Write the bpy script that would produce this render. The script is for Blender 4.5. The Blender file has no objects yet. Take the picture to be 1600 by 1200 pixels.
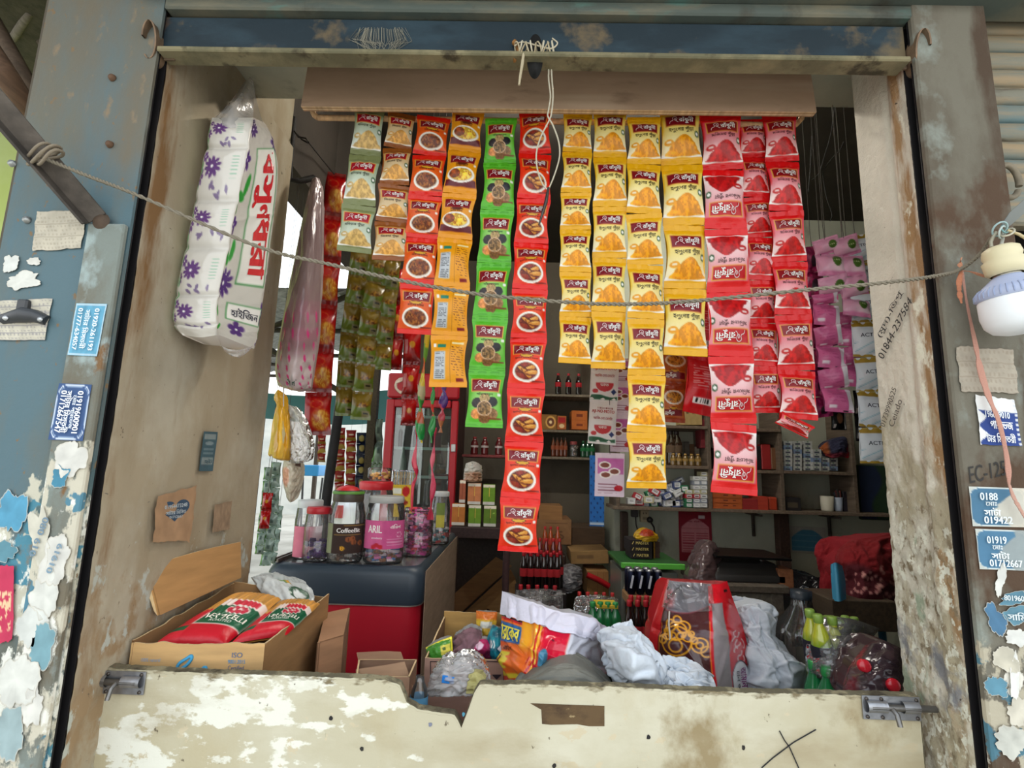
import bpy, math, random
import numpy as np
from mathutils import Matrix, Vector
random.seed(7); RNG = np.random.default_rng(7)
SC = bpy.context.scene; COL = SC.collection

# ---------------------------------------------------------------- camera, sky, exposure
F, PITCH, ROLL, YAW = 800.0, math.radians(9.1), math.radians(1.6), math.radians(1.0)
EYE = np.array([0.0, 0.0, 1.34])
FW = np.array([-math.sin(YAW)*math.cos(PITCH), math.cos(YAW)*math.cos(PITCH), math.sin(PITCH)])
RT = np.array([math.cos(YAW), math.sin(YAW), 0.0]); UP = np.cross(RT, FW)
CR = RT*math.cos(ROLL) + UP*math.sin(ROLL); CU = -RT*math.sin(ROLL) + UP*math.cos(ROLL)
cam = bpy.data.cameras.new('camera'); cam.sensor_width = 36.0; cam.lens = F/1600*36; cam.clip_start = 0.02
co = bpy.data.objects.new('camera', cam); COL.objects.link(co)
M3 = Matrix(((CR[0], CU[0], -FW[0]), (CR[1], CU[1], -FW[1]), (CR[2], CU[2], -FW[2])))
co.matrix_world = Matrix.Translation(EYE) @ M3.to_4x4()
SC.camera = co
SC.view_settings.view_transform = 'Standard'; SC.view_settings.look = 'None'
SC.view_settings.gamma = 1.0; SC.view_settings.use_curve_mapping = False
SC.view_settings.exposure = 0.60
wd = bpy.data.worlds.new('overcast_sky'); SC.world = wd; wd.use_nodes = True
nt = wd.node_tree; bg = nt.nodes['Background']
tc = nt.nodes.new('ShaderNodeTexCoord'); sx = nt.nodes.new('ShaderNodeSeparateXYZ'); rp = nt.nodes.new('ShaderNodeValToRGB')
nt.links.new(tc.outputs['Generated'], sx.inputs[0]); nt.links.new(sx.outputs['Z'], rp.inputs[0]); nt.links.new(rp.outputs[0], bg.inputs[0])
rp.color_ramp.elements[0].position = 0.0; rp.color_ramp.elements[0].color = (0.95, 0.96, 0.94, 1)
rp.color_ramp.elements[1].position = 0.8; rp.color_ramp.elements[1].color = (0.80, 0.90, 1.0, 1)
bg.inputs[1].default_value = 1.5
FILL_TUBE = 110.0                                # strength of the tube light added to fill the interior

def P(px, py, Y):
    d = FW + CR*(px-800)/F + CU*(600-py)/F
    return EYE + d*(Y/d[1])
def PX(px, py, X):
    d = FW + CR*(px-800)/F + CU*(600-py)/F
    return EYE + d*(X/d[0])
def PZ(px, py, Z):
    d = FW + CR*(px-800)/F + CU*(600-py)/F
    return EYE + d*((Z-1.34)/d[2])
def MPP(px, py, Y):                        # metres per photograph pixel there
    return float((P(px, py, Y)-EYE) @ FW)/F

# ---------------------------------------------------------------- materials
def lin(c):
    c = np.asarray(c, float)/255.0
    return np.where(c <= 0.04045, c/12.92, ((c+0.055)/1.055)**2.4)
def _new(name):
    m = bpy.data.materials.new(name); m.use_nodes = True
    return m, m.node_tree, m.node_tree.nodes['Principled BSDF']
def col_mat(name, rough=0.6, metal=0.0, spec=0.5, bump=0.0, bscale=60, var=0.0, vscale=12, coat=0.0, trans=0.0, alpha=1.0, stretch=(1, 1, 1)):
    m, t, b = _new(name); N = t.nodes; L = t.links
    a = N.new('ShaderNodeAttribute'); a.attribute_name = 'Col'
    out = a.outputs['Color']
    tcn = N.new('ShaderNodeTexCoord')
    if var:
        mp = N.new('ShaderNodeMapping'); mp.inputs['Scale'].default_value = stretch
        n = N.new('ShaderNodeTexNoise'); n.inputs['Scale'].default_value = vscale; n.inputs['Detail'].default_value = 5
        L.new(tcn.outputs['Object'], mp.inputs[0]); L.new(mp.outputs[0], n.inputs['Vector'])
        r = N.new('ShaderNodeMapRange'); r.inputs['From Min'].default_value = 0.3; r.inputs['From Max'].default_value = 0.7
        r.inputs['To Min'].default_value = 1-var; r.inputs['To Max'].default_value = 1+var*0.5
        L.new(n.outputs['Fac'], r.inputs['Value'])
        mx = N.new('ShaderNodeVectorMath'); mx.operation = 'SCALE'
        L.new(out, mx.inputs[0]); L.new(r.outputs[0], mx.inputs['Scale']); out = mx.outputs[0]
    L.new(out, b.inputs['Base Color'])
    b.inputs['Roughness'].default_value = rough; b.inputs['Metallic'].default_value = metal
    b.inputs['Specular IOR Level'].default_value = spec; b.inputs['Coat Weight'].default_value = coat
    b.inputs['Coat Roughness'].default_value = 0.12
    b.inputs['Transmission Weight'].default_value = trans; b.inputs['Alpha'].default_value = alpha
    if bump:
        n = N.new('ShaderNodeTexNoise'); n.inputs['Scale'].default_value = bscale; n.inputs['Detail'].default_value = 4
        L.new(tcn.outputs['Object'], n.inputs['Vector'])
        bp = N.new('ShaderNodeBump'); bp.inputs['Strength'].default_value = bump; bp.inputs['Distance'].default_value = 0.01
        L.new(n.outputs['Fac'], bp.inputs['Height']); L.new(bp.outputs[0], b.inputs['Normal'])
    return m
PAPER = col_mat('printed_paper', 0.85, var=0.12, vscale=30)
FOIL = col_mat('sachet_foil', 0.33, spec=0.38, bump=0.16, bscale=70)
PLAS = col_mat('plastic', 0.42)
GLOSSY = col_mat('shiny_plastic', 0.22, spec=0.6)
CARD = col_mat('cardboard', 0.9, var=0.18, vscale=9, stretch=(1, 1, 6))
WOVEN = col_mat('woven_sack', 0.55, bump=0.3, bscale=45, var=0.06)
CLOTH = col_mat('cloth', 0.95, bump=0.25, bscale=120)
METAL = col_mat('bare_metal', 0.38, metal=0.85, bump=0.08, bscale=90, var=0.25, vscale=40)
RUST = col_mat('worn_metal', 0.75, metal=0.15, bump=0.25, bscale=60, var=0.45, vscale=25)
WOOD = col_mat('wood', 0.8, var=0.35, vscale=6, stretch=(12, 1, 12), bump=0.1)
ROPE = col_mat('rope_fibre', 0.95, bump=0.3, bscale=400)
LIQ = col_mat('drink', 0.06, spec=0.7, coat=0.4)
PALE = col_mat('pale_plastic', 0.5, var=0.05)
def film_mat(name, tint=(1, 1, 1), haze=0.06, gloss=0.10, rough=0.12, bump=0.4, bscale=25):
    m, t, b = _new(name); N = t.nodes; L = t.links; N.remove(b)
    out = N['Material Output']
    tr = N.new('ShaderNodeBsdfTransparent'); tr.inputs[0].default_value = (*tint, 1)
    df = N.new('ShaderNodeBsdfDiffuse'); df.inputs[0].default_value = (0.8, 0.8, 0.8, 1)
    gl = N.new('ShaderNodeBsdfGlossy'); gl.inputs['Roughness'].default_value = rough
    tcn = N.new('ShaderNodeTexCoord'); n = N.new('ShaderNodeTexNoise'); n.inputs['Scale'].default_value = bscale; n.inputs['Detail'].default_value = 3
    bp = N.new('ShaderNodeBump'); bp.inputs['Strength'].default_value = bump; bp.inputs['Distance'].default_value = 0.02
    L.new(tcn.outputs['Object'], n.inputs['Vector']); L.new(n.outputs['Fac'], bp.inputs['Height'])
    L.new(bp.outputs[0], gl.inputs['Normal'])
    m1 = N.new('ShaderNodeMixShader'); m1.inputs[0].default_value = haze
    L.new(tr.outputs[0], m1.inputs[1]); L.new(df.outputs[0], m1.inputs[2])
    fr = N.new('ShaderNodeFresnel'); fr.inputs[0].default_value = 1.45; L.new(bp.outputs[0], fr.inputs['Normal'])
    ad = N.new('ShaderNodeMath'); ad.operation = 'ADD'; ad.inputs[1].default_value = gloss-0.04; L.new(fr.outputs[0], ad.inputs[0]); ad.use_clamp = True
    m2 = N.new('ShaderNodeMixShader'); L.new(ad.outputs[0], m2.inputs[0]); L.new(m1.outputs[0], m2.inputs[1]); L.new(gl.outputs[0], m2.inputs[2])
    L.new(m2.outputs[0], out.inputs[0])
    return m
FILM = film_mat('clear_film', haze=0.09, gloss=0.08)
HAZE = film_mat('cloudy_film', tint=(0.97, 0.95, 0.94), haze=0.32, gloss=0.06, rough=0.25, bump=0.8, bscale=18)
JAR = film_mat('clear_jar', haze=0.05, gloss=0.09, rough=0.05, bump=0.05)
GLASS = film_mat('cabinet_glass', tint=(0.85, 0.92, 0.9), haze=0.02, gloss=0.10, rough=0.02, bump=0.0)
def wall_mat(name, base, layers=(), rough=0.9, bump=0.3, bscale=12, bdist=0.01, spec=0.3):
    """base colour with wear layers: (colour, scale xyz, lo, hi, detail[, axis, a, b]) - world-space noise, so wear stays put"""
    m, t, b = _new(name); N = t.nodes; L = t.links
    g = N.new('ShaderNodeNewGeometry'); sep = N.new('ShaderNodeSeparateXYZ'); L.new(g.outputs['Position'], sep.inputs[0])
    rgb = N.new('ShaderNodeRGB'); rgb.outputs[0].default_value = (*lin(base), 1); cur = rgb.outputs[0]
    for i, ly in enumerate(layers):
        c, s, lo, hi, det = ly[:5]
        mp = N.new('ShaderNodeMapping'); mp.inputs['Scale'].default_value = s; mp.inputs['Location'].default_value = (3.1*i, 1.7*i, 5.3*i)
        L.new(g.outputs['Position'], mp.inputs[0])
        n = N.new('ShaderNodeTexNoise'); n.inputs['Scale'].default_value = 1; n.inputs['Detail'].default_value = det; n.inputs['Roughness'].default_value = 0.6
        L.new(mp.outputs[0], n.inputs['Vector'])
        val = n.outputs['Fac']
        if len(ly) > 5:
            ax, a0, a1 = ly[5:8]
            mr = N.new('ShaderNodeMapRange'); mr.interpolation_type = 'SMOOTHSTEP'
            mr.inputs['From Min'].default_value = a0; mr.inputs['From Max'].default_value = a1
            mr.inputs['To Min'].default_value = -0.35; mr.inputs['To Max'].default_value = 0.0
            L.new(sep.outputs['xyz'.index(ax)], mr.inputs['Value'])
            ad = N.new('ShaderNodeMath'); L.new(val, ad.inputs[0]); L.new(mr.outputs[0], ad.inputs[1]); val = ad.outputs[0]
        r = N.new('ShaderNodeMapRange'); r.inputs['From Min'].default_value = lo; r.inputs['From Max'].default_value = hi; L.new(val, r.inputs['Value'])
        mx = N.new('ShaderNodeMix'); mx.data_type = 'RGBA'; L.new(r.outputs[0], mx.inputs['Factor']); L.new(cur, mx.inputs['A'])
        mx.inputs['B'].default_value = (*lin(c), 1); cur = mx.outputs['Result']
    L.new(cur, b.inputs['Base Color']); b.inputs['Roughness'].default_value = rough; b.inputs['Specular IOR Level'].default_value = spec
    if bump:
        n = N.new('ShaderNodeTexNoise'); n.inputs['Scale'].default_value = bscale; n.inputs['Detail'].default_value = 8; n.inputs['Roughness'].default_value = 0.65
        L.new(g.outputs['Position'], n.inputs['Vector'])
        bp = N.new('ShaderNodeBump'); bp.inputs['Strength'].default_value = bump; bp.inputs['Distance'].default_value = bdist
        L.new(n.outputs['Fac'], bp.inputs['Height']); L.new(bp.outputs[0], b.inputs['Normal'])
    return m

# ---------------------------------------------------------------- mesh builder
_TX = {}
def text2d(s, bold=0.0):
    bold = max(bold, 0.008); k = (s, bold)
    if k not in _TX:                                                        # outlines of the lettering, filled band by band (non-zero winding)
        c = bpy.data.curves.new('t', 'FONT'); c.body = s; c.resolution_u = 3; c.fill_mode = 'NONE'
        o = bpy.data.objects.new('t', c); COL.objects.link(o); bpy.context.view_layer.update()
        me = o.to_mesh(); V = np.array([x.co[:2] for x in me.vertices]) if len(me.vertices) else np.zeros((0, 2)); con = {tuple(sorted(e.vertices)) for e in me.edges}
        o.to_mesh_clear(); bpy.data.objects.remove(o); bpy.data.curves.remove(c)
        if not len(V): _TX[k] = (V, [], np.ones(2)); return _TX[k]
        ed = []; st = 0
        for i in range(len(V)):
            if i+1 == len(V) or (i, i+1) not in con: ed += [(j, j+1) for j in range(st, i)]+[(i, st)]; st = i+1
        A, B = V[[e[0] for e in ed]], V[[e[1] for e in ed]]; y0, y1 = V[:, 1].min(), V[:, 1].max(); N = 52; ys = np.linspace(y0, y1, N+1)
        def spans(y):
            up = (A[:, 1] <= y) & (B[:, 1] > y); dn = (B[:, 1] <= y) & (A[:, 1] > y); m = up | dn
            x = A[m, 0]+(y-A[m, 1])/(B[m, 1]-A[m, 1])*(B[m, 0]-A[m, 0]); w = np.where(up[m], 1, -1); od = np.argsort(x); out = []; acc = 0
            for q in od:
                if acc == 0: x0 = x[q]
                acc += w[q]
                if acc == 0:
                    if out and x0-bold <= out[-1][1]: out[-1][1] = x[q]+bold
                    else: out.append([x0-bold, x[q]+bold])
            return out
        v = []; f = []; e_ = (y1-y0)/N*0.02
        for q in range(N):
            lo, hi = spans(ys[q]+e_), spans(ys[q+1]-e_)
            if len(lo) != len(hi) or any(p[0] > r_[1] or r_[0] > p[1] for p, r_ in zip(lo, hi)): lo = hi = spans((ys[q]+ys[q+1])/2)
            for p, r_ in zip(lo, hi): n = len(v); v += [(p[0], ys[q]), (p[1], ys[q]), (r_[1], ys[q+1]), (r_[0], ys[q+1])]; f.append((n, n+1, n+2, n+3))
        v = np.array(v); lo = v.min(0); hi = v.max(0); _TX[k] = (v-(lo+hi)/2, f, hi-lo)
    return _TX[k]
class MB:
    def __init__(s): s.v = []; s.f = []; s.c = []; s.mi = []; s.sm = []; s.n = 0
    def add(s, v, f, col, mi=0, sm=False):
        v = np.asarray(v, float); col = lin(col)
        if col.ndim == 1: col = np.tile(col, (len(v), 1))
        f = [tuple(i+s.n for i in q) for q in f]
        s.v.append(v); s.c.append(col); s.f += f; s.mi += [mi]*len(f); s.sm += [sm]*len(f); s.n += len(v)
        return s
    def box(s, c, d, col, rot=None, bev=0.0, mi=0):
        """box centred at c, full size d; rot = 3x3; chamfered"""
        h = np.asarray(d, float)/2; b = min(bev, h.min()*0.45)
        R = np.eye(3) if rot is None else np.asarray(rot)
        if b <= 0:
            v = np.array([[x, y, z] for x in (-1, 1) for y in (-1, 1) for z in (-1, 1)])*h
            f = [(0, 1, 3, 2), (4, 6, 7, 5), (0, 4, 5, 1), (2, 3, 7, 6), (0, 2, 6, 4), (1, 5, 7, 3)]
        else:
            v = []; idx = {}
            for x in (-1, 1):
                for y in (-1, 1):
                    for z in (-1, 1):
                        for a in range(3):
                            p = np.array([x, y, z])*h; q = np.array([x, y, z])*b; q[a] = 0
                            idx[(x, y, z, a)] = len(v); v.append(p-q)
            f = []
            for a in range(3):
                u, w = [(1, 2), (2, 0), (0, 1)][a]
                for sg in (-1, 1):
                    def k(i, j):
                        t = [0, 0, 0]; t[a] = sg; t[u] = i; t[w] = j; return idx[(*t, a)]
                    q = (k(-1, -1), k(1, -1), k(1, 1), k(-1, 1)); f.append(q if sg > 0 else q[::-1])
                for i in (-1, 1):
                    for j in (-1, 1):
                        t0 = [0, 0, 0]; t0[a] = -1; t0[u] = i; t0[w] = j; t1 = list(t0); t1[a] = 1
                        q = (idx[(*t0, u)], idx[(*t1, u)], idx[(*t1, w)], idx[(*t0, w)]); f.append(q if i*j > 0 else q[::-1])
            for x in (-1, 1):
                for y in (-1, 1):
                    for z in (-1, 1):
                        q = tuple(idx[(x, y, z, a)] for a in range(3)); f.append(q if x*y*z > 0 else q[::-1])
            v = np.array(v)
        return s.add(v @ R.T + np.asarray(c), f, col, mi)
    def grid(s, p, col, mi=0, sm=True, flip=False, wrap=False):
        p = np.asarray(p, float); nv, nu = p.shape[:2]
        f = []
        for j in range(nv-1):
            for i in range(nu if wrap else nu-1):
                i2 = (i+1) % nu
                q = (j*nu+i, (j+1)*nu+i, (j+1)*nu+i2, j*nu+i2); f.append(q[::-1] if flip else q)
        c = np.asarray(col, float)
        if c.ndim == 3: c = c.reshape(-1, 3)
        return s.add(p.reshape(-1, 3), f, c, mi, sm)
    def lathe(s, prof, c, col, n=20, axis=(0, 0, 1), mi=0, sm=True, caps=True, arc=None, sx=1.0):
        """prof: [(r,z)] bottom to top; col: one colour or one per ring"""
        ax = np.asarray(axis, float); ax /= np.linalg.norm(ax)
        t = np.array([1, 0, 0]) if abs(ax[0]) < 0.9 else np.array([0, 1, 0])
        u = t-ax*(t@ax); u /= np.linalg.norm(u); w = np.cross(ax, u)
        a0, a1 = arc if arc else (0, 2*math.pi)
        th = np.linspace(a0, a1, n, endpoint=bool(arc))
        g = np.array([[np.asarray(c)+ax*z+r*(sx*math.cos(a)*u+math.sin(a)*w) for a in th] for r, z in prof])
        cc = np.asarray(col, float)
        if cc.ndim == 2: cc = np.repeat(cc[:, None, :], n, 1)
        s.grid(g, cc, mi, sm, wrap=not arc, flip=True)
        if caps and not arc:
            for k, fl in ((0, False), (len(prof)-1, True)):
                if prof[k][0] > 1e-5:
                    q = tuple(range(n)); s.add(g[k], [q if fl else q[::-1]], col if cc.ndim == 1 else cc[k, 0], mi)
        return s
    def tube(s, pts, r, col, n=8, mi=0, close=False):
        p = np.asarray(pts, float); m = len(p); R = np.broadcast_to(np.asarray(r, float), (m,))
        T = np.gradient(p, axis=0) if not close else np.roll(p, -1, 0)-np.roll(p, 1, 0)
        T /= np.linalg.norm(T, axis=1)[:, None]+1e-12
        u = np.cross(T[0], [0.13, 0.31, 0.94]); u /= np.linalg.norm(u); g = []
        for k in range(m):
            u = u-T[k]*(u@T[k]); u /= np.linalg.norm(u)+1e-12; w = np.cross(T[k], u)
            g.append([p[k]+R[k]*(math.cos(a)*u+math.sin(a)*w) for a in np.linspace(0, 2*math.pi, n, endpoint=False)])
        g = np.array(g)
        if close: g = np.concatenate([g, g[:1]])
        cc = np.asarray(col, float)
        if cc.ndim == 2: cc = np.repeat(cc[:, None, :], n, 1)
        s.grid(g, cc, mi, True, wrap=True, flip=True)
        if not close:
            q = tuple(range(n)); c0 = cc if cc.ndim == 1 else cc[0, 0]
            s.add(g[0], [q[::-1]], c0, mi); s.add(g[-1], [q], c0, mi)
        return s
    def poly(s, pts, col, nrm=None, th=0.0, mi=0):
        """flat polygon, optionally thickened against nrm"""
        p = np.asarray(pts, float); n = len(p)
        if th and nrm is not None:
            q = p-np.asarray(nrm)*th
            s.add(np.concatenate([p, q]), [tuple(range(n)), tuple(range(2*n-1, n-1, -1))]+[(i, n+i, n+(i+1) % n, (i+1) % n) for i in range(n)], col, mi)
        else: s.add(p, [tuple(range(n))], col, mi)
        return s
    def text(s, t, mp, col, w=None, h=None, at=(0, 0), bold=0.02, rot=0.0, mi=0, fit=None):
        """mp maps 2-D print coordinates to a point in space"""
        v, f, sz = text2d(t, bold)
        if not len(v): return s
        if fit: k = np.array([fit[0]/sz[0], fit[1]/sz[1]])
        else: k = np.ones(2)*(w/sz[0] if w else h/sz[1])
        q = v*k; c, sn = math.cos(rot), math.sin(rot)
        q = q @ np.array([[c, sn], [-sn, c]]) + np.asarray(at)
        return s.add(np.array([mp(x, y) for x, y in q]), f, col, mi)
    def build(s, name, mats, parent=None, loc=None, kind=None):
        v = np.concatenate(s.v) if s.v else np.zeros((0, 3))
        org = np.array(parent.location) if parent is not None else (np.zeros(3) if loc is None else np.asarray(loc, float))
        if parent is not None and parent.parent is not None: org = org+np.array(parent.parent.location)
        me = bpy.data.meshes.new(name); me.from_pydata((v-org).tolist(), [], s.f)
        ca = me.color_attributes.new('Col', 'FLOAT_COLOR', 'POINT')
        c = np.concatenate(s.c) if s.c else np.zeros((0, 3))
        ca.data.foreach_set('color', np.concatenate([np.clip(c, 0, 1), np.ones((len(c), 1))], 1).astype(np.float32).ravel())
        for m in (mats if isinstance(mats, (list, tuple)) else [mats]): me.materials.append(m)
        me.polygons.foreach_set('material_index', s.mi); me.polygons.foreach_set('use_smooth', s.sm)
        me.update()
        o = bpy.data.objects.new(name, me); COL.objects.link(o)
        if parent is not None: o.parent = parent
        elif loc is not None: o.location = loc
        if kind: o['kind'] = kind
        return o
def tag(o, label, cat, group=None):
    o['label'] = label; o['category'] = cat
    if group: o['group'] = group
    return o
def thing(name, label, cat, loc=(0, 0, 0), group=None):
    o = bpy.data.objects.new(name, None); o.location = [float(x) for x in loc]; o.empty_display_size = 0.05; COL.objects.link(o)
    return tag(o, label, cat, group)
def struct(name, mb, mat, label=None):
    o = mb.build(name, mat); o['kind'] = 'structure'
    if label: o['label'] = label
    return o
def copy_tree(o, loc=None, label=None, parent=None):
    c = o.copy(); COL.objects.link(c)
    if parent is not None: c.parent = parent
    if loc is not None: c.location = loc
    if label: c['label'] = label
    for ch in o.children: copy_tree(ch, parent=c)
    return c
def rotz(a): c, s = math.cos(a), math.sin(a); return np.array([[c, -s, 0], [s, c, 0], [0, 0, 1]])
def rotx(a): c, s = math.cos(a), math.sin(a); return np.array([[1, 0, 0], [0, c, -s], [0, s, c]])
def roty(a): c, s = math.cos(a), math.sin(a); return np.array([[c, 0, s], [0, 1, 0], [-s, 0, c]])
def plane_map(o, ux, uy):
    o, ux, uy = np.asarray(o, float), np.asarray(ux, float), np.asarray(uy, float)
    return lambda x, y: o+ux*x+uy*y
def vnoise(x, y, seed=0):
    """smooth value noise, 0..1"""
    r = np.random.default_rng(seed); T = r.random((64, 64))
    x = np.asarray(x, float); y = np.asarray(y, float)
    xi = np.floor(x).astype(int); yi = np.floor(y).astype(int); fx = x-xi; fy = y-yi
    fx = fx*fx*(3-2*fx); fy = fy*fy*(3-2*fy)
    g = lambda a, b: T[a % 64, b % 64]
    return (g(xi, yi)*(1-fx)+g(xi+1, yi)*fx)*(1-fy)+(g(xi, yi+1)*(1-fx)+g(xi+1, yi+1)*fx)*fy
def fbm(x, y, seed=0, o=3):
    return sum(vnoise(x*2**k, y*2**k, seed+k)*0.5**k for k in range(o))/sum(0.5**k for k in range(o))
def catmull(pts, n):
    """resample control points (m, d) to n points with a Catmull-Rom spline"""
    p = np.asarray(pts, float); m = len(p)
    if m == 2: t = np.linspace(0, 1, n)[:, None]; return p[0]*(1-t)+p[1]*t
    e = np.concatenate([[2*p[0]-p[1]], p, [2*p[-1]-p[-2]]]); out = []
    for t in np.linspace(0, m-1, n):
        i = min(int(t), m-2); f = t-i; a, b, c, d = e[i:i+4]
        out.append(0.5*((2*b)+(-a+c)*f+(2*a-5*b+4*c-d)*f*f+(-a+3*b-3*c+d)*f**3))
    return np.array(out)
def net(rows, nu, nv):
    """smooth sheet through control rows of 3-D points"""
    r = np.array([catmull(np.array(q), nu) for q in rows])
    return np.stack([catmull(r[:, i], nv) for i in range(nu)], 1)
def pix(rows): return [[P(*q) for q in r] for r in rows]
def normals(g):
    du = np.gradient(g, axis=1); dv = np.gradient(g, axis=0); n = np.cross(dv, du)
    return n/(np.linalg.norm(n, axis=2)[..., None]+1e-9)
def crumple(g, amp, sc, seed=1, ridge=True):
    nv, nu = g.shape[:2]; y, x = np.mgrid[0:nv, 0:nu]
    k = fbm(x/nu*sc, y/nv*sc*nv/nu, seed, 4)
    h = (1-np.abs(2*k-1)*2) if ridge else (k-0.5)*2
    e = np.minimum(1, np.minimum(np.minimum(x, nu-1-x)/(nu*0.08), np.minimum(y, nv-1-y)/(nv*0.08)))
    return g+normals(g)*(h*amp*np.clip(e, 0, 1))[..., None]
def folds(g, n, amp, seed=1, w=(0.02, 0.08), asp=None):
    """long sharp creases like those of stiff woven plastic"""
    nv, nu = g.shape[:2]; r = np.random.default_rng(seed); v, u = np.mgrid[0:nv, 0:nu]; asp = asp or nv/nu; u = u/(nu-1); v = v/(nv-1)*asp; h = np.zeros((nv, nu))
    for k in range(n):
        th = r.normal(0.9, 0.55) if r.random() < 0.7 else r.random()*math.pi; c, s = math.cos(th), math.sin(th); cx, cy = r.random(), r.random()*asp; ww = r.uniform(*w); L = r.uniform(0.15, 0.55)
        d = (u-cx)*s-(v-cy)*c+0.03*np.sin((u+v)*5+k); e = ((u-cx)*c+(v-cy)*s)/L
        h += r.choice([1, 1, -0.7])*np.clip(1-np.abs(d)/ww, 0, 1)**1.2*np.clip(1-e*e, 0, 1)*r.uniform(0.4, 1)*ww/w[1]
    e = np.minimum(1, np.minimum(np.minimum(u, 1-u)/0.06, np.minimum(v, asp-v)/(0.06*asp)))
    nn = normals(g); nn = nn*np.where(nn[..., 1:2] > 0, -1, 1)
    return g+nn*(h*amp*np.clip(e, 0, 1))[..., None]
def shell(mb, front, col, depth, back_col=None, mi=0, push=(0, 1, 0)):
    """front sheet closed by a back sheet pushed away by depth (a bag, a sack, a packet)"""
    nv, nu = front.shape[:2]; u = np.linspace(-1, 1, nu)[None, :]; v = np.linspace(-1, 1, nv)[:, None]
    e = np.clip((1-np.abs(u)**3), 0, 1)**0.5*np.clip((1-np.abs(v)**6), 0, 1)**0.5
    back = front+np.asarray(push)[None, None]*(depth*e)[..., None]
    # flatten the back a little so that it does not copy the front's creases
    mb.grid(front, col, mi); mb.grid(back[::2, ::2] if nv % 2 and nu % 2 else back, col if back_col is None and np.ndim(col) == 1 else (back_col if back_col is not None else (150, 150, 150)), mi, flip=True)
    return mb

# ================================================================ the setting
XL, XR = -0.803, 0.812
W_BLUE = wall_mat('blue_painted_steel', (82, 106, 114), [
    ((100, 102, 92), (5, 5, 1.6), 0.42, 0.60, 7), ((62, 96, 98), (5, 5, 3), 0.46, 0.66, 5, 'z', 1.6, 1.25), ((104, 98, 84), (4, 4, 1.4), 0.44, 0.62, 6, 'z', 1.6, 2.0),
    ((128, 112, 90), (30, 30, 16), 0.60, 0.70, 6, 'z', 1.55, 2.1), ((82, 86, 80), (9, 9, 9), 0.50, 0.64, 8, 'z', 1.2, 0.95),
    ((190, 186, 168), (18, 18, 11), 0.46, 0.50, 8, 'z', 1.46, 1.22), ((72, 128, 146), (11, 11, 13), 0.56, 0.58, 4, 'z', 1.45, 1.2), ((120, 112, 96), (13, 13, 8), 0.56, 0.62, 7, 'z', 1.4, 1.2),
    ((222, 222, 212), (19, 19, 11), 0.52, 0.55, 9, 'z', 1.46, 1.15), ((120, 98, 70), (60, 60, 40), 0.64, 0.70, 6)], rough=0.6, bump=0.35, bscale=30, bdist=0.006)
W_CONC = wall_mat('dirty_concrete', (112, 108, 96), [
    ((92, 84, 72), (6, 6, 3), 0.42, 0.62, 7), ((136, 142, 134), (9, 9, 7), 0.55, 0.68, 7), ((82, 64, 50), (5, 5, 3), 0.55, 0.63, 8), ((78, 64, 52), (9, 9, 3), 0.36, 0.52, 8, 'x', 0.91, 0.95),
    ((176, 168, 148), (20, 20, 13), 0.48, 0.52, 9, 'z', 1.2, 1.0), ((78, 118, 134), (12, 12, 12), 0.57, 0.59, 5, 'z', 1.15, 1.0),
    ((222, 218, 206), (19, 19, 12), 0.54, 0.57, 9, 'z', 1.2, 0.95)], rough=0.9, bump=0.5, bscale=26, bdist=0.008)
W_STRIP = wall_mat('bare_column_edge', (122, 130, 124), [
    ((108, 102, 88), (9, 9, 4), 0.40, 0.6, 7), ((150, 164, 162), (12, 12, 8), 0.52, 0.62, 7), ((120, 92, 64), (22, 22, 14), 0.60, 0.68, 8),
    ((196, 190, 172), (20, 20, 12), 0.45, 0.49, 9, 'z', 1.42, 1.3), ((84, 128, 146), (12, 12, 11), 0.57, 0.59, 4, 'z', 1.42, 1.25), ((112, 104, 88), (12, 12, 8), 0.56, 0.62, 7, 'z', 1.4, 1.2),
    ((226, 224, 214), (19, 19, 10), 0.51, 0.54, 9, 'z', 1.42, 1.2)], rough=0.85, bump=0.5, bscale=28, bdist=0.008)
W_LEFT = wall_mat('stained_plaster_left', (160, 146, 122), [
    ((176, 166, 146), (5, 5, 3), 0.45, 0.65, 6), ((150, 134, 108), (9, 9, 2.2), 0.52, 0.70, 8), ((128, 96, 62), (11, 16, 3.5), 0.40, 0.58, 9, 'y', 1.13, 1.0),
    ((150, 126, 96), (22, 22, 14), 0.46, 0.60, 8, 'z', 1.35, 0.95), ((176, 178, 168), (26, 26, 15), 0.57, 0.62, 8, 'z', 1.5, 1.0),
    ((96, 84, 68), (70, 70, 45), 0.68, 0.74, 5), ((110, 102, 90), (22, 40, 90), 0.70, 0.73, 8)], bump=0.35, bscale=26, bdist=0.006)
W_RIGHT = wall_mat('flaking_plaster_right', (205, 198, 182), [
    ((188, 182, 166), (6, 6, 4), 0.45, 0.65, 6), ((150, 118, 82), (14, 30, 5), 0.42, 0.56, 9, 'y', 1.10, 1.02), ((214, 210, 190), (30, 30, 14), 0.54, 0.60, 8, 'y', 1.10, 1.02),
    ((164, 154, 130), (16, 16, 9), 0.42, 0.56, 9, 'z', 1.62, 1.35), ((126, 112, 90), (55, 55, 34), 0.52, 0.62, 9, 'z', 1.5, 1.2), ((204, 202, 186), (70, 70, 42), 0.54, 0.58, 9, 'z', 1.5, 1.2),
    ((150, 160, 138), (15, 15, 8), 0.58, 0.64, 8, 'z', 1.5, 1.2), ((126, 126, 128), (7, 7, 5), 0.60, 0.66, 6, 'z', 1.25, 1.0), ((70, 60, 50), (60, 60, 60), 0.70, 0.75, 4)],
    bump=0.75, bscale=34, bdist=0.012)
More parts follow.
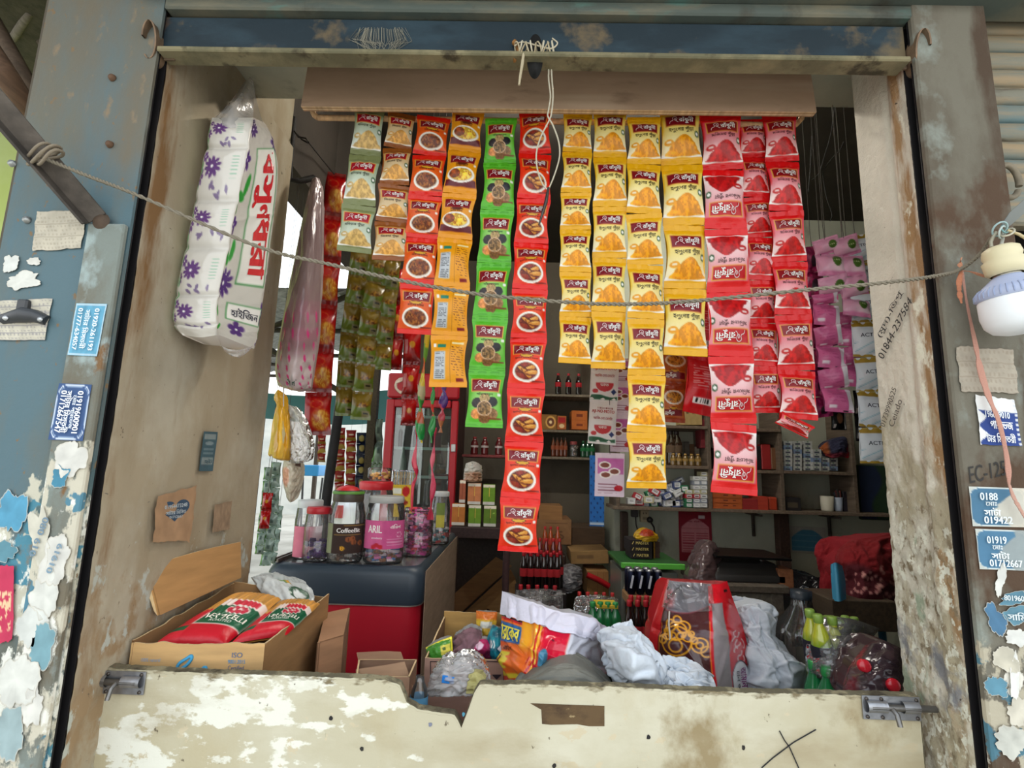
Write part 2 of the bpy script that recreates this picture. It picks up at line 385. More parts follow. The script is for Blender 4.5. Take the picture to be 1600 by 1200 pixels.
W_BOARD = wall_mat('chipped_cream_paint', (186, 179, 154), [
    ((200, 195, 174), (3, 3, 5), 0.45, 0.62, 6), ((178, 166, 134), (5, 5, 3), 0.52, 0.72, 8), ((222, 221, 208), (8, 8, 15), 0.51, 0.54, 9, 'x', 0.25, -0.35),
    ((196, 184, 156), (20, 20, 26), 0.62, 0.65, 8), ((146, 130, 98), (9, 9, 7), 0.53, 0.68, 9, 'x', -0.2, 0.35), ((166, 154, 126), (2.4, 2.4, 6), 0.50, 0.68, 8), ((104, 94, 76), (55, 55, 38), 0.68, 0.72, 7),
    ((120, 108, 82), (24, 24, 60), 0.44, 0.56, 8, 'z', 0.885, 0.925)], rough=0.75, bump=0.3, bscale=22, bdist=0.004)
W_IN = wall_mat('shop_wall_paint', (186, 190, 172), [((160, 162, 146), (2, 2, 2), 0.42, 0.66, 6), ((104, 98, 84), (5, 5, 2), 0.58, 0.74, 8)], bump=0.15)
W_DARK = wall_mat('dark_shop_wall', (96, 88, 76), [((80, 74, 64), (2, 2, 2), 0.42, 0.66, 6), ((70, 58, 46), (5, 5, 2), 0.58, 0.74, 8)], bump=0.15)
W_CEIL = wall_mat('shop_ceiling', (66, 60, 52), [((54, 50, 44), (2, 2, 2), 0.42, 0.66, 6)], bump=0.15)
W_FLOOR = wall_mat('dusty_floor', (118, 106, 92), [((92, 84, 74), (3, 3, 3), 0.42, 0.66, 6)], bump=0.2)
W_STREET = wall_mat('street_ground', (196, 190, 178), [((170, 164, 152), (1.5, 1.5, 1.5), 0.42, 0.66, 6)], bump=0.2)
W_LIME = wall_mat('lime_wall', (196, 214, 128), [((206, 222, 150), (3, 3, 3), 0.42, 0.66, 5)], bump=0.1)
W_BEAM = wall_mat('shutter_box_paint', (80, 88, 82), [((120, 112, 92), (3, 3, 12), 0.45, 0.64, 7), ((84, 112, 104), (5, 5, 20), 0.56, 0.66, 6), ((66, 62, 54), (7, 7, 7), 0.58, 0.72, 8)], rough=0.6, bump=0.25, bscale=40, bdist=0.004)
W_RAIL = wall_mat('shutter_rail_paint', (28, 42, 50), [((42, 60, 70), (3, 3, 8), 0.46, 0.62, 6), ((96, 84, 64), (9, 9, 9), 0.60, 0.70, 8), ((112, 96, 72), (7, 7, 40), 0.44, 0.6, 8, 'z', 2.222, 2.20), ((104, 76, 50), (6, 6, 6), 0.44, 0.56, 8, 'x', -0.66, -0.82), ((104, 92, 70), (6, 6, 6), 0.44, 0.56, 8, 'x', 0.66, 0.82)], rough=0.55, bump=0.25, bscale=40, bdist=0.003)
W_SHUT = wall_mat('corrugated_shutter', (124, 122, 108), [((150, 132, 104), (2, 2, 30), 0.46, 0.6, 6), ((100, 122, 124), (2, 2, 22), 0.55, 0.66, 6), ((84, 70, 56), (5, 5, 40), 0.6, 0.72, 7)], rough=0.6, bump=0.2)

def slab(name, x0, x1, y0, y1, z0, z1, mat, col=(128, 128, 128), bev=0.0):
    return struct(name, MB().box(((x0+x1)/2, (y0+y1)/2, (z0+z1)/2), (x1-x0, y1-y0, z1-z0), col, bev=bev), mat)
def relief(name, p0, pu, pv, nu, nv, nrm, amp_fn, mat, depth=0.02):
    """a plaster face with real unevenness: grid p0+u*pu+v*pv pushed along nrm"""
    u, v = np.meshgrid(np.linspace(0, 1, nu), np.linspace(0, 1, nv))
    p = np.asarray(p0)+u[..., None]*np.asarray(pu)+v[..., None]*np.asarray(pv)
    p = p+np.asarray(nrm)*amp_fn(u, v)[..., None]
    return struct(name, MB().grid(p, (180, 170, 150)), mat)

FL = 0.10
slab('floor', -0.95, 2.5, 1.06, 4.2, 0.0, FL, W_FLOOR)
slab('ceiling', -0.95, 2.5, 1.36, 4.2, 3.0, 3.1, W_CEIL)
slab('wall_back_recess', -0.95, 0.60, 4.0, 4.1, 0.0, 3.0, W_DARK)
slab('wall_back', 0.588, 2.5, 3.2, 3.3, 0.0, 3.0, W_IN)
slab('wall_return', 0.588, 0.70, 3.301, 4.0, 0.0, 3.0, W_IN)
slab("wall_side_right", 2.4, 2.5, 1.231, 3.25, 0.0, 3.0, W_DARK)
slab('wall_front_right', XR+0.012, 0.966, 1.003, 1.17, 0.0, 3.0, W_IN)
slab('lintel', -0.95, 2.5, 1.0, 1.36, 2.40, 3.1, W_IN)
slab('wall_side_left', -0.95, XL-0.012, 1.003, 1.6, 0.0, 2.75, W_LEFT)
slab('wall_over_side_opening', -0.95, -0.82, 1.6, 4.1, 2.36, 3.05, wall_mat('dark_brown_wall', (74, 66, 58), [((58, 52, 46), (2, 2, 2), 0.42, 0.66, 6)]))  # dark brown wall colour with random mottling
# plaster faces of the two jambs, uneven
relief('wall_left_plaster', (XL, 1.0, 0.0), (0, 0.6, 0), (0, 0, 2.40), 60, 200, (1, 0, 0),
       lambda u, v: 0.006*(fbm(u*9, v*30, 3, 4)-0.5)+0.012*(fbm(u*22, v*70, 5, 3)-0.5)*np.clip((0.62-v)*3, 0, 1)*np.clip((0.35-u)*4, 0.15, 1), W_LEFT)
relief('wall_left_end', (XL, 1.6, 0.0), (-0.15, 0, 0), (0, 0, 2.40), 10, 60, (0, 1, 0), lambda u, v: 0.004*(fbm(u*5, v*30, 8, 3)-0.5), W_LEFT)
relief('wall_right_plaster', (XR, 1.0, 0.0), (0, 0.172, 0), (0, 0, 2.40), 46, 330, (-1, 0, 0),
       lambda u, v: np.clip(u/0.08, 0, 1)*(0.011*np.clip(fbm(u*9, v*110, 13, 4)-0.36, 0, 1)*np.clip((0.70-v)*5, 0, 1)+0.005*(fbm(u*26, v*300, 16, 3)-0.5)*np.clip((0.75-v)*5, 0.2, 1)
       + 0.009*np.exp(-((u-0.20)/0.06)**2)*fbm(u*3, v*60, 17, 3)-0.008*np.exp(-((u-0.34)/0.04)**2)*np.clip(v*2-0.6, 0, 1))-0.014*np.clip((u-0.92)*12, 0, 1)**2, W_RIGHT)
# street side of the building
slab('wall_front_left', -1.062, XL, 0.968, 0.975, 0.0, 2.70, W_BLUE)
slab('wall_front_left_core', -1.075, XL-0.034, 0.9755, 1.03, 0.0, 2.70, W_DARK)
slab('trim_1', -0.88, XL-0.001, 0.955, 0.9675, 0.0, 1.80, W_STRIP, bev=0.003)
slab('wall_front_pillar', 0.811, 0.968, 0.962, 0.977, 0.0, 2.62, W_CONC, bev=0.006)
slab('wall_front_pillar_core', 0.846, 0.967, 0.9775, 1.0, 0.0, 2.62, W_DARK)
slab('trim_2', -0.873, 2.4, 0.905, 1.02, 2.335, 2.62, W_BEAM, bev=0.02)
slab('trim_3', -0.80, 0.815, 0.962, 1.03, 2.306, 2.336, W_BEAM, bev=0.004)
W_GUIDE = wall_mat('black_guide', (22, 20, 22), [((40, 34, 30), (12, 12, 3), 0.55, 0.7, 6)], rough=0.7, bump=0.1)
for k, sg in enumerate((-1, 1)):                                                      # black shutter guides: channels sunk beside the jambs
    xe = XL if k == 0 else XR-0.001; mb = MB()
    mb.box((xe+sg*0.031, 0.9885, 1.16), (0.003, 0.025, 2.30), (20, 19, 22))
    mb.box((xe+sg*0.016, 0.9785, 1.16), (0.030, 0.003, 2.30), (20, 19, 22)); mb.box((xe+sg*0.016, 0.999, 1.16), (0.030, 0.003, 2.30), (20, 19, 22))
    struct('trim_%d' % (4+k), mb, W_GUIDE)
slab('ground', -14, 8, -6, 14, -0.05, 0.0, W_STREET)
mb = MB()
xs = np.linspace(-3.2, 3.2, 160); ys = np.linspace(0.35, 0.9, 4)
mb.grid(np.array([[(x, y, 2.74+0.012*math.sin(x*60)-0.10*(0.9-y)) for x in xs] for y in ys]), (120, 116, 108))
struct('unseen_shade_roof', mb, RUST)  # unseen roof added to shade the top of the shop front
slab('wall_lime_house', -5.2, -1.45, 2.3, 2.4, 0.0, 3.05, W_LIME)
# neighbour's corrugated shutter on the right, its bottom rail, a dark-painted wall for the shaded shop under it
sh = thing('roller_shutter', 'half-raised corrugated shutter of the neighbouring shop beside the right pillar', 'shutter', (1.4, 1.03, 1.8))
for k in range(9):                                                                    # each curved slat by itself
    z0 = 1.983+0.0437*k; q = np.linspace(0, math.pi, 9); mb = MB()
    mb.grid(np.array([[(x, 1.036-0.013*math.sin(a), z0+0.0425*(1-math.cos(a))/2) for x in (0.970, 1.6, 2.38)] for a in q]), (130, 128, 116)); mb.build('slat', W_SHUT, sh)
MB().box((1.69, 1.03, 1.925), (1.42, 0.035, 0.12), (140, 130, 112), bev=0.006).build('bottom_rail', W_SHUT, sh)
mb = MB(); c = P(1572, 285, 0.985)
mb.tube([c+np.array([0.022*math.cos(a), -0.004, 0.036*math.sin(a)]) for a in np.linspace(-0.3, 2*math.pi-0.6, 24)], 0.006, (128, 118, 100)); mb.box(c+np.array([-0.03, 0.02, -0.03]), (0.012, 0.05, 0.075), (62, 56, 48), bev=0.002)
mb.build('hasp_ring', RUST, sh)
slab('wall_neighbour_back', 0.97, 2.5, 1.19, 1.23, 0.0, 3.0, wall_mat('neighbour_painted_shade', (50, 44, 40), [((34, 30, 28), (2, 2, 2), 0.4, 0.6, 5)]))  # dark colour stands in for the shade inside the neighbouring shop

# the shop's own shutter, rolled up: its bottom rail stays in view
sh = thing('rolled_up_shutter', 'rolled-up blue steel shutter whose bottom rail spans the top of the shop opening', 'shutter', (0.0, 0.99, 2.2))
MB().box((0.0, 0.992, 2.257), (1.616, 0.022, 0.092), (60, 80, 90), bev=0.003).build('bottom_rail', W_RAIL, sh)
MB().box((0.0, 0.982, 2.205), (1.60, 0.045, 0.012), (110, 104, 84), bev=0.003).build('rail_flange', wall_mat('flange_dirt', (104, 100, 78), [((132, 124, 96), (9, 9, 9), 0.45, 0.6, 8), ((70, 64, 50), (16, 16, 16), 0.55, 0.66, 8)], bump=0.5, bscale=60, bdist=0.004), sh)
for px, py, s in ((250, 70, -1), (1424, 84, 1)):                                     # bent end plates
    c = P(px, py, 0.975); mb = MB(); a = np.linspace(0.2, 2*math.pi*0.86, 18)
    ring = [c+np.array([s*(0.012+0.015*math.cos(t)), -0.008*math.sin(t), 0.040*math.sin(t)]) for t in a]
    lo = np.array([[p+np.array([0, d, 0]) for p in ring] for d in (-0.016, 0.016)]); mb.grid(lo, (118, 96, 74)); mb.grid(lo*[1, 1, 1]+[s*.0035, 0, 0], (96, 78, 60), flip=True); mb.grid(np.array([lo[0], lo[0]+[s*.0035, 0, 0]]), (130, 106, 84))
    mb.box(c+np.array([-s*0.018, 0.01, -0.005]), (0.024, 0.006, 0.05), (104, 86, 66), bev=0.002)
    mb.build('end_lug', RUST, sh)
c = P(836, 88, 0.979); mb = MB()
mb.lathe([(0.0, -0.002), (0.052, -0.002), (0.055, 0.0), (0.0, 0.001)], c, (12, 12, 12), n=28, axis=(0, -1, 0), sx=0.32)
mb.build('handle_hole', RUST, sh)
mb = MB(); c = P(806, 80, 0.974)
mb.tube([c+np.array([-0.005+0.012*math.sin(t), 0, -0.022+0.045*t/3.14]) for t in np.linspace(0, 3.14, 10)], 0.006, (150, 104, 52)); mb.build('rust_lip', RUST, sh)
# plywood panel and the rail the packets hang from
t = thing('plywood_panel', 'brown plywood fascia panel hanging over the packet rail', 'panel', P(870, 170, 1.15))
za, zb = 2.212, 2.40
l0, r0 = P(470, 166, 1.150), P(1276, 175, 1.150)
mb = MB(); x0, x1 = l0[0], r0[0]
mb.poly([(x0, 1.150, l0[2]), (x1, 1.150, r0[2]), (x1-0.012, 1.150, 2.405), (x0+0.012, 1.150, 2.405)], (150, 120, 98), (0, -1, 0), 0.0)
mb.poly([(x0, 1.168, l0[2]), (x1, 1.168, r0[2]), (x1-0.012, 1.168, 2.405), (x0+0.012, 1.168, 2.405)], (150, 120, 98))
mb.build('board', wall_mat('brown_laminate', (188, 156, 130), [((170, 140, 114), (2, 2, 6), 0.45, 0.65, 6), ((150, 122, 100), (6, 6, 20), 0.6, 0.74, 7), ((200, 172, 146), (1.2, 1, 9), 0.56, 0.66, 3)], bump=0.08, rough=0.7), t)
mb = MB()
for k, c in enumerate(((206, 178, 140), (176, 140, 100), (214, 188, 150), (170, 132, 96))):
    d0, d1 = 1.150+k*0.0045, 1.150+(k+1)*0.0045
    mb.add([(x0, d0, l0[2]), (x1, d0, r0[2]), (x1, d1, r0[2]), (x0, d1, l0[2])], [(0, 1, 2, 3)], c)
mb.add([(x0, 1.15, l0[2]), (x0, 1.168, l0[2]), (x0+0.012, 1.168, 2.405), (x0+0.012, 1.15, 2.405), (x1, 1.15, r0[2]), (x1, 1.168, r0[2]), (x1-0.012, 1.168, 2.405), (x1-0.012, 1.15, 2.405)], [(0, 1, 2, 3), (4, 5, 6, 7)], (176, 146, 110))
mb.build('cut_edge', WOOD, t)
t = thing('hanging_rail', 'wooden rail under the plywood panel carrying the packet strips', 'rail', P(870, 184, 1.225))
RY = 1.222; a, b = P(497, 184, RY), P(1240, 196, RY)
MB().tube([P(488, 170, RY)+np.array([0, 0, 0.03]), P(489, 176, RY), P(492, 181, RY), a], 0.0075, (196, 160, 118)).build('end_bend', WOOD, t)
MB().tube(np.linspace(a, b, 6), 0.0075, (196, 160, 118)).build('bar', WOOD, t)
MB().tube([b, P(1244, 194, RY), P(1252, 186, RY), P(1256, 176, RY)+np.array([0, 0, 0.03])], 0.0075, (190, 150, 104)).build('end_bend', WOOD, t)

# low front board with its chipped notch and two sliding bolts
t = thing('counter_board', 'cream painted board closing the lower half of the shop opening', 'board', (0, 1.08, 0))
zt = 0.921
top = [(-0.806, zt+0.002), (-0.60, zt-0.001), (-0.40, zt), (-0.252, zt-0.002), (-0.222, zt-0.010), (-0.207, zt-0.040), (-0.185, zt-0.052), (-0.150, zt-0.056), (-0.112, zt-0.060), (-0.098, zt-0.082), (-0.088, zt-0.056), (-0.076, zt-0.020), (-0.066, zt-0.004), (0.0, zt-0.002), (0.2, zt), (0.45, zt-0.002), (0.60, zt), (0.782, zt+0.003)]
xx = []; zz = []
for (xa, z0), (xb, z1) in zip(top[:-1], top[1:]):
    m = max(2, int((xb-xa)/0.006))
    for k in range(m): f = k/m; xx.append(xa+(xb-xa)*f); zz.append(z0+(z1-z0)*f)
xx.append(top[-1][0]); zz.append(top[-1][1]); xx = np.array(xx); zz = np.array(zz)+0.0016*(RNG.random(len(xx))-0.5)+0.003*(fbm(np.arange(len(xx))*0.11, np.zeros(len(xx)), 4, 3)-0.5)
mb = MB()
lv = np.linspace(0, 1, 8)
mb.grid(np.array([np.stack([xx, np.full_like(xx, 1.08), zz*v], 1) for v in lv]), (205, 198, 170), sm=False)
mb.build('front_face', W_BOARD, t)
mb = MB()
ch = 0.004+0.003*RNG.random(len(xx))
mb.grid(np.array([np.stack([xx, np.full_like(xx, 1.0799), zz-ch*0.8], 1), np.stack([xx, np.full_like(xx, 1.083), zz], 1), np.stack([xx, np.full_like(xx, 1.100), zz+0.001], 1), np.stack([xx, np.full_like(xx, 1.104), zz-0.01], 1), np.stack([xx, np.full_like(xx, 1.104), zz*0], 1)]), (96, 88, 70), sm=False)
mb.box((-0.806, 1.092, 0.46), (0.002, 0.024, 0.92), (120, 104, 80)); mb.box((0.782, 1.092, 0.46), (0.002, 0.024, 0.92), (140, 100, 60))
mb.build('worn_edge', wall_mat('worn_top_edge', (98, 92, 74), [((140, 132, 106), (30, 30, 30), 0.5, 0.6, 8), ((66, 60, 48), (20, 20, 20), 0.55, 0.66, 8)], bump=0.6, bscale=70, bdist=0.004), t)
q = P(891, 1117, 1.0792); mb = MB(); hw, hh = 0.066, 0.018
out = [(-hw-0.012, hh), (hw, hh), (hw, -hh), (hw*0.55, -hh*1.06), (hw*0.2, -hh*0.9), (-hw*0.55, -hh*1.05), (-hw+0.012, -hh), (-hw+0.010, hh*0.4)]
mb.poly([(q[0]+x, 1.0794, q[2]+z) for x, z in out], (92, 74, 52), (0, -1, 0), 0.0)
mb.build('bare_patch', wall_mat('bare_wood_patch', (98, 78, 54), [((70, 54, 40), (14, 14, 20), 0.45, 0.6, 7), ((160, 140, 104), (30, 30, 40), 0.62, 0.66, 7)], bump=0.3, bscale=60), t)
mb = MB()                                                                              # pencilled cross and scratches
for pts in ([(1218, 1142), (1226, 1157), (1234, 1168), (1242, 1186), (1249, 1202)], [(1275, 1140), (1240, 1160), (1208, 1184), (1190, 1200)]):
    mb.tube([P(x, y, 1.0785) for x, y in pts], 0.0011, (34, 34, 36), n=5)
mb.build('pencil_cross', PAPER, t)
for px, py, c in ((724, 1116, (70, 130, 150)), (672, 1132, (120, 124, 140)), (517, 1122, (30, 28, 30)), (1013, 1152, (30, 28, 28)), (866, 1197, (36, 32, 30)), (1162, 1168, (40, 36, 34)), (565, 1170, (40, 38, 36))):
    q = P(px, py, 1.079); MB().poly([(q[0]+0.0042*math.cos(a)*random.uniform(.6, 1.2), 1.0788, q[2]+0.0045*math.sin(a)*random.uniform(.6, 1.2)) for a in np.linspace(0, 6.28, 9)[:-1]], c, (0, -1, 0), 0.001).build('paint_fleck', PAPER, t)
def bolt(px, py, w, s, label, seed):
    c = P(px, py, 1.078); r = thing('sliding_bolt', label, 'bolt', c, 'sliding bolts on the counter board'); x, y, z = c; k = w/0.125
    bp_ = MB().box((x, y-0.001, z), (0.116*k, 0.003, 0.042), (150, 152, 158), bev=0.001).build('back_plate', METAL, r)
    mb = MB(); u = np.linspace(0, math.pi, 9)
    mb.grid(np.array([[(x+d*k, y-0.003-0.010*math.sin(a), z+0.003+0.011*math.cos(a)) for a in u] for d in ((-0.052, -0.012) if s > 0 else (0.012, 0.052))]), (166, 168, 174)); mb.build('guide', METAL, r)
    mb = MB(); mb.grid(np.array([[(x+d*k, y-0.003-0.010*math.sin(a), z+0.003+0.011*math.cos(a)) for a in u] for d in ((0.02, 0.052) if s > 0 else (-0.052, -0.02))]), (160, 162, 168)); mb.build('guide', METAL, r)
    MB().tube([(x-s*0.045*k, y-0.007, z+0.003), (x+s*0.085*k, y-0.007, z+0.003)], 0.0062, (110, 108, 106), n=10).build('bolt_rod', METAL, r)
    MB().tube([(x-s*0.004*k, y-0.008, z+0.003), (x-s*0.004*k, y-0.022, z-0.004), (x-s*0.003*k, y-0.026, z-0.022)], 0.0045, (128, 126, 124), n=8).build('bolt_handle', METAL, r)
    for dx in (-0.05, -0.02, 0.05):
        for dz in (0.016, -0.016):
            MB().lathe([(0.0, 0.003), (0.003, 0.0025), (0.0036, 0)], (x+dx*k, y-0.0025, z+dz), (86, 80, 76), n=8, axis=(0, -1, 0), caps=False).build('screw', METAL, bp_)
bolt(184, 1066, 0.118, -1, 'steel sliding bolt under the vermicelli carton at the board\'s left corner', 1)
bolt(1392, 1106, 0.118, 1, 'steel sliding bolt below the green bottles at the board\'s right corner', 2)

# ================================================================ spice sachets in hanging strips
MAROON, CREAM, WHITE = (150, 22, 48), (244, 238, 214), (250, 248, 244)
def C3(u, c): return np.broadcast_to(np.asarray(c, float), u.shape+(3,)).copy()
def mixc(a, c, m): return a*(1-m[..., None])+np.asarray(c, float)*m[..., None]
def step(x, e=0.02): return np.clip(x/e+0.5, 0, 1)
def ell(u, v, cu, cv, ru, rv): return 1-np.sqrt(((u-cu)/ru)**2+((v-cv)/rv)**2)
def rect(u, v, u0, u1, v0, v1, e=0.02): return step(u-u0, e)*step(u1-u, e)*step(v-v0, e)*step(v1-v, e)
def panel(a, u, v, v0, v1, pc=MAROON, gold=(236, 186, 90)):
    a = mixc(a, gold, rect(u, v, -0.84, 0.84, v0-0.012, v1+0.012)); a = mixc(a, pc, rect(u, v, -0.79, 0.79, v0+0.004, v1-0.004)); return a
def mound(a, u, v, c, v0, v1, dark, seed, cu=0.06, wid=0.93):
    t = (v-v0)/(v1-v0); half = wid*np.clip(t, 0, 1)**0.56*(1+0.14*(vnoise(v*34, u*0+3, seed)-0.5))
    m = step(half-np.abs(u-cu-0.1*(1-t)), 0.05)*step(v-v0, 0.02)*step(v1+0.02-v-0.03*(u*u), 0.02)
    n = fbm(u*7+3, v*16+2, seed, 4); tex = np.asarray(c, float)*(0.80+0.45*n[..., None])
    tex = tex*(1-0.25*np.clip(1-np.abs(n-0.45)*14, 0, 1)[..., None])+np.asarray(dark, float)*0.22*np.clip(1-np.abs(n-0.45)*14, 0, 1)[..., None]
    return a*(1-m[..., None])+np.clip(tex, 0, 255)*m[..., None]
def powder(band, top, bottom, mcol, mdark, pc=MAROON, seed=1, extra=(60, 110, 70)):
    def paint(u, v):
        a = C3(u, band); t = np.clip((v-0.16)/0.60, 0, 1)[..., None]
        body = np.asarray(top, float)*(1-t)+np.asarray(bottom, float)*t
        m = rect(u, v, -1.1, 1.1, 0.165, 0.885, 0.015); a = a*(1-m[..., None])+body*m[..., None]
        a = mixc(a, WHITE, rect(u, v, -1.1, 1.1, 0.835, 0.882, 0.012))
        a = mixc(a, band, rect(u, v, -1.1, -0.93, 0.1, 0.5, 0.1)*0.7)
        a = mixc(a, mcol, step(ell(u, v, -0.66, 0.66, 0.24, 0.05), 0.2)*0.9); a = mixc(a, WHITE, step(ell(u, v, -0.66, 0.655, 0.13, 0.02), 0.3)*0.8)
        a = mound(a, u, v, mcol, 0.545, 0.855, mdark, seed)
        a = mixc(a, extra, step(ell(u, v, 0.86, 0.53, 0.13, 0.055), 0.2)); a = mixc(a, WHITE, step(ell(u, v, 0.86, 0.53, 0.07, 0.03), 0.2))
        return panel(a, u, v, 0.19, 0.385, pc)
    return paint
def bowl(a, u, v, cv, c1, c2, c3, seed, ru=0.80, rv=0.20, cu=0.0):
    a = mixc(a, (250, 246, 238), step(ell(u, v, cu, cv, ru, rv), 0.05)); a = mixc(a, (216, 204, 190), step(ell(u, v, cu, cv, ru*0.86, rv*0.84), 0.05))
    n = fbm(u*5+1, v*13+4, seed, 3); n2 = fbm(u*9+5, v*22, seed+9, 3)
    tex = np.asarray(c1, float)*(0.7+0.6*n[..., None]); tex = tex+(np.asarray(c2, float)-tex)*np.clip((n2-0.5)*6, 0, 1)[..., None]
    tex = tex+(np.asarray(c3, float)-tex)*np.clip(1-np.abs(n-0.5)*16, 0, 1)[..., None]
    m = step(ell(u, v, cu, cv, ru*0.80, rv*0.76), 0.06); return a*(1-m[..., None])+np.clip(tex, 0, 255)*m[..., None]
def curry(band, body, c1, c2, c3, seed, glow, oval=(226, 180, 60)):
    def paint(u, v):
        a = C3(u, band); m = rect(u, v, -1.1, 1.1, 0.13, 0.90, 0.02); a = mixc(a, body, m)
        a = mixc(a, glow, np.clip(1-np.sqrt((u/0.95)**2+((v-0.56)/0.22)**2), 0, 1)*0.8*m)
        a = panel(a, u, v, 0.17, 0.36); a = mixc(a, (120, 60, 30), step(ell(u, v, 0, 0.395, 0.40, 0.036), 0.1)); a = mixc(a, oval, step(ell(u, v, 0, 0.395, 0.35, 0.026), 0.1))
        a = bowl(a, u, v, 0.685, c1, c2, c3, seed); a = mixc(a, (120, 30, 20), rect(u, v, 0.3, 0.95, 0.862, 0.884)*0.9)
        return mixc(a, WHITE, rect(u, v, 0.80, 0.94, 0.40, 0.45))
    return paint
def fish(u, v):
    a = C3(u, (238, 172, 36)); a = panel(a, u, v, 0.15, 0.35); a = mixc(a, (120, 60, 30), step(ell(u, v, 0, 0.375, 0.42, 0.03), 0.1))
    a = mixc(a, (126, 40, 56), rect(u, v, -0.96, 0.96, 0.72, 0.86)); a = mixc(a, (240, 214, 110), step(ell(u, v, 0, 0.62, 0.92, 0.16), 0.05))
    a = bowl(a, u, v, 0.62, (236, 196, 70), (250, 226, 120), (190, 120, 40), 31, 0.90, 0.17); n = fbm(u*7, v*20, 40, 3)
    m = step(ell(u, v, -0.42, 0.60, 0.36, 0.10), 0.06); a = a*(1-m[..., None])+np.clip(np.array((150, 84, 40))*(0.6+0.9*n[..., None]), 0, 255)*m[..., None]
    return mixc(a, WHITE, rect(u, v, 0.78, 0.93, 0.37, 0.42))
def backside(base, panelc, seed, barcode=False):
    def paint(u, v):
        a = C3(u, base); a = mixc(a, np.asarray(base)*0.86, rect(u, v, 0.1, 0.13, 0.1, 0.92))
        if barcode:
            a = mixc(a, (236, 200, 196), (np.sin(v*150) > 0.2)*rect(u, v, -0.7, 0.7, 0.2, 0.6)*(vnoise(v*40, u*4, seed) > 0.3)*0.8)
            a = mixc(a, WHITE, rect(u, v, -0.6, 0.5, 0.74, 0.84)); return mixc(a, (40, 40, 40), rect(u, v, -0.5, 0.4, 0.755, 0.82)*(np.sin(u*90+3*np.sin(u*31)) > 0.1))
        a = mixc(a, (60, 150, 130), rect(u, v, -0.62, -0.15, 0.20, 0.27)); a = mixc(a, WHITE, rect(u, v, -0.84, -0.68, 0.18, 0.26)); a = mixc(a, (244, 236, 200), rect(u, v, 0.2, 0.85, 0.15, 0.19))
        a = mixc(a, panelc, rect(u, v, -0.78, -0.16, 0.35, 0.86)); a = mixc(a, (110, 112, 116), (np.sin(v*190) > 0.3)*rect(u, v, -0.72, -0.22, 0.37, 0.84)*(vnoise(u*14, v*80, seed) > 0.35))
        a = mixc(a, (150, 96, 30), (np.sin(v*130) > 0.35)*rect(u, v, 0.2, 0.86, 0.23, 0.80)*(vnoise(u*16, v*70, seed+1) > 0.45)); return mixc(a, (150, 30, 30), rect(u, v, 0.42, 0.82, 0.84, 0.90))
    return paint
def five(u, v):
    a = C3(u, (116, 198, 66)); a = mixc(a, (196, 226, 160), np.clip(1-np.sqrt((u/1.0)**2+((v-0.58)/0.30)**2), 0, 1)**0.6*rect(u, v, -0.95, 0.95, 0.1, 0.9, 0.1))
    a = mixc(a, (96, 176, 50), rect(u, v, -1.1, 1.1, 0.03, 0.055)+rect(u, v, -1.1, 1.1, 0.95, 0.97)); a = panel(a, u, v, 0.185, 0.40)
    for cu, cv, c in ((-0.46, 0.60, (66, 56, 60)), (0.46, 0.58, (52, 52, 56)), (-0.46, 0.78, (226, 160, 100)), (0.46, 0.77, (166, 132, 96)), (0, 0.85, (150, 110, 66)), (0, 0.52, (190, 166, 120))):
        m = step(ell(u, v, cu, cv, 0.31, 0.085), 0.1); n = fbm(u*20, v*50, 3, 2); a = a*(1-m[..., None])+np.clip(np.array(c)*(0.7+0.6*n[..., None]), 0, 255)*m[..., None]
    a = mixc(a, (232, 200, 170), step(ell(u, v, 0, 0.69, 0.44, 0.125), 0.06)); n = fbm(u*14, v*36, 5, 3); m = step(ell(u, v, 0, 0.69, 0.39, 0.11), 0.06)
    a = a*(1-m[..., None])+np.clip(np.array((150, 122, 86))*(0.4+1.2*n[..., None]), 0, 255)*m[..., None]
    a = mixc(a, (150, 60, 40), rect(u, v, 0.25, 0.92, 0.845, 0.868)); return mixc(a, WHITE, rect(u, v, 0.76, 0.92, 0.43, 0.48))
def drums(u, v):
    a = curry((236, 44, 26), (238, 74, 28), (150, 60, 44), (176, 90, 56), (110, 40, 30), 21, (246, 150, 40))(u, v)
    for ang, cu, cv in ((0.5, -0.22, 0.66), (-0.35, 0.18, 0.64), (0.75, 0.02, 0.72), (-0.1, 0.30, 0.71)):   # drumsticks in the bowl
        c, s = math.cos(ang), math.sin(ang); x = (u-cu)*c+(v-cv)*3.2*s; y = -(u-cu)*s+(v-cv)*3.2*c
        m = step(1-np.sqrt((x/0.36)**2+(y/(0.12+0.06*np.clip(x/0.3, -1, 1)))**2), 0.1); a = mixc(a, (110, 46, 28), step(1-np.sqrt((x/0.40)**2+(y/0.20)**2), 0.1)*0.6*step(ell(u, v, 0, 0.685, 0.64, 0.15), 0.06))
        a = mixc(a, (226, 164, 80), m*step(ell(u, v, 0, 0.685, 0.66, 0.155), 0.06)); a = mixc(a, (246, 206, 130), step(1-np.sqrt((x/0.22)**2+((y+0.05)/0.05)**2), 0.2)*0.7)
    return a
def noodle(base, c1, c2, seed, label):
    def paint(u, v):
        a = C3(u, base); n = fbm(u*3+2, v*6+1, seed, 3); ph = np.sin((u*5+v*9+n*6)*3)
        m = np.clip(ell(u, v, 0.25, 0.66, 0.85, 0.30)*3, 0, 1)
        tex = np.asarray(c1, float)+(np.asarray(c2, float)-np.asarray(c1, float))*(0.5+0.5*ph)[..., None]; a = a*(1-m[..., None])+tex*m[..., None]
        return label(a, u, v)
    return paint
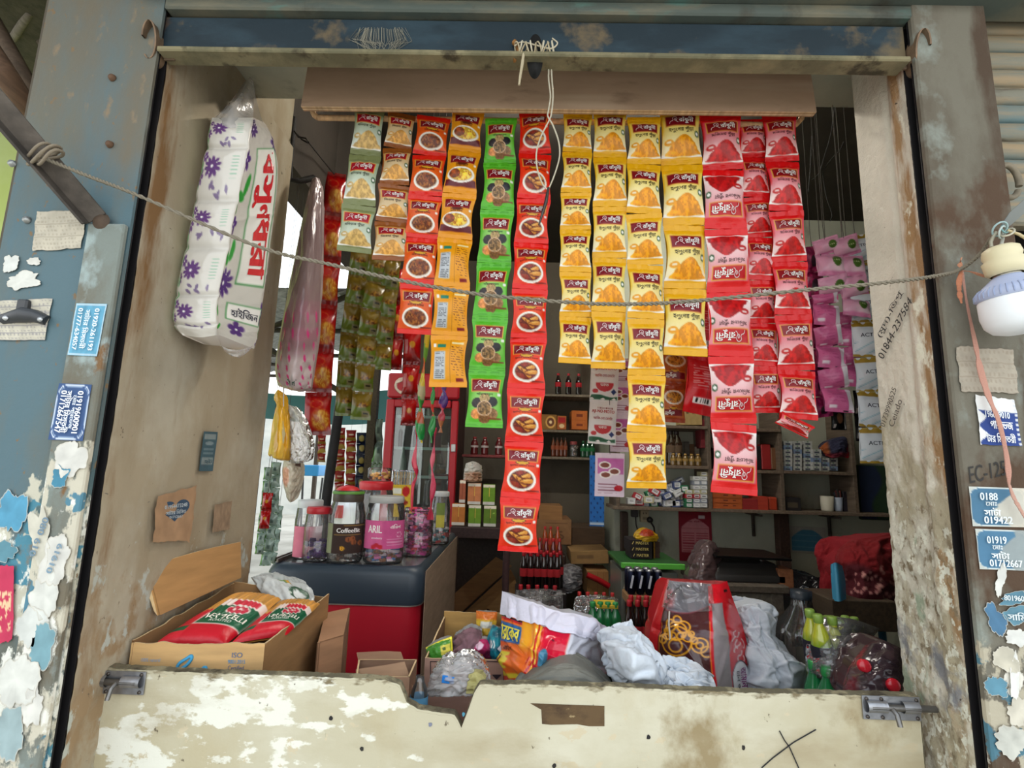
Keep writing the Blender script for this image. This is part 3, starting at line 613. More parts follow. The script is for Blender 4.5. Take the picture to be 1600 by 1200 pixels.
def lab_red(a, u, v):
    a = mixc(a, (168, 16, 26), rect(u, v, -1.1, 1.1, 0, 0.14)); a = mixc(a, (236, 190, 90), step(ell(u, v, -0.1, 0.30, 0.5, 0.10), 0.3)*0.6); a = mixc(a, (200, 30, 30), step(ell(u, v, -0.1, 0.30, 0.42, 0.08), 0.2))
    return mixc(a, (150, 14, 24), rect(u, v, -1.1, 1.1, 0.90, 1.0))
def lab_olive(a, u, v):
    a = mixc(a, (128, 146, 58), step(v-0.60+0.12*u*u, 0.05)); a = mixc(a, (156, 150, 110), rect(u, v, 0.05, 0.85, 0.70, 0.92)); return mixc(a, (40, 36, 28), rect(u, v, 0.25, 0.70, 0.77, 0.81))
def pinkp(u, v):
    a = C3(u, (226, 170, 196)); a = mixc(a, (244, 226, 232), np.clip((v-0.1)*1.6, 0, 1)*rect(u, v, -1.1, 1.1, 0.1, 0.9)*(0.55+0.3*np.sin(u*3))); a = mixc(a, (224, 150, 186), step(v-0.84, 0.06))
    a = mixc(a, (96, 128, 52), step(ell(u, v, 0.42, 0.46, 0.34, 0.24), 0.1)); return mixc(a, (216, 224, 180), rect(u, v, 0.20, 0.66, 0.43, 0.50)*(np.sin(u*40) > -0.2))
def pinkb(u, v):
    a = C3(u, (216, 124, 168)); a = mixc(a, (190, 90, 142), (np.sin(v*44) > 0.4)*rect(u, v, -0.75, 0.45, 0.2, 0.72)*(vnoise(u*9, v*30, 2) > 0.4)*0.6); a = mixc(a, (232, 226, 230), rect(u, v, 0.62, 1.1, 0, 1)); a = mixc(a, (240, 226, 234), rect(u, v, -0.72, -0.2, 0.76, 0.86)); return mixc(a, (30, 26, 30), rect(u, v, 0.25, 0.6, 0.93, 0.99))
def magenta(u, v):
    a = C3(u, (150, 32, 96)); n = fbm(u*3, v*5, 6, 3); a = mixc(a, (206, 84, 150), np.clip((n-0.45)*4, 0, 1)); return mixc(a, (60, 20, 50), step(ell(u, v, 0, 0.6, 0.4, 0.22), 0.2))
def actp(u, v):
    a = C3(u, (226, 230, 234)); a = mixc(a, (188, 160, 70), rect(u, v, -1.1, 1.1, 0, 0.16)+rect(u, v, -1.1, 1.1, 0.93, 1.1)); n = fbm(u*3, v*6, 7, 3)
    return mixc(a, (140, 190, 206), np.clip(1-np.abs(np.sin(u*3+v*14))*3, 0, 1)*rect(u, v, -0.9, 0.9, 0.60, 0.92)*0.9)
def aji(u, v):
    a = C3(u, (238, 234, 232)); a = mixc(a, (22, 110, 70), rect(u, v, -0.95, 0.95, 0.84, 0.95)*step(v-0.86-0.03*np.sin(u*3), 0.02)); a = mixc(a, (206, 24, 40), step(ell(u, v, 0.02, 0.60, 0.62, 0.17), 0.05)*step(v-0.575, 0.02))
    a = mixc(a, (206, 24, 40), step(ell(u, v, -0.62, 0.76, 0.2, 0.05), 0.2)); a = mixc(a, (40, 70, 130), step(1-np.abs((u-0.68)/0.2)-np.abs((v-0.77)/0.065), 0.1)); return mixc(a, (150, 60, 70), rect(u, v, -0.4, 0.75, 0.14, 0.17)*(np.sin(u*60) > -0.3))
def ajipink(u, v):
    a = C3(u, (236, 220, 230)); a = mixc(a, (214, 130, 190), rect(u, v, -0.85, 0.95, 0.12, 0.48)); a = mixc(a, (120, 40, 60), (np.sin(v*90) > 0.5)*rect(u, v, -0.8, 0.5, 0.7, 0.92)*0.5)
    for cu, cv in ((-0.35, 0.28), (0.3, 0.42), (-0.3, 0.5)): a = mixc(a, (250, 244, 240), step(ell(u, v, cu, cv, 0.42, 0.085), 0.1)); a = mixc(a, (150, 80, 50), step(ell(u, v, cu, cv, 0.30, 0.055), 0.2))
    return mixc(a, (206, 30, 60), step(ell(u, v, 0.6, 0.80, 0.30, 0.07), 0.1))
def redshiny(u, v):
    a = C3(u, (200, 22, 30)); a = mixc(a, (140, 10, 20), step(v-0.8, 0.1)*0.7); a = mixc(a, (226, 170, 60), step(ell(u, v, 0.1, 0.45, 0.35, 0.10), 0.2)); return mixc(a, (240, 230, 226), rect(u, v, -0.9, -0.5, 0.3, 0.7)*0.6)
def greenp(u, v):
    a = C3(u, (70, 140, 60)); a = mixc(a, (230, 236, 226), rect(u, v, -0.2, 0.7, 0.25, 0.75)); return mixc(a, (40, 60, 110), rect(u, v, -0.9, -0.4, 0.1, 0.9))
def blackp(u, v):
    a = C3(u, (26, 24, 28)); a = mixc(a, (150, 112, 84), step(ell(u, v, 0, 0.42, 0.42, 0.26), 0.15)); a = mixc(a, (206, 200, 196), rect(u, v, -0.8, -0.5, 0.7, 0.9)+rect(u, v, 0.7, 0.92, 0.1, 0.95)); return a
def miniredp(u, v):
    a = C3(u, (176, 36, 40)); a = mixc(a, (196, 170, 90), step(v-0.62, 0.1)); return mixc(a, (240, 220, 210), rect(u, v, -0.5, 0.6, 0.3, 0.45))
def minibluep(u, v):
    a = C3(u, (34, 52, 96)); a = mixc(a, (210, 190, 130), step(ell(u, v, 0.1, 0.5, 0.6, 0.3), 0.15)); return a
def silver(u, v):
    a = C3(u, (176, 196, 186)); a = mixc(a, (110, 170, 80), step(ell(u, v, 0, 0.5, 1.2, 0.5), 0.3)*0.0+rect(u, v, -1.1, -0.6, 0.1, 0.9)); return mixc(a, (90, 110, 108), rect(u, v, -0.2, 0.5, 0.35, 0.6)*0.7)

SACH = {}
CHEF = [(-0.62, 0.355), (-0.60, 0.325), (-0.53, 0.305), (-0.46, 0.30), (-0.42, 0.275), (-0.45, 0.25), (-0.40, 0.225), (-0.30, 0.22), (-0.22, 0.245), (-0.24, 0.285), (-0.32, 0.30), (-0.36, 0.275), (-0.30, 0.255), (-0.27, 0.30), (-0.22, 0.325), (-0.16, 0.335)]
def sachet_mesh(key, w, h, paint, b0=0.10, b1=0.10, thick=0.011, texts=(), chef=None, seed=0, nu=44, nv=66, mat=None, flip=False, back=(200, 200, 200), waist=0.115):
    """a sealed pillow sachet hanging from its top edge: crimped bands, bulged body, print on the front"""
    r = np.random.default_rng(seed)
    ph = r.random(6)*6.28
    def surf(u, v):
        t = np.clip((v-b0)/(1-b0-b1), 0, 1); bod = np.sin(np.pi*t); bl = thick*bod**0.75*(1-np.abs(u)**2.6)
        wr = 0.0009*np.sin(u*9+ph[0]+3*t)*np.exp(-((t-0.05)/0.10)**2)+0.0009*np.sin(u*8+ph[1]-3*t)*np.exp(-((t-0.95)/0.10)**2)+0.0011*np.sin(3*u+ph[2]+5*t)*bod
        cr = 0.0006*np.sin(v*h/0.0032*2*np.pi)*((t <= 0)|(t >= 1))
        lean = 0.004*np.sin(ph[3])*u*bod
        return np.stack([u*w/2*(1-waist*bod**0.8)+0.0015*math.sin(ph[4])*bod, -bl-wr-cr-lean-0.004*np.sin(np.pi*v), -v*h], -1)
    u, v = np.meshgrid(np.linspace(-1, 1, nu), np.linspace(0, 1, nv)); mb = MB()
    pv = 1-v if flip else v; pu = -u if flip else u
    mb.grid(surf(u, v), paint(pu, pv))
    g = surf(*np.meshgrid(np.linspace(-1, 1, 9), np.linspace(0, 1, 13))); g[..., 1] = -g[..., 1]*0.8+0.0003-0.004*np.sin(np.pi*np.linspace(0, 1, 13))[:, None]
    mb.grid(g, back, flip=True)
    def mp(x, y):
        if flip: x, y = -x, 1-y
        return surf(np.float64(x), np.float64(y))+np.array([0, -0.0013, 0])
    for tx, col, cu, cv, fw, fh, bold in texts: mb.text(tx, lambda x, y, cu=cu, cv=cv: mp(cu+x, cv-y), col, fit=(fw, fh), bold=bold)
    if chef:
        pts = catmull(CHEF, 40); pts = np.array([(x, chef[0]+(y-0.287)*chef[1]) for x, y in pts]); d = np.gradient(pts, axis=0); k = np.stack([-d[:, 1]*2.4, d[:, 0]/2.4], 1); k /= np.linalg.norm(k*np.array([1, 2.4]), axis=1)[:, None]
        a = pts+k*0.016; b = pts-k*0.016
        mb.grid(np.array([[mp(*q) for q in a], [mp(*q) for q in b]]), (232, 206, 206), sm=False)
    v_ = np.concatenate(mb.v); mb.c = [np.clip(q, 0, 1)**1.32*0.76 for q in mb.c]; me = bpy.data.meshes.new('sachet'); me.from_pydata(v_.tolist(), [], mb.f)
    ca = me.color_attributes.new('Col', 'FLOAT_COLOR', 'POINT'); ca.data.foreach_set('color', np.concatenate([np.clip(np.concatenate(mb.c), 0, 1), np.ones((len(v_), 1))], 1).astype(np.float32).ravel())
    me.materials.append(mat or FOIL); me.polygons.foreach_set('use_smooth', mb.sm); me.update()
    SACH.setdefault(key, []).append((me, w, h)); return me
BN = 'রাঁধুনী'
def brandtx(cv, fh=0.14): return (BN, WHITE, 0.27, cv, 0.80, fh, 0.02)
SW, SH = 0.080, 0.100
TUR = powder((240, 190, 30), (244, 218, 100), (250, 240, 206), (240, 172, 14), (196, 116, 6), seed=3)
CHI = powder((226, 26, 34), (226, 92, 112), (250, 226, 222), (206, 46, 44), (120, 14, 20), pc=(160, 20, 40), seed=5)
CHI2 = powder((232, 30, 34), (236, 150, 160), (250, 232, 230), (196, 40, 44), (120, 14, 20), pc=(206, 26, 48), seed=6)
for s in range(3):
    dk = (46, 56, 40)
    sachet_mesh('coriander', SW, SH, powder((150, 156, 112), (176, 190, 160), (226, 232, 222), (214, 184, 122), (150, 110, 60), pc=(186, 22, 60), seed=7), texts=[brandtx(0.288), ('ধিনয়ার গুঁড়া', (46, 64, 46), -0.05, 0.455, 1.3, 0.085, 0.0)], chef=(0.287, 1), seed=s, back=(150, 156, 112))
    sachet_mesh('cumin', SW, SH, powder((164, 104, 44), (206, 176, 130), (232, 216, 186), (224, 176, 96), (150, 96, 40), pc=(170, 22, 52), seed=8), texts=[brandtx(0.288), ('িজরার গুঁড়া', (60, 42, 24), -0.05, 0.455, 1.2, 0.085, 0.0)], chef=(0.287, 1), seed=10+s, back=(164, 104, 44))
    sachet_mesh('meat', SW, SH, curry((230, 52, 26), (232, 112, 32), (150, 84, 36), (190, 128, 60), (84, 40, 20), 11, (240, 140, 50)), texts=[brandtx(0.265), ('মাংেসর মসলা', (110, 40, 14), 0.0, 0.445, 1.0, 0.045, 0.0)], chef=(0.262, 0.95), seed=20+s, back=(230, 52, 26))
    sachet_mesh('fish', SW, SH, fish, texts=[brandtx(0.25), ('মােছর মসলা', (120, 60, 20), 0.0, 0.43, 0.8, 0.045, 0.0)], chef=(0.248, 1), seed=30+s, back=(238, 172, 36))
    sachet_mesh('fishback', SW, SH, backside((240, 176, 32), (206, 210, 214), 4), seed=40+s, back=(238, 172, 36))
    sachet_mesh('five', SW, SH, five, texts=[brandtx(0.292, 0.15), ('পাঁচেফাড়ন', (50, 90, 40), 0.0, 0.455, 1.0, 0.055, 0.0)], chef=(0.292, 1.1), seed=50+s, back=(116, 198, 66))
    sachet_mesh('roast', SW, SH, drums, texts=[brandtx(0.265), ('মুরিগর মাংেসর মসলা', (120, 40, 10), 0.0, 0.445, 1.4, 0.045, 0.0)], chef=(0.262, 0.95), seed=60+s, back=(236, 44, 26))
    sachet_mesh('turmeric', SW, SH, TUR, texts=[brandtx(0.288), ('হলুেদর গুঁড়া', (46, 36, 16), 0.0, 0.465, 1.38, 0.105, 0.006)], chef=(0.287, 1), seed=70+s, back=(240, 192, 40))
    sachet_mesh('chilli', SW, SH, CHI, texts=[brandtx(0.288), ('মিরেচর গুঁড়া', (80, 16, 26), 0.0, 0.455, 1.3, 0.09, 0.0)], chef=(0.287, 1), seed=80+s, back=(226, 26, 34))
    sachet_mesh('chilliflip', SW, SH, CHI2, texts=[(BN, WHITE, 0.28, 0.288, 0.92, 0.155, 0.022), ('মিরেচর গুঁড়া', (80, 16, 26), -0.08, 0.47, 1.35, 0.095, 0.0)], chef=(0.287, 1.2), seed=90+s, flip=True, back=(232, 30, 34))
    sachet_mesh('redback', SW, SH, backside((214, 24, 40), WHITE, 5, True), seed=100+s, back=(214, 24, 40))
    kw = dict(nu=26, nv=36)
    sachet_mesh('rednoodle', 0.085, 0.11, noodle((190, 28, 30), (206, 120, 40), (240, 200, 100), 3, lab_red), thick=0.016, seed=110+s, waist=0.05, back=(176, 24, 28), mat=GLOSSY, **kw)
    sachet_mesh('olivenoodle', 0.085, 0.11, noodle((150, 128, 50), (120, 76, 30), (200, 160, 70), 4, lab_olive), thick=0.015, seed=120+s, waist=0.05, back=(140, 120, 50), mat=GLOSSY, **kw)
    sachet_mesh('brownmix', SW, SH, curry((176, 84, 30), (196, 110, 40), (206, 150, 60), (220, 170, 80), (110, 60, 20), 14, (220, 150, 50)), texts=[brandtx(0.265)], seed=130+s, flip=True, back=(176, 84, 30), **kw)
    sachet_mesh('pinkfront', 0.055, 0.055, pinkp, thick=0.009, seed=140+s, waist=0.03, back=(226, 170, 196), **kw)
    sachet_mesh('pinkback', 0.055, 0.055, pinkb, thick=0.009, seed=150+s, waist=0.03, back=(216, 124, 168), **kw)
    sachet_mesh('magenta', 0.055, 0.055, magenta, thick=0.009, seed=160+s, waist=0.03, back=(150, 32, 96), **kw)
    sachet_mesh('active', 0.075, 0.09, actp, texts=[('ACTIVE', (50, 56, 80), 0.15, 0.42, 1.3, 0.11, 0.0)], thick=0.009, seed=170+s, waist=0.03, back=(226, 230, 234), **kw)
    sachet_mesh('seasoning', 0.095, 0.125, aji, texts=[('AJI-NO-MOTO', (206, 40, 60), 0, 0.25, 1.65, 0.10, 0.02), ('আিজ-েনা-েমােটা', (190, 40, 70), 0, 0.40, 1.4, 0.08, 0.0), ('ভাত', WHITE, 0.0, 0.62, 0.6, 0.06, 0.0)], thick=0.008, seed=180+s, waist=0.02, back=(238, 234, 232))
    sachet_mesh('seasoningpink', 0.095, 0.125, ajipink, thick=0.008, seed=190+s, waist=0.02, back=(236, 220, 230))
    sachet_mesh('redshiny', 0.06, 0.09, redshiny, thick=0.013, seed=200+s, back=(190, 20, 28), mat=GLOSSY, **kw)
    sachet_mesh('greenpack', 0.06, 0.09, greenp, thick=0.010, seed=210+s, back=(70, 140, 60), **kw)
    sachet_mesh('blackpack', 0.06, 0.07, blackp, thick=0.006, seed=220+s, back=(26, 24, 28), **kw)
    kw = dict(nu=14, nv=18)
    sachet_mesh('minired', 0.08, 0.08, miniredp, thick=0.018, seed=230+s, back=(176, 36, 40), **kw)
    sachet_mesh('miniblue', 0.08, 0.08, minibluep, thick=0.018, seed=240+s, back=(34, 52, 96), **kw)
    sachet_mesh('silver', 0.05, 0.05, silver, thick=0.012, seed=250+s, waist=0.15, back=(120, 150, 100), mat=GLOSSY, **kw)

G1 = 'spice sachet strips on the rail'
def strip(name, label, cat, kinds, seams, wpx, Y, yaw=0.0, group=None, sway=0.006, part='sachet', sub=0):
    """one hanging strip: seams are the joins between sachets, top to bottom"""
    if group == G1: seams = [(seams[0][0], seams[1][1]-0.96*(seams[2][1]-seams[1][1]))]+seams[1:]
    n = len(seams)-1; r = np.random.default_rng((len(label)*31+n*7) % 9999)
    ys = [Y+(sway if k % 2 else -sway)*(0 if k == 0 else 1) for k in range(n+1)]
    pts = [P(x, y, yy) for (x, y), yy in zip(seams, ys)]
    root = thing(name, label, cat, pts[0], group)
    if isinstance(kinds, str): kinds = [kinds]*n
    if group != G1:                                                                    # the cord it hangs by
        p = pts[0]; zt = 2.40 if Y < 1.36 else 2.36 if (p[0] < -0.80 and Y < 3.3) else 2.998 if Y < 3.0 else 2.60
        MB().tube([p+[0, 0, -.004], p+[0, .004, .05], [p[0], p[1]+.002, zt]], .0009, (70, 66, 60), n=4).build('cord', ROPE, root)
    wps = np.linspace(wpx[0], wpx[1], n)
    for k in range(n):
        me, w0, h0 = SACH[kinds[k]][(k*2+len(label)) % len(SACH[kinds[k]])]
        a, b = pts[k], pts[k+1]; z = a-b; L = np.linalg.norm(z); z = z/L
        ya = yaw+r.uniform(-0.10, 0.10); x = np.array([math.cos(ya), math.sin(ya), 0]); x = x-z*(x@z); x /= np.linalg.norm(x); y = np.cross(z, x)
        mx, my = (seams[k][0]+seams[k+1][0])/2, (seams[k][1]+seams[k+1][1])/2
        W = wps[k]*MPP(mx, my, Y)/max(0.5, math.cos(yaw)); sx = W/w0; sz = L/h0
        o = bpy.data.objects.new(part, me); COL.objects.link(o); o.parent = root
        sy = (sx+sz)/2
        o.matrix_local = Matrix(((x[0]*sx, y[0]*sy, z[0]*sz, a[0]-pts[0][0]), (x[1]*sx, y[1]*sy, z[1]*sz, a[1]-pts[0][1]), (x[2]*sx, y[2]*sy, z[2]*sz, a[2]-pts[0][2]), (0, 0, 0, 1)))
    return root
SY = 1.205
strip('sachet_strip', 'sage green coriander sachet strip, leftmost on the rail', 'sachets', 'coriander', [(578, 176), (571, 243), (561, 321), (553, 394)], (46, 52), SY, 0.15, G1)
strip('sachet_strip', 'brown cumin sachet strip, second from the left on the rail', 'sachets', 'cumin', [(628, 176), (621, 232), (616, 289), (612, 347), (608, 407)], (42, 52), SY, 0.12, G1)
strip('sachet_strip', 'orange meat-curry sachet strip with bowl pictures beside the brown strip', 'sachets', 'meat', [(678, 177), (671, 243), (665, 306), (659, 372), (653, 444), (648, 522)], (52, 55), SY, 0.08, G1)
strip('sachet_strip', 'mustard yellow sachet strip whose lower three sachets show their printed backs', 'sachets', ['fish']*3+['fishback']*3, [(732, 175), (726, 237), (718, 303), (711, 373), (706, 448), (702, 524), (700, 605)], (50, 58), SY, 0.10, G1)
strip('sachet_strip', 'green sachet strip with seed pictures between yellow and red strips', 'sachets', 'five', [(783, 181), (781, 255), (777, 328), (772, 411), (766, 495), (761, 578), (756, 668)], (50, 58), SY, 0.04, G1)
strip('sachet_strip', 'longest red sachet strip with drumstick bowl pictures', 'sachets', 'roast', [(836, 184), (836, 241), (834, 311), (830, 380), (828, 452), (826, 528), (822, 607), (819, 690), (813, 778), (809, 862)], (50, 63), SY-0.005, 0.0, G1)
strip('sachet_strip', 'narrowest yellow turmeric sachet strip, right beside the open gap', 'sachets', 'turmeric', [(903, 186), (902, 238), (900, 301), (899, 359), (899, 425), (899, 495), (898, 568)], (46, 51), SY, 0.0, G1)
strip('sachet_strip', 'yellow turmeric sachet strip of five, second of the four yellow ones', 'sachets', 'turmeric', [(953, 185), (953, 246), (953, 323), (952, 403), (951, 487), (950, 576)], (52, 54), SY, -0.03, G1)
strip('sachet_strip', 'longest yellow turmeric sachet strip, in front of the shelves', 'sachets', 'turmeric', [(1006, 187), (1006, 257), (1006, 334), (1008, 414), (1009, 498), (1010, 586), (1010, 676), (1010, 763)], (52, 62), SY-0.008, -0.03, G1)
strip('sachet_strip', 'widest yellow turmeric sachet strip with four big sachets', 'sachets', 'turmeric', [(1062, 181), (1065, 258), (1069, 352), (1070, 451), (1071, 556)], (62, 67), SY, -0.05, G1)
strip('sachet_strip', 'longest red chilli sachet strip, its sachets hanging upside down', 'sachets', ['chilli']+['chilliflip']*5, [(1125, 185), (1129, 266), (1134, 358), (1138, 457), (1142, 557), (1146, 662), (1147, 772)], (62, 71), SY-0.008, -0.06, G1)
strip('sachet_strip', 'narrow red chilli sachet strip squeezed between two wider red strips', 'sachets', 'chilli', [(1175, 187), (1177, 246), (1181, 308), (1186, 371), (1189, 438), (1191, 505), (1194, 572), (1196, 645)], (42, 47), SY+0.02, -0.08, G1)
strip('sachet_strip', 'rightmost red chilli sachet strip, its last sachet folded up', 'sachets', 'chilli', [(1217, 188), (1222, 253), (1228, 330), (1233, 409), (1239, 492), (1244, 579), (1248, 655), (1236, 673)], (50, 58), SY, -0.12, G1)
strip('sachet_strip', 'red sachets turned backwards with a barcode, behind the chilli strips', 'sachets', 'redback', [(1103, 470), (1101, 556), (1094, 648)], (52, 58), 1.32, 0.25)
strip('sachet_strip', 'brown mixed-spice sachets hanging behind the widest yellow strip', 'sachets', 'brownmix', [(1058, 490), (1056, 548), (1053, 603), (1050, 660)], (44, 40), 1.40, -0.1)
strip('sachet_strip', 'green and white packets hanging left of the barcode sachets', 'packets', 'greenpack', [(1082, 545), (1084, 595), (1083, 642)], (26, 22), 1.7, 0.1)
G2 = 'noodle packet strips by the side opening'
strip('noodle_strip', 'dark red noodle packet strip hanging beside the pink napkins', 'noodles', 'rednoodle', [(523, 270), (520, 338), (514, 406), (508, 476), (502, 545), (498, 613), (496, 680)], (32, 37), 1.95, 0.35, None, part='noodle_packet')
strip('noodle_strip', 'olive noodle packet strip nearest the dark red noodles', 'noodles', 'olivenoodle', [(564, 385), (559, 430), (553, 475), (547, 520), (543, 564), (540, 605), (538, 650)], (27, 27), 2.0, 0.3, G2, part='noodle_packet')
strip('noodle_strip', 'olive noodle packet strip, middle one and lowest of three', 'noodles', 'olivenoodle', [(592, 392), (588, 440), (580, 483), (575, 525), (571, 568), (567, 612), (563, 656)], (29, 29), 1.98, 0.3, G2, part='noodle_packet')
strip('noodle_strip', 'shortest olive noodle packet strip, right of the other two', 'noodles', 'olivenoodle', [(613, 404), (609, 452), (604, 495), (600, 538), (597, 578)], (26, 26), 2.0, 0.3, G2, part='noodle_packet')
strip('snack_strip', 'shiny red snack packets with white marks behind the orange strip', 'snacks', 'redshiny', [(624, 420), (620, 475), (618, 530), (615, 578)], (26, 24), 2.05, 0.3, part='packet')
strip('snack_strip', 'shiny red snack packets hanging over the red cooler sign', 'snacks', 'redshiny', [(645, 515), (643, 570), (640, 622), (638, 665)], (28, 24), 2.05, 0.1, part='packet')
G3 = 'pink sachet columns beside the right jamb'
strip('shampoo_strip', 'left column of pink sachets with round green emblems by the right jamb', 'sachets', 'pinkfront', [(1288, 372), (1294, 397), (1300, 431), (1303, 461)], (36, 40), 1.36, -0.15, G3, 0.012)
strip('shampoo_strip', 'right column of pink sachets with round green emblems by the right jamb', 'sachets', 'pinkfront', [(1318, 370), (1326, 400), (1331, 432), (1337, 466), (1339, 494)], (36, 38), 1.35, -0.15, G3, 0.012)
strip('shampoo_strip', 'left column of pink sachet backs with white edges under the green emblems', 'sachets', 'pinkback', [(1288, 458), (1290, 476), (1292, 509), (1296, 542), (1300, 575), (1305, 608), (1312, 644)], (36, 42), 1.37, -0.15, G3, 0.010)
strip('shampoo_strip', 'right column of pink sachet backs ending above the black packets', 'sachets', 'pinkback', [(1326, 486), (1328, 509), (1330, 541), (1333, 573), (1336, 604)], (34, 30), 1.39, -0.15, G3, 0.010)
strip('shampoo_strip', 'magenta sachet column half hidden behind the last chilli strip', 'sachets', 'magenta', [(1268, 385), (1271, 425), (1274, 465), (1276, 505), (1278, 545), (1281, 585), (1284, 620), (1286, 652)], (24, 30), 1.45, -0.15, None, 0.010)
strip('sachet_strip', 'white and gold sachet strip lettered in dark blue, tucked behind the right jamb', 'sachets', 'active', [(1336, 368), (1344, 410), (1350, 452), (1354, 503), (1358, 558), (1362, 612), (1366, 668), (1368, 724)], (40, 44), 1.36, -0.2, None, 0.006)
strip('packet_strip', 'black portrait packets under the pink sachet backs', 'packets', 'blackpack', [(1310, 640), (1311, 672)], (24, 22), 1.5, -0.1)
strip('packet_strip', 'black and white packets beside the gold strip', 'packets', 'blackpack', [(1342, 610), (1344, 650), (1347, 690)], (18, 18), 1.55, -0.1)
strip('seasoning_strip', 'white seasoning packets with a red bowl, hanging in clear film', 'packets', 'seasoning', [(946, 560), (943, 628), (940, 694)], (44, 43), 1.62, 0.05)
strip('seasoning_strip', 'pink seasoning packets behind the red-bowl packets', 'packets', 'seasoningpink', [(972, 560), (972, 600), (971, 648), (970, 706)], (32, 34), 1.68, -0.05)
strip('seasoning_strip', 'single pink seasoning packet below the red-bowl packets', 'packets', 'seasoningpink', [(953, 708), (952, 776)], (46, 46), 1.62, 0.0)

# ================================================================ left jamb: tissue pack, napkins, bags
def flower(a, s, t, cs, ct, r, n, c, asp=1.0, ph=0.0, eye=WHITE):
    dx, dy = (s-cs)*asp, t-ct; rr = np.hypot(dx, dy); th = np.arctan2(dy, dx)+ph
    m = step(r*(0.45+0.55*np.abs(np.cos(th*n/2))**0.6)-rr, r*0.2); a = mixc(a, c, m); return mixc(a, eye, step(r*0.14-rr, r*0.1))
def leaf(a, s, t, cs, ct, r, ang, c=(60, 150, 60), asp=1.0):
    dx, dy = (s-cs)*asp, t-ct; x = dx*math.cos(ang)+dy*math.sin(ang); y = -dx*math.sin(ang)+dy*math.cos(ang)
    return mixc(a, c, step(1-np.sqrt((x/r)**2+(y/(r*0.45))**2), 0.3))
rows = []
for y, xl, xc, xr in ((184, 331, 394, 412), (197, 329, 391, 420), (225, 324, 388, 428), (263, 316, 382, 433), (317, 305, 371, 430), (350, 299, 364, 425), (402, 288, 354, 418), (442, 279, 345, 412), (478, 273, 339, 406), (506, 272, 339, 401), (524, 285, 341, 397)):
    e = 0.012 if y in (184, 524) else 0.0; yb = y+6 if y < 200 else y+20*max(0, (y-380)/144)
    rows.append([P(xl+2, y, 1.16), P(xl, y, 1.118), P(xl+6, y, 1.104+e), P(xl*.5+xc*.5, y+3*(y > 500), 1.098+e), P(xc-5, y, 1.104+e), P(xc+3, y, 1.122+e), P(xc*.5+xr*.5, (y+yb)/2, 1.20), P(xr-2, yb, 1.285), P(xr, yb, 1.31)])
g = net(rows, 150, 240); nv, nu = g.shape[:2]
tt, ss = np.meshgrid(np.linspace(0, 1, nv), np.linspace(0, 1, nu), indexing='ij')
crease = sum(np.exp(-((tt-c)/0.012)**2) for c in (0.215, 0.39, 0.57, 0.75, 0.90))*np.clip(1-np.abs(ss-0.32)/0.30, 0, 1)**0.4
g = g+np.array([0, 1, 0])*(0.007*crease)[..., None]; g = crumple(g, 0.0022, 6, 3)
a = C3(ss, (204, 199, 190)); a = mixc(a, (176, 174, 168), np.clip(crease, 0, 1)*0.25)
rr_ = np.random.default_rng(2); PUR = (84, 50, 120)
for k in range(5):
    t0 = 0.03+0.178*k
    a = flower(a, ss, tt, 0.30, t0+0.085, 0.038, 10, (96, 62, 118), 0.62, 0.3*k); a = flower(a, ss, tt, 0.20, t0+0.12, 0.028, 7, (110, 76, 130), 0.62, k); a = flower(a, ss, tt, 0.22, t0+0.05, 0.024, 6, (104, 70, 124), 0.62)
    for j in range(6): a = leaf(a, ss, tt, 0.15+0.05*rr_.random(), t0+0.16*rr_.random(), 0.016, rr_.random()*6, (104, 174, 110), 0.62)
    for j in range(5): a = leaf(a, ss, tt, 0.30+0.16*rr_.random(), t0+0.14+0.03*rr_.random(), 0.013, rr_.random()*6, (120, 104, 136), 0.62)
    a = mixc(a, (120, 170, 140), rect(ss, tt, 0.425, 0.47, t0+0.04, t0+0.12, 0.01)*(np.sin(tt*500) > 0)*0.8)
a = mixc(a, (110, 170, 110), rect(ss, tt, 0.06, 0.135, 0.05, 0.95, 0.05)*(fbm(ss*20, tt*30, 4, 3) > 0.45)*0.7)
for cs, ct, r, n in ((0.66, 0.12, 0.05, 8), (0.60, 0.27, 0.045, 6), (0.59, 0.50, 0.04, 6), (0.62, 0.70, 0.062, 11), (0.90, 0.20, 0.05, 6), (0.94, 0.42, 0.035, 5), (0.95, 0.66, 0.045, 7), (0.90, 0.80, 0.05, 6), (0.74, 0.905, 0.05, 5), (0.93, 0.96, 0.04, 5), (0.64, 0.05, 0.03, 6)):
    a = flower(a, ss, tt, cs, ct, r, n, PUR, 0.9, cs*9)
for cs, ct, an in ((0.62, 0.38, 0.3), (0.58, 0.42, 1.2), (0.66, 0.35, 2.0), (0.60, 0.60, 1.0), (0.64, 0.58, 1.8), (0.59, 0.82, 1.3), (0.60, 0.92, 2.4), (0.92, 0.90, 1.2), (0.93, 0.56, 1.5)): a = leaf(a, ss, tt, cs, ct, 0.034, an, (52, 150, 58), 0.9)
lb = rect(ss, tt, 0.70, 0.88, 0.22, 0.70, 0.006); a = mixc(a, (90, 150, 96), lb); a = mixc(a, (236, 232, 224), rect(ss, tt, 0.71, 0.87, 0.225, 0.692, 0.006))
a = mixc(a, (90, 150, 96), rect(ss, tt, 0.67, 0.90, 0.775, 0.858, 0.006)); a = mixc(a, (238, 234, 228), rect(ss, tt, 0.68, 0.89, 0.78, 0.852, 0.006))
t = thing('tissue_pack', 'tall plastic-wrapped toilet tissue pack with purple flowers on the left jamb', 'tissue', g[-1, nu//2])
mb = MB(); mb.grid(g, a)
bk = g[::6, ::6].copy(); bk[..., 1] = np.maximum(bk[..., 1], 1.16)+0.10; bk[..., 0] = np.clip(bk[..., 0], -0.78, -0.66)
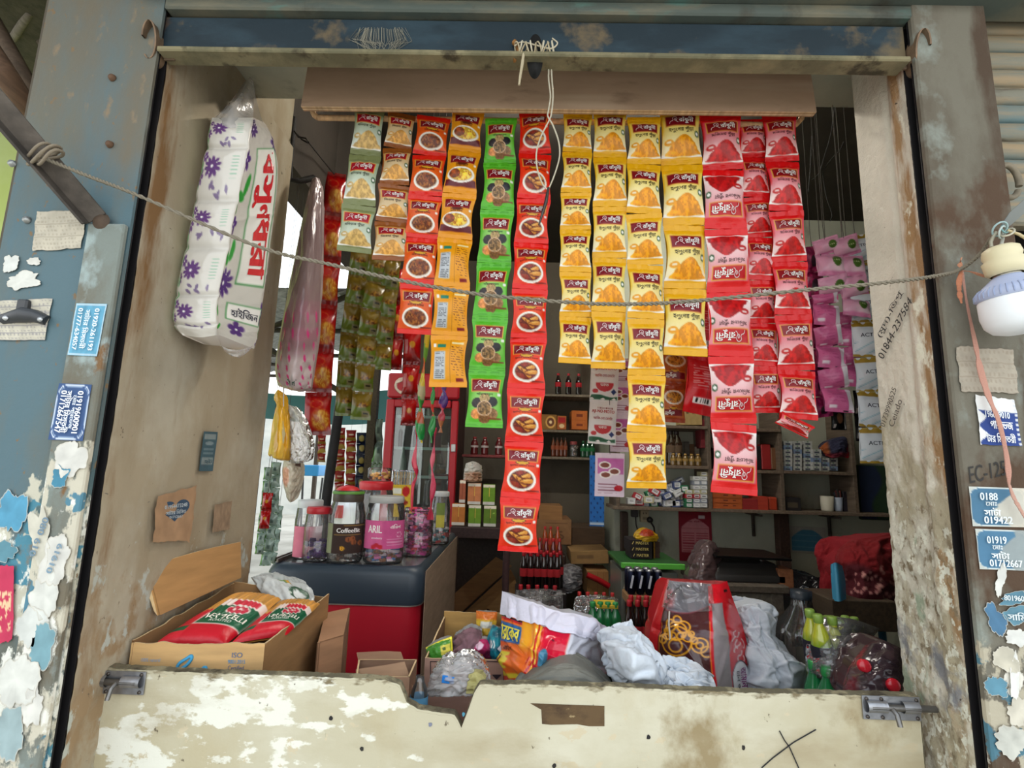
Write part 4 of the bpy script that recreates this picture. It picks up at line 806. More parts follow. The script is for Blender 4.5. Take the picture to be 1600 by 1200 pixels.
mb.grid(np.stack([g[:, -1], g[:, -1]*0.5+g[:, 0]*0.5+np.array([-0.0, 0.06, 0]), g[:, 0]], 1)[::3], (190, 186, 178))
mb.grid(np.stack([g[-1], g[-1]*0.5+g[-1].mean(0)*0.5+np.array([0, 0.02, -0.012]), np.tile(g[-1].mean(0)+np.array([0, 0.02, -0.012]), (nu, 1))]), (222, 216, 208))
def tmap(x, y):                                                                        # print on the wrapper, 0..1 across, 0..1 down
    i = np.clip(x, 0, 1)*(nu-1); j = np.clip(y, 0, 1)*(nv-1); i0, j0 = min(int(i), nu-2), min(int(j), nv-2); fi, fj = i-i0, j-j0
    p = g[j0, i0]*(1-fi)*(1-fj)+g[j0, i0+1]*fi*(1-fj)+g[j0+1, i0]*(1-fi)*fj+g[j0+1, i0+1]*fi*fj
    return p+np.array([0.0012, -0.0008, 0])
def vtext(mb, s, s0, s1, t0, t1, col, bold=0.03):                                      # lettering running down the pack
    v, f, sz = text2d(s, bold); q = v/np.maximum(sz, 1e-6)
    mb.add([tmap((s0+s1)/2+y*(s1-s0), (t0+t1)/2+x*(t1-t0)) for x, y in q], f, col)
vtext(mb, 'বসুনধরা', 0.725, 0.86, 0.24, 0.67, (206, 36, 44), 0.05); mb.text('হাইিজন', lambda x, y: tmap(0.785+x, 0.815-y), (52, 50, 70), fit=(0.17, 0.045))
mb.build('wrapped_rolls', GLOSSY, t)
ap = [P(386, 125, 1.22), P(391, 120, 1.22), P(396, 128, 1.22)]
fr = net([ap, [P(366, 152, 1.16), P(378, 150, 1.14), P(397, 150, 1.2)], [P(348, 172, 1.13), P(368, 170, 1.11), P(396, 172, 1.2)], [P(332, 187, 1.12), P(362, 190, 1.10), P(394, 190, 1.13)], [P(330, 198, 1.118), P(362, 200, 1.095), P(391, 200, 1.118)]], 26, 26)
mb = MB(); mb.grid(crumple(fr, 0.004, 3, 5), (200, 196, 190)); bk2 = net([ap, [P(372, 152, 1.2), P(384, 150, 1.24), P(400, 152, 1.26)], [P(352, 172, 1.2), P(376, 170, 1.26), P(406, 176, 1.27)], [P(334, 187, 1.2), P(372, 190, 1.26), P(414, 200, 1.28)], [P(392, 200, 1.118), P(405, 205, 1.2), P(418, 208, 1.29)]], 20, 20)
mb.grid(crumple(bk2, 0.004, 3, 6), (200, 196, 190)); mb.build('top_film', HAZE, t)
tl = net([[P(345, 540, 1.12), P(360, 546, 1.11), P(378, 546, 1.16), P(396, 540, 1.28)], [P(352, 549, 1.13), P(362, 552, 1.12), P(380, 552, 1.16), P(392, 543, 1.26)], [P(364, 555, 1.13), P(370, 558, 1.13), P(376, 558, 1.15), P(386, 548, 1.22)]], 20, 12)
mb = MB(); mb.grid(crumple(tl, 0.003, 3, 8), (214, 206, 198)); mb.build('bottom_film', HAZE, t)

# iron bracket and bar on the left wall, the wires holding the strips
t = thing('iron_bracket', 'black iron bracket on the wall above the pink napkins', 'bracket', P(455, 240, 1.62))
q = [P(459, 184, 1.62), P(456, 215, 1.62), P(452, 262, 1.62), P(453, 281, 1.62), P(468, 283, 1.64), P(491, 278, 1.68)]
MB().tube(q, 0.011, (38, 34, 32), n=6).build('bracket_arm', RUST, t)
MB().tube([P(460, 205, 1.61), P(466, 214, 1.61), P(478, 216, 1.61), P(482, 224, 1.62), P(472, 218, 1.62), P(463, 209, 1.61)], 0.003, (34, 30, 28)).build('tie_wire', RUST, t)
MB().tube([P(482, 222, 1.62), P(500, 245, 1.8), P(522, 272, 1.95)], 0.0025, (40, 36, 34)).build('tie_wire', ROPE, t)
t = thing('iron_bar', 'rusty iron bar crossing behind the top of the tissue pack', 'bar', P(440, 168, 1.75))
MB().box(P(442, 168, 1.75), (0.26, 0.03, 0.035), (92, 66, 48), rot=roty(0.02), bev=0.004).build('bar', RUST, t)
MB().box(P(367, 128, 1.5), (0.035, 0.02, 0.14), (30, 30, 28), bev=0.004).build('wall_clamp', RUST, t)

# pink napkin pack in its long film bag
rows = [[P(488, 279, 1.62), P(493, 277, 1.60), P(499, 279, 1.62)], [P(482, 300, 1.61), P(490, 300, 1.585), P(502, 300, 1.62)], [P(473, 340, 1.60), P(486, 340, 1.57), P(503, 340, 1.62)], [P(461, 400, 1.60), P(480, 400, 1.56), P(503, 400, 1.62)], [P(447, 470, 1.60), P(472, 470, 1.545), P(500, 470, 1.62)], [P(436, 530, 1.60), P(464, 532, 1.535), P(497, 530, 1.62)], [P(430, 572, 1.60), P(458, 576, 1.54), P(490, 574, 1.62)], [P(433, 598, 1.60), P(458, 604, 1.56), P(486, 602, 1.62)], [P(436, 604, 1.61), P(458, 609, 1.60), P(484, 606, 1.62)]]
g = net(rows, 50, 120); nv, nu = g.shape[:2]; tt, ss = np.meshgrid(np.linspace(0, 1, nv), np.linspace(0, 1, nu), indexing='ij')
a = C3(ss, (138, 116, 116)); a = mixc(a, (176, 104, 128), rect(ss, tt, -1, 2, 0.50, 0.68, 0.10)*0.55*(0.5+0.5*(np.sin(tt*75) > 0))); a = mixc(a, (196, 178, 178), rect(ss, tt, -1, 2, 0.68, 2, 0.06))
for j in range(9):
    for i in (0.10, 0.34, 0.68, 0.90): a = leaf(a, ss, tt, i+0.05*(j % 2), 0.55+0.05*j, 0.018, 1.2, (206, 60, 124), 0.32)
a = mixc(a, (150, 150, 146), rect(ss, tt, 0.47, 0.49, 0.78, 1.0, 0.02)); a = mixc(a, (190, 170, 168), (fbm(ss*4, tt*14, 9, 3) > 0.6)*0.35)
g = crumple(g, 0.004, 5, 4); mb = MB(); shell(mb, g, a, 0.05, (170, 150, 148))
mb.text('সানা', lambda x, y: g[int(np.clip((0.835-y)*nv, 0, nv-1)), int(np.clip((0.48+x)*nu, 0, nu-1))]+np.array([0, -0.004, 0]), (70, 90, 80), fit=(0.22, 0.05))
t = thing('napkin_pack', 'pink and white napkin packs in a long clear film bag on a bracket', 'napkins', g[-1, nu//2]); mb.build('napkin_bag', GLOSSY, t)
# yellow sack and clear bags tied by the side opening
def bag(name, label, cat, rows, col, mat, depth, amp=0.006, seed=1, nu=40, nv=60, part='bag_body', paint=None, sc=5):
    g = net(pix(rows), nu, nv); n2, n1 = g.shape[:2]; tt, ss = np.meshgrid(np.linspace(0, 1, n2), np.linspace(0, 1, n1), indexing='ij')
    a = C3(ss, col) if paint is None else paint(ss, tt)
    g = crumple(g, amp, sc, seed); mb = MB(); shell(mb, g, a, depth, tuple(np.asarray(col)*0.9))
    t = thing(name, label, cat, g[-1, n1//2]); mb.build(part, mat, t); return t, g
def yel(s, t): return mixc(mixc(C3(s, (232, 174, 40)), (250, 206, 90), (fbm(s*9, t*3, 3, 3) > 0.55)*0.7), (206, 210, 200), rect(s, t, 0.62, 0.80, 0.52, 0.70)*0.7)
ty, _ = bag('yellow_bag', 'tied yellow plastic bag by the left wall edge', 'bag', [[(432, 611, 1.72), (435, 609, 1.71), (438, 613, 1.72)], [(428, 622, 1.72), (436, 622, 1.70), (442, 622, 1.72)], [(432, 634, 1.71), (438, 635, 1.70), (443, 636, 1.71)], [(427, 655, 1.71), (437, 656, 1.67), (447, 654, 1.72)], [(423, 685, 1.71), (436, 686, 1.65), (449, 684, 1.73)], [(419, 707, 1.71), (434, 713, 1.65), (448, 716, 1.73)], [(421, 711, 1.72), (434, 716, 1.70), (447, 718, 1.73)]], (232, 174, 40), GLOSSY, 0.05, 0.005, 3, paint=yel)
MB().tube([P(443, 600, 1.70), P(443, 635, 1.70)], 0.0018, (214, 208, 196)).build('string', ROPE, ty)
bag('clear_bag', 'clear plastic bag hanging right of the yellow bag', 'bag', [[(444, 634, 1.76), (446, 632, 1.755), (448, 634, 1.76)], [(449, 650, 1.76), (458, 648, 1.74), (466, 652, 1.77)], [(451, 680, 1.76), (465, 680, 1.72), (479, 682, 1.78)], [(450, 705, 1.76), (467, 706, 1.71), (484, 702, 1.78)], [(452, 722, 1.77), (466, 724, 1.73), (478, 720, 1.78)]], (220, 224, 226), HAZE, 0.06, 0.012, 5, sc=6)
def bread(s, t): return mixc(mixc(mixc(C3(s, (206, 196, 176)), (226, 150, 120), step(ell(s, t, 0.22, 0.45, 0.18, 0.22), 0.3)*0.8), (176, 160, 132), (np.sin((s+t)*40) > 0.7)*step(s-0.5)*0.5), (96, 70, 60), rect(s, t, 0.65, 0.9, 0.02, 0.16))
bag('white_packet', 'white packet in a clear bag hanging under the yellow bag', 'packet', [[(444, 716, 1.80), (456, 718, 1.78), (472, 720, 1.80)], [(441, 735, 1.79), (456, 738, 1.75), (471, 742, 1.80)], [(443, 758, 1.79), (454, 762, 1.75), (466, 760, 1.80)], [(450, 782, 1.80), (454, 785, 1.78), (458, 780, 1.80)]], (206, 196, 176), GLOSSY, 0.05, 0.004, 7, paint=bread)
G4 = 'silver packet chains by the left wall edge'
strip('packet_chain', 'green and silver packet chain hanging lowest beside the freezer', 'packets', 'silver', [(432, 722, ), (430, 742), (429, 762), (428, 782), (427, 802), (424, 822), (421, 842), (418, 862), (414, 884)], (16, 17), 1.80, 0.1, G4, 0.008, 'packet')
strip('packet_chain', 'green and silver packet chain nearest the left wall edge', 'packets', 'silver', [(420, 730), (418, 750), (416, 770), (414, 790), (411, 810), (409, 832), (406, 852), (405, 866)], (13, 13), 1.78, 0.2, G4, 0.008, 'packet')
strip('packet_chain', 'green packet chain behind the lowest silver one', 'packets', 'silver', [(437, 790), (435, 808), (433, 826), (431, 844), (428, 862), (424, 880)], (13, 13), 1.86, -0.2, G4, 0.008, 'packet')
strip('packet_chain', 'orange and red packets hanging among the silver chains', 'packets', 'redshiny', [(419, 770), (416, 798), (412, 826)], (15, 15), 1.76, 0.2, None, 0.006, 'packet')

# ================================================================ chest freezer and what stands on it
FX0, FX1, FY0, FY1, FZ = -0.895, -0.336, 1.90, 2.95, 0.972
fz = thing('chest_freezer', 'red chest freezer with a dark lid rim under the sweet jars', 'freezer', ((FX0+FX1)/2, (FY0+FY1)/2, FL))
def rring(x0, x1, y0, y1, r, z, n=7):
    out = []
    for cx, cy, a0 in ((x1-r, y0+r, -math.pi/2), (x1-r, y1-r, 0), (x0+r, y1-r, math.pi/2), (x0+r, y0+r, math.pi)):
        for a in np.linspace(a0, a0+math.pi/2, n): out.append((cx+r*math.cos(a), cy+r*math.sin(a), z))
    return out
zb = P(640, 947, 1.9)[2]
MB().grid(np.array([rring(FX0+.008, FX1-.008, FY0+.008, FY1-.008, .05, z) for z in (FL+0.08, zb)]), (186, 22, 44), wrap=True).build('body', PLAS, fz)
mb = MB(); mb.grid(np.array([rring(FX0, FX1, FY0, FY1, .05, zb), rring(FX0-.004, FX1+.004, FY0-.004, FY1, .05, zb+.01), rring(FX0-.004, FX1+.004, FY0-.004, FY1, .05, FZ-.03), rring(FX0+.006, FX1-.006, FY0+.004, FY1-.01, .05, FZ-.006), rring(FX0+.03, FX1-.02, FY0+.03, FY1-.03, .05, FZ)]), (48, 60, 72), wrap=True)
mb.build('lid_rim', PLAS, fz)
MB().grid(np.array([rring(FX0+.0, FX1+.0005, FY0+.0005, FY1, .051, z) for z in (zb-.004, zb+.001)]), (196, 190, 184), wrap=True).build('chrome_line', METAL, fz)
MB().poly(rring(FX0+.03, FX1-.02, FY0+.03, FY1-.03, .05, FZ-.001), (96, 98, 98)).build('lid_top', GLOSSY, fz)
MB().box((FX1+.0055, 2.44, 0.55), (0.003, 0.96, 0.80), (158, 134, 112)).build('side_panel', CARD, fz)
for dx in (0.012, 0.03): MB().box((FX0+dx, 2.42, FZ+.006), (0.008, 1.0, 0.014), (128, 120, 112), bev=.003).build('sliding_rail', METAL, fz)
MB().box((FX0+.28, 2.42, FL+0.04), (0.5, 0.9, 0.08), (30, 30, 32)).build('plinth', PLAS, fz)

def sweets(mb, c, r, h, n, pal, seed, size=0.012):
    q = np.random.default_rng(seed)
    for k in range(n):
        a = q.random()*6.28; rr = r*math.sqrt(q.random())*0.93; z = q.random()*h; R = rotz(q.random()*6)@rotx(q.random()*6)
        mb.box(np.asarray(c)+[rr*math.cos(a), rr*math.sin(a), z+size/2], (size*2.0, size, size*0.7), pal[q.integers(len(pal))], rot=R, bev=size*0.3)
def jar(px, py, wpx, ytop, lid, label, cat, lab=None, texts=(), fill=None, lidh=0.12, neck=0.80, sh=0.74, name='candy_jar', lab_t=(0.12, 0.60), inv=False, base=None, arcw=1.0):
    c = PZ(px, py, FZ) if base is None else np.asarray(base, float); r = wpx/2*MPP(px, py, c[1])
    H = P(px, ytop, c[1])[2]-c[2]; t = thing(name, label, cat, c, 'sweet jars on the freezer'); z = c[2]+0.001
    hl = H*lidh; hb = H-hl
    if inv: pr = [(r*neck, 0), (r*neck, hb*.12), (r, hb*.26), (r, hb*.92), (r*.9, hb), (0, hb)]
    else: pr = [(0, 0), (r*.88, 0), (r*.98, hb*.03), (r, hb*.08), (r, hb*sh*.55), (r*.985, hb*sh*.57), (r, hb*sh*.6), (r, hb*sh), (r*.96, hb*(sh+.06)), (r*(neck+.06), hb*.94), (r*neck, hb*.97), (r*neck, hb)]
    mb = MB(); mb.lathe(pr, (c[0], c[1], z), (230, 232, 232), n=28, caps=False); mb.build('jar_body', JAR, t)
    if lid is not None:
        mb = MB(); z0 = z+(0 if inv else hb); mb.lathe([(r*neck*1.04, -hl*.35), (r*neck*1.07, 0), (r*neck*1.07, hl*.75), (r*neck*1.0, hl), (0, hl)], (c[0], c[1], z0), lid, n=28, caps=False)
        for k in range(0): pass
        mb.build('lid', PLAS, t)
    if lab is not None:
        t0, t1 = lab_t; ac = math.atan2(-c[1], -c[0]); a0, a1 = ac-1.25*arcw, ac+1.25*arcw; N, Mv = 40, 36
        th = np.linspace(a0, a1, N); zz = np.linspace(t1*hb, t0*hb, Mv)
        gg = np.array([[(c[0]+r*1.012*math.cos(q), c[1]+r*1.012*math.sin(q), z+w) for q in th] for w in zz]); U, V = np.meshgrid(np.linspace(-1, 1, N), np.linspace(0, 1, Mv))
        mb = MB(); mb.grid(gg, lab(U, V))
        def mp(x, y): q = a0+(a1-a0)*(x+1)/2; return np.array([c[0]+r*1.02*math.cos(q), c[1]+r*1.02*math.sin(q), z+(t1-(t1-t0)*y)*hb])
        for tx, col, cu, cv, fw, fh in texts: mb.text(tx, lambda x, y, cu=cu, cv=cv: mp(cu+x, cv-y), col, fit=(fw, fh), bold=0.03)
        mb.build('label', PAPER, t)
    if fill:
        n, pal, hf, size = fill; mb = MB(); sweets(mb, (c[0], c[1], z+0.004), r*.88, hb*hf, n, pal, int(px)); mb.build('sweets', FOIL, t, kind='stuff')
    return t, c, r, H
def lab_coffee(u, v):
    a = C3(u, (58, 40, 34)); a = mixc(a, (150, 156, 120), rect(u, v, -1.1, -0.62, -1, 2)); a = mixc(a, (176, 140, 70), rect(u, v, -0.5, 0.7, 0.36, 0.375)+rect(u, v, -0.1, 1.0, 0.05, 0.065))
    for cu, cv in ((0.12, 0.52), (0.30, 0.50), (0.70, 0.66), (0.36, 0.62)): a = mixc(a, (150, 84, 44), step(ell(u, v, cu, cv, 0.13, 0.09), 0.2)); a = mixc(a, (90, 48, 26), step(ell(u, v, cu+0.02, cv+0.01, 0.03, 0.07), 0.3))
    return mixc(a, (224, 166, 40), step(ell(u, v, -0.12, 0.82, 0.10, 0.075), 0.2))
def lab_pink(u, v):
    a = C3(u, (206, 84, 142)); a = mixc(a, (226, 110, 160), rect(u, v, -1.1, -0.08, 0, 1)*0.6); a = mixc(a, (224, 160, 190), (np.sin(v*60) > 0.4)*rect(u, v, 0.1, 0.85, 0.58, 0.92)*0.8)
    for cu, cv in ((-0.3, 0.86), (-0.14, 0.92), (-0.42, 0.93)): a = mixc(a, (196, 30, 50), step(ell(u, v, cu, cv, 0.10, 0.08), 0.2))
    a = mixc(a, (240, 200, 220), step(ell(u, v, 0.62, 0.50, 0.13, 0.10), 0.1)); return mixc(a, (206, 84, 142), step(ell(u, v, 0.62, 0.50, 0.10, 0.075), 0.1))
jar(537, 877, 56, 766, (70, 60, 50), 'coffee candy jar with a dark label and a red dome on its lid', 'jar', lab_coffee, [('CoffeeBit', WHITE, 0.12, 0.22, 1.05, 0.15), ('2', (60, 30, 10), -0.12, 0.82, 0.06, 0.08)], (60, [(50, 36, 32), (120, 90, 70), (190, 180, 170)], 0.24, .012), lidh=0.12, lab_t=(0.16, 0.62))
q = bpy.data.objects['candy_jar']; c = np.array(q.location); H = P(537, 766, c[1])[2]-c[2]; r = 28*MPP(537, 877, c[1])
lq = [o for o in q.children if o.name.startswith('lid')][0]; MB().lathe([(r*.88, 0), (r*.90, .004), (r*.86, .010)], c+[0, 0, H-.012], (96, 150, 60), n=26).build('green_band', PLAS, lq); MB().lathe([(r*.7, 0), (r*.55, .012), (r*.3, .019), (0, .021)], c+[-.004, 0, H-.002], (206, 40, 44), n=24).build('lid_dome', PLAS, lq)
jar(598, 878, 62, 775, (176, 178, 176), 'candy jar with a bright pink label and a pale grey lid', 'jar', lab_pink, [('ARIL', WHITE, -0.40, 0.30, 0.60, 0.26), ('এিরল', WHITE, 0.44, 0.20, 0.46, 0.16), ('strawberry', (246, 220, 232), -0.30, 0.62, 0.44, 0.09)], (70, [(226, 130, 180), (240, 220, 230), (90, 130, 190), (150, 100, 70)], 0.24, .012), lidh=0.075, neck=0.84, lab_t=(0.25, 0.70))
jar(493, 876, 42, 792, (186, 26, 40), 'small jar with a thin red lid holding purple sweets', 'jar', None, (), (46, [(74, 40, 110), (96, 60, 130), (60, 34, 90)], 0.40, .011), lidh=0.09, neck=0.86)
jar(478, 872, 42, 781, (206, 210, 210), 'jar with a white lid behind the small red-lidded jar', 'jar', lambda u, v: mixc(C3(u, (214, 120, 140)), (232, 200, 204), step(u-0.2, 0.3)), (), None, lidh=0.10, neck=0.86, lab_t=(0.05, 0.62))
tb, cb, rb, Hb = jar(582, 848, 58, 752, (196, 30, 40), 'large jar with a wide red lid behind the pink-labelled jar', 'jar', None, (), (40, [(180, 150, 60), (90, 90, 96), (200, 180, 170)], 0.3, .014), lidh=0.10, neck=0.84)
jar(590, 752, 36, 728, None, 'clear jar standing upside down on the wide red lid', 'jar', None, (), (16, [(230, 170, 60), (240, 200, 110)], 0.5, .010), inv=True, base=(cb[0]+.012, cb[1], cb[2]+Hb+.001), neck=0.8)
tj, cj, rj, Hj = jar(651, 868, 46, 792, None, 'open jar packed with glittering purple and pink sweets', 'jar', None, (), (230, [(150, 20, 90), (206, 60, 150), (90, 20, 90), (240, 150, 200), (220, 40, 60)], 0.95, .010), lidh=0.02, neck=0.95, sh=0.9)
jar(686, 850, 30, 768, (190, 192, 190), 'clear jar at the freezer\'s right edge with a few red sweets', 'jar', lambda u, v: mixc(C3(u, (200, 190, 80)), (120, 140, 70), step(0.5-v)), (), (20, [(206, 60, 60), (60, 120, 130), (200, 200, 200)], 0.3, .010), lidh=0.07, lab_t=(0.35, 0.85), arcw=0.35)
c = PZ(628, 815, FZ); t = thing('lolly_box', 'clear box of yellow lollipops with a yellow label behind the jars', 'box', c, None)
hgt = P(628, 735, c[1])[2]-c[2]; w = 36*MPP(628, 780, c[1]); mb = MB(); mb.box((c[0], c[1], c[2]+hgt/2+.001), (w, .08, hgt), (230, 230, 226), bev=.004); mb.build('box_body', FILM, t)
mb = MB(); mb.grid(np.array([[(c[0]+x, c[1]-.0415, c[2]+hgt*z) for x in np.linspace(-w*.46, w*.46, 24)] for z in np.linspace(.72, .10, 24)]), (lambda u, v: mixc(mixc(mixc(C3(u, (226, 190, 60)), (200, 30, 40), step(ell(u, v, .35, .2, .35, .16), .1)), (240, 240, 236), rect(u, v, -.9, -.1, .1, .3)), (150, 40, 30), step(ell(u, v, 0, .55, .6, .09), .2)))(*np.meshgrid(np.linspace(-1, 1, 24), np.linspace(0, 1, 24)))); mb.build('label', PAPER, t)
for k in range(9): MB().tube([(c[0]+w*(-.42+.105*k), c[1]+.01*((k*7) % 3-1), c[2]+.01), (c[0]+w*(-.42+.105*k), c[1]+.01*((k*7) % 3-1), c[2]+hgt*.97)], .004, (206, 160, 50), n=6).build('lollipop', PLAS, t)
c = PZ(655, 838, FZ)
t = thing('yellow_stick_box', 'second clear box of yellow sticks beside the yellow-labelled box', 'box', PZ(660, 812, FZ)); c = np.array(t.location); w = 34*MPP(660, 780, c[1]); hgt = P(660, 735, c[1])[2]-c[2]
MB().box((c[0], c[1], c[2]+hgt/2+.001), (w, .07, hgt), (230, 230, 226), bev=.004).build('box_body', FILM, t)
for k in range(7): MB().tube([(c[0]+w*(-.4+.13*k), c[1], c[2]+.01), (c[0]+w*(-.4+.13*k), c[1], c[2]+hgt*.9)], .0042, (190, 140, 40), n=6).build('stick', PLAS, t)
# twisted packets and ribbons hanging over the jars
def twist(name, label, cat, pts, wp, Y, cols, mat=GLOSSY, seed=1, n=70):
    p = catmull(np.array([P(x, y, Y) for x, y in pts]), n); r = np.random.default_rng(seed); mb = MB(); g = []; cc = []
    W = np.interp(np.linspace(0, 1, n), np.linspace(0, 1, len(wp)), wp)*MPP(pts[0][0], pts[0][1], Y)/2; ph = np.cumsum(r.random(n)*0.5)
    for k in range(n):
        d = np.array([math.cos(ph[k]*.5), math.sin(ph[k]*.5)*.8, 0]); e = np.array([-d[1], d[0], 0]); row = []
        for j, q in enumerate(np.linspace(0, 2*math.pi, 10, endpoint=False)): row.append(p[k]+W[k]*(d*math.cos(q)+e*math.sin(q)*.35))
        g.append(row); cc.append([cols[int(np.clip((k/n*len(cols))+(.35 if (j % 5) < 2 else 0), 0, len(cols)-1))] for j in range(10)])
    mb.grid(np.array(g), np.array(cc), wrap=True); t = thing(name, label, cat, p[0]); mb.build('wrapper', mat, t); MB().tube([p[0]+[0, 0, -.004], [p[0][0], p[0][1], (p[0][2]+2.998)/2], [p[0][0], p[0][1], 2.998]], .0009, (80, 70, 66), n=4).build('cord', ROPE, t); return t
YG = [(224, 190, 40), (110, 160, 60), (206, 96, 40), (226, 200, 60), (196, 190, 150), (60, 150, 60), (190, 80, 40), (40, 150, 70), (40, 160, 80), (226, 200, 60)]
twist('twisted_packet', 'yellow and green twisted packet string above the jars', 'packets', [(668, 520), (664, 560), (660, 590), (658, 625), (656, 655), (658, 684), (659, 692)], [8, 10, 7, 16, 14, 15, 3], 2.0, YG, seed=3)
twist('twisted_packet', 'green twisted packet string right of the yellow one', 'packets', [(676, 585), (677, 610), (675, 632), (677, 650), (674, 675), (674, 692)], [9, 12, 5, 11, 11, 3], 2.0, [(30, 120, 50), (40, 150, 60), (200, 60, 50), (40, 150, 70), (50, 160, 80)], seed=5)
twist('purple_packet', 'purple sweet packet hanging before the cooler\'s right post', 'packet', [(694, 595), (693, 625), (690, 650), (688, 676)], [16, 15, 12, 9], 2.1, [(90, 60, 140), (96, 60, 150), (206, 70, 90), (190, 120, 80)], seed=6)
twist('pink_ribbon', 'left pink foil ribbon dangling into the glittering jar', 'ribbon', [(650, 668), (651, 690), (647, 720), (651, 742), (645, 760), (643, 800)], [3, 5, 8, 9, 5, 5], 2.1, [(196, 40, 70), (226, 90, 110), (180, 30, 60), (226, 70, 90)], FOIL, 8)
twist('pink_ribbon', 'right pink foil ribbon dangling into the glittering jar', 'ribbon', [(681, 668), (678, 700), (675, 730), (677, 756), (674, 785), (672, 812)], [4, 6, 9, 9, 9, 12], 2.1, [(206, 60, 90), (230, 110, 130), (214, 70, 100), (190, 40, 70)], FOIL, 9)

# ================================================================ drinks cooler, post and street in the side opening
CY = 3.35; a0, a1 = P(600, 690, CY), P(714, 690, CY); zt = P(640, 583, CY)[2]; zs = P(640, 622, CY)[2]
cl = thing('drinks_cooler', 'red framed glass-door drinks cooler behind the jars', 'cooler', ((a0[0]+a1[0])/2, CY+.25, FL)); x0, x1 = a0[0], a1[0]; RED = (176, 22, 38)
MB().box(((x0+x1)/2, CY+.30, (FL+zt)/2), (x1-x0-.02, .50, zt-FL), (70, 40, 40), bev=.01).build('cabinet', PLAS, cl)
MB().box(((x0+x1)/2, CY+.02, (zs+zt)/2), (x1-x0, .05, zt-zs), RED, bev=.012).build('sign_box', PLAS, cl)
mb = MB(); mb.text('Ca', plane_map((x0+.13, CY-.007, (zs+zt)/2), (1, 0, 0), (0, 0, 1)), (224, 206, 196), h=.11, bold=0.0)
sw = catmull([(x0+.16, CY-.008, zt-.03), (x0+.08, CY-.008, zt-.06), (x0+.055, CY-.008, (zs+zt)/2), (x0+.09, CY-.008, zs+.03), (x0+.17, CY-.008, zs+.035)], 16); mb.tube(sw, .006, (224, 206, 196), n=6); mb.build('sign_lettering', PAPER, cl)
dz0 = FL+.25
dr = MB().box(((x0+x1)/2, CY+.025, (dz0+zs)/2), (x1-x0-.1, .006, zs-dz0-.1), (200, 220, 216)).build('door', GLASS, cl)
for xa, xb in ((x0, x0+.055), (x1-.045, x1)): MB().box(((xa+xb)/2, CY+.02, (dz0+zs-.01)/2), (xb-xa, .05, zs-.01-dz0), RED, bev=.006).build('door_stile', PLAS, dr)
for z in (zs-.035, dz0+.03): MB().box(((x0+x1)/2, CY+.02, z), (x1-x0-.1, .05, .05), RED, bev=.006).build('door_rail', PLAS, dr)
MB().box((x1-.02, CY-.008, P(710, 700, CY)[2]), (.03, .014, .05), (196, 196, 196), bev=.003).build('door_latch', METAL, dr)
for k, y in enumerate((650, 700, 745)):
    z = P(640, y, CY)[2]; MB().box(((x0+x1)/2, CY+.047, z), (x1-x0-.11, .006, .018), (190, 210, 206)).build('shelf', PLAS, cl)
for k in range(9):
    z = P(640, (650, 700, 745)[k % 3], CY)[2]+.009; x = x0+.08+.045*(k//3)*2.2+.02*(k % 3)
    MB().lathe([(.026, 0), (.026, .10), (.011, .15), (.011, .18)], (x, CY+.0485, z), ((120, 130, 120), (60, 50, 50), (150, 160, 150))[k % 3], n=8).build('bottle', LIQ, cl)
t = thing('black_post', 'black iron post standing in the side opening', 'post', P(514, 770, 2.55))
MB().tube([P(553, 470, 2.55)*[1, 1, 0]+[0, 0, 2.36], P(541, 560, 2.55), P(511, 770, 2.55), P(497, 870, 2.55)*[1, 1, 0]+[0, 0, 0.0]], .030, (26, 25, 26), n=4).build('post', RUST, t)
# the street beyond
slab('wall_street_far', -16, -2.6, 13.0, 13.2, 0, 2.6, wall_mat('far_building', (206, 206, 200), [((180, 184, 180), (0.6, 0.6, 1.2), .45, .6, 4)], bump=0))
def stall(name, label, xa, xb, ya, yb, z, col):
    t = thing(name, label, 'stall', ((xa+xb)/2, (ya+yb)/2, 0)); xs = np.linspace(xa, xb, 60)
    MB().grid(np.array([[(x, y, z-.06*(yb-y)+.015*math.sin(x*38)) for x in xs] for y in np.linspace(ya, yb, 3)]), col).build('tin_roof', RUST, t)
    for x in (xa+.1, xb-.1):
        for y in (ya+.1, yb-.1): MB().box((x, y, z/2-.08), (.06, .06, z-.16), (70, 58, 48)).build('post', WOOD, t)
    for y in (ya+.2, (ya+yb)/2, yb-.2): MB().tube([(xa, y, z-.13), (xb, y, z-.10)], .025, (64, 54, 46), n=6).build('rafter', WOOD, t)
    MB().tube([(xa+.1, ya+.1, z*.62), (xb-.3, ya+.1, z-.15)], .022, (58, 48, 42), n=6).build('brace', WOOD, t); MB().tube([(xb-.1, ya+.1, z*.62), (xa+.6, ya+.1, z-.15)], .022, (58, 48, 42), n=6).build('brace', WOOD, t)
    return t
stall('market_stall', 'tin-roofed market stall across the lane behind the noodle strips', -3.3, -0.97, 3.6, 6.4, 2.75, (150, 150, 144))
stall('market_stall', 'farther tin-roofed stall beside the bright road', -6.2, -3.4, 6.5, 9.0, 2.9, (128, 128, 124))
t = thing('teal_tarp', 'teal tarpaulin stretched under the market stall roof', 'tarpaulin', (-1.9, 4.9, 1.9)); g = net([[(-2.9, 4.6, 1.98), (-1.9, 4.6, 1.92), (-1.15, 4.6, 2.0)], [(-2.9, 5.4, 1.78), (-1.9, 5.4, 1.72), (-1.15, 5.4, 1.80)]], 20, 10); mb = MB(); shell(mb, g, (60, 116, 120), .02, push=(0, 0, -.5)); mb.build('sheet', CLOTH, t)
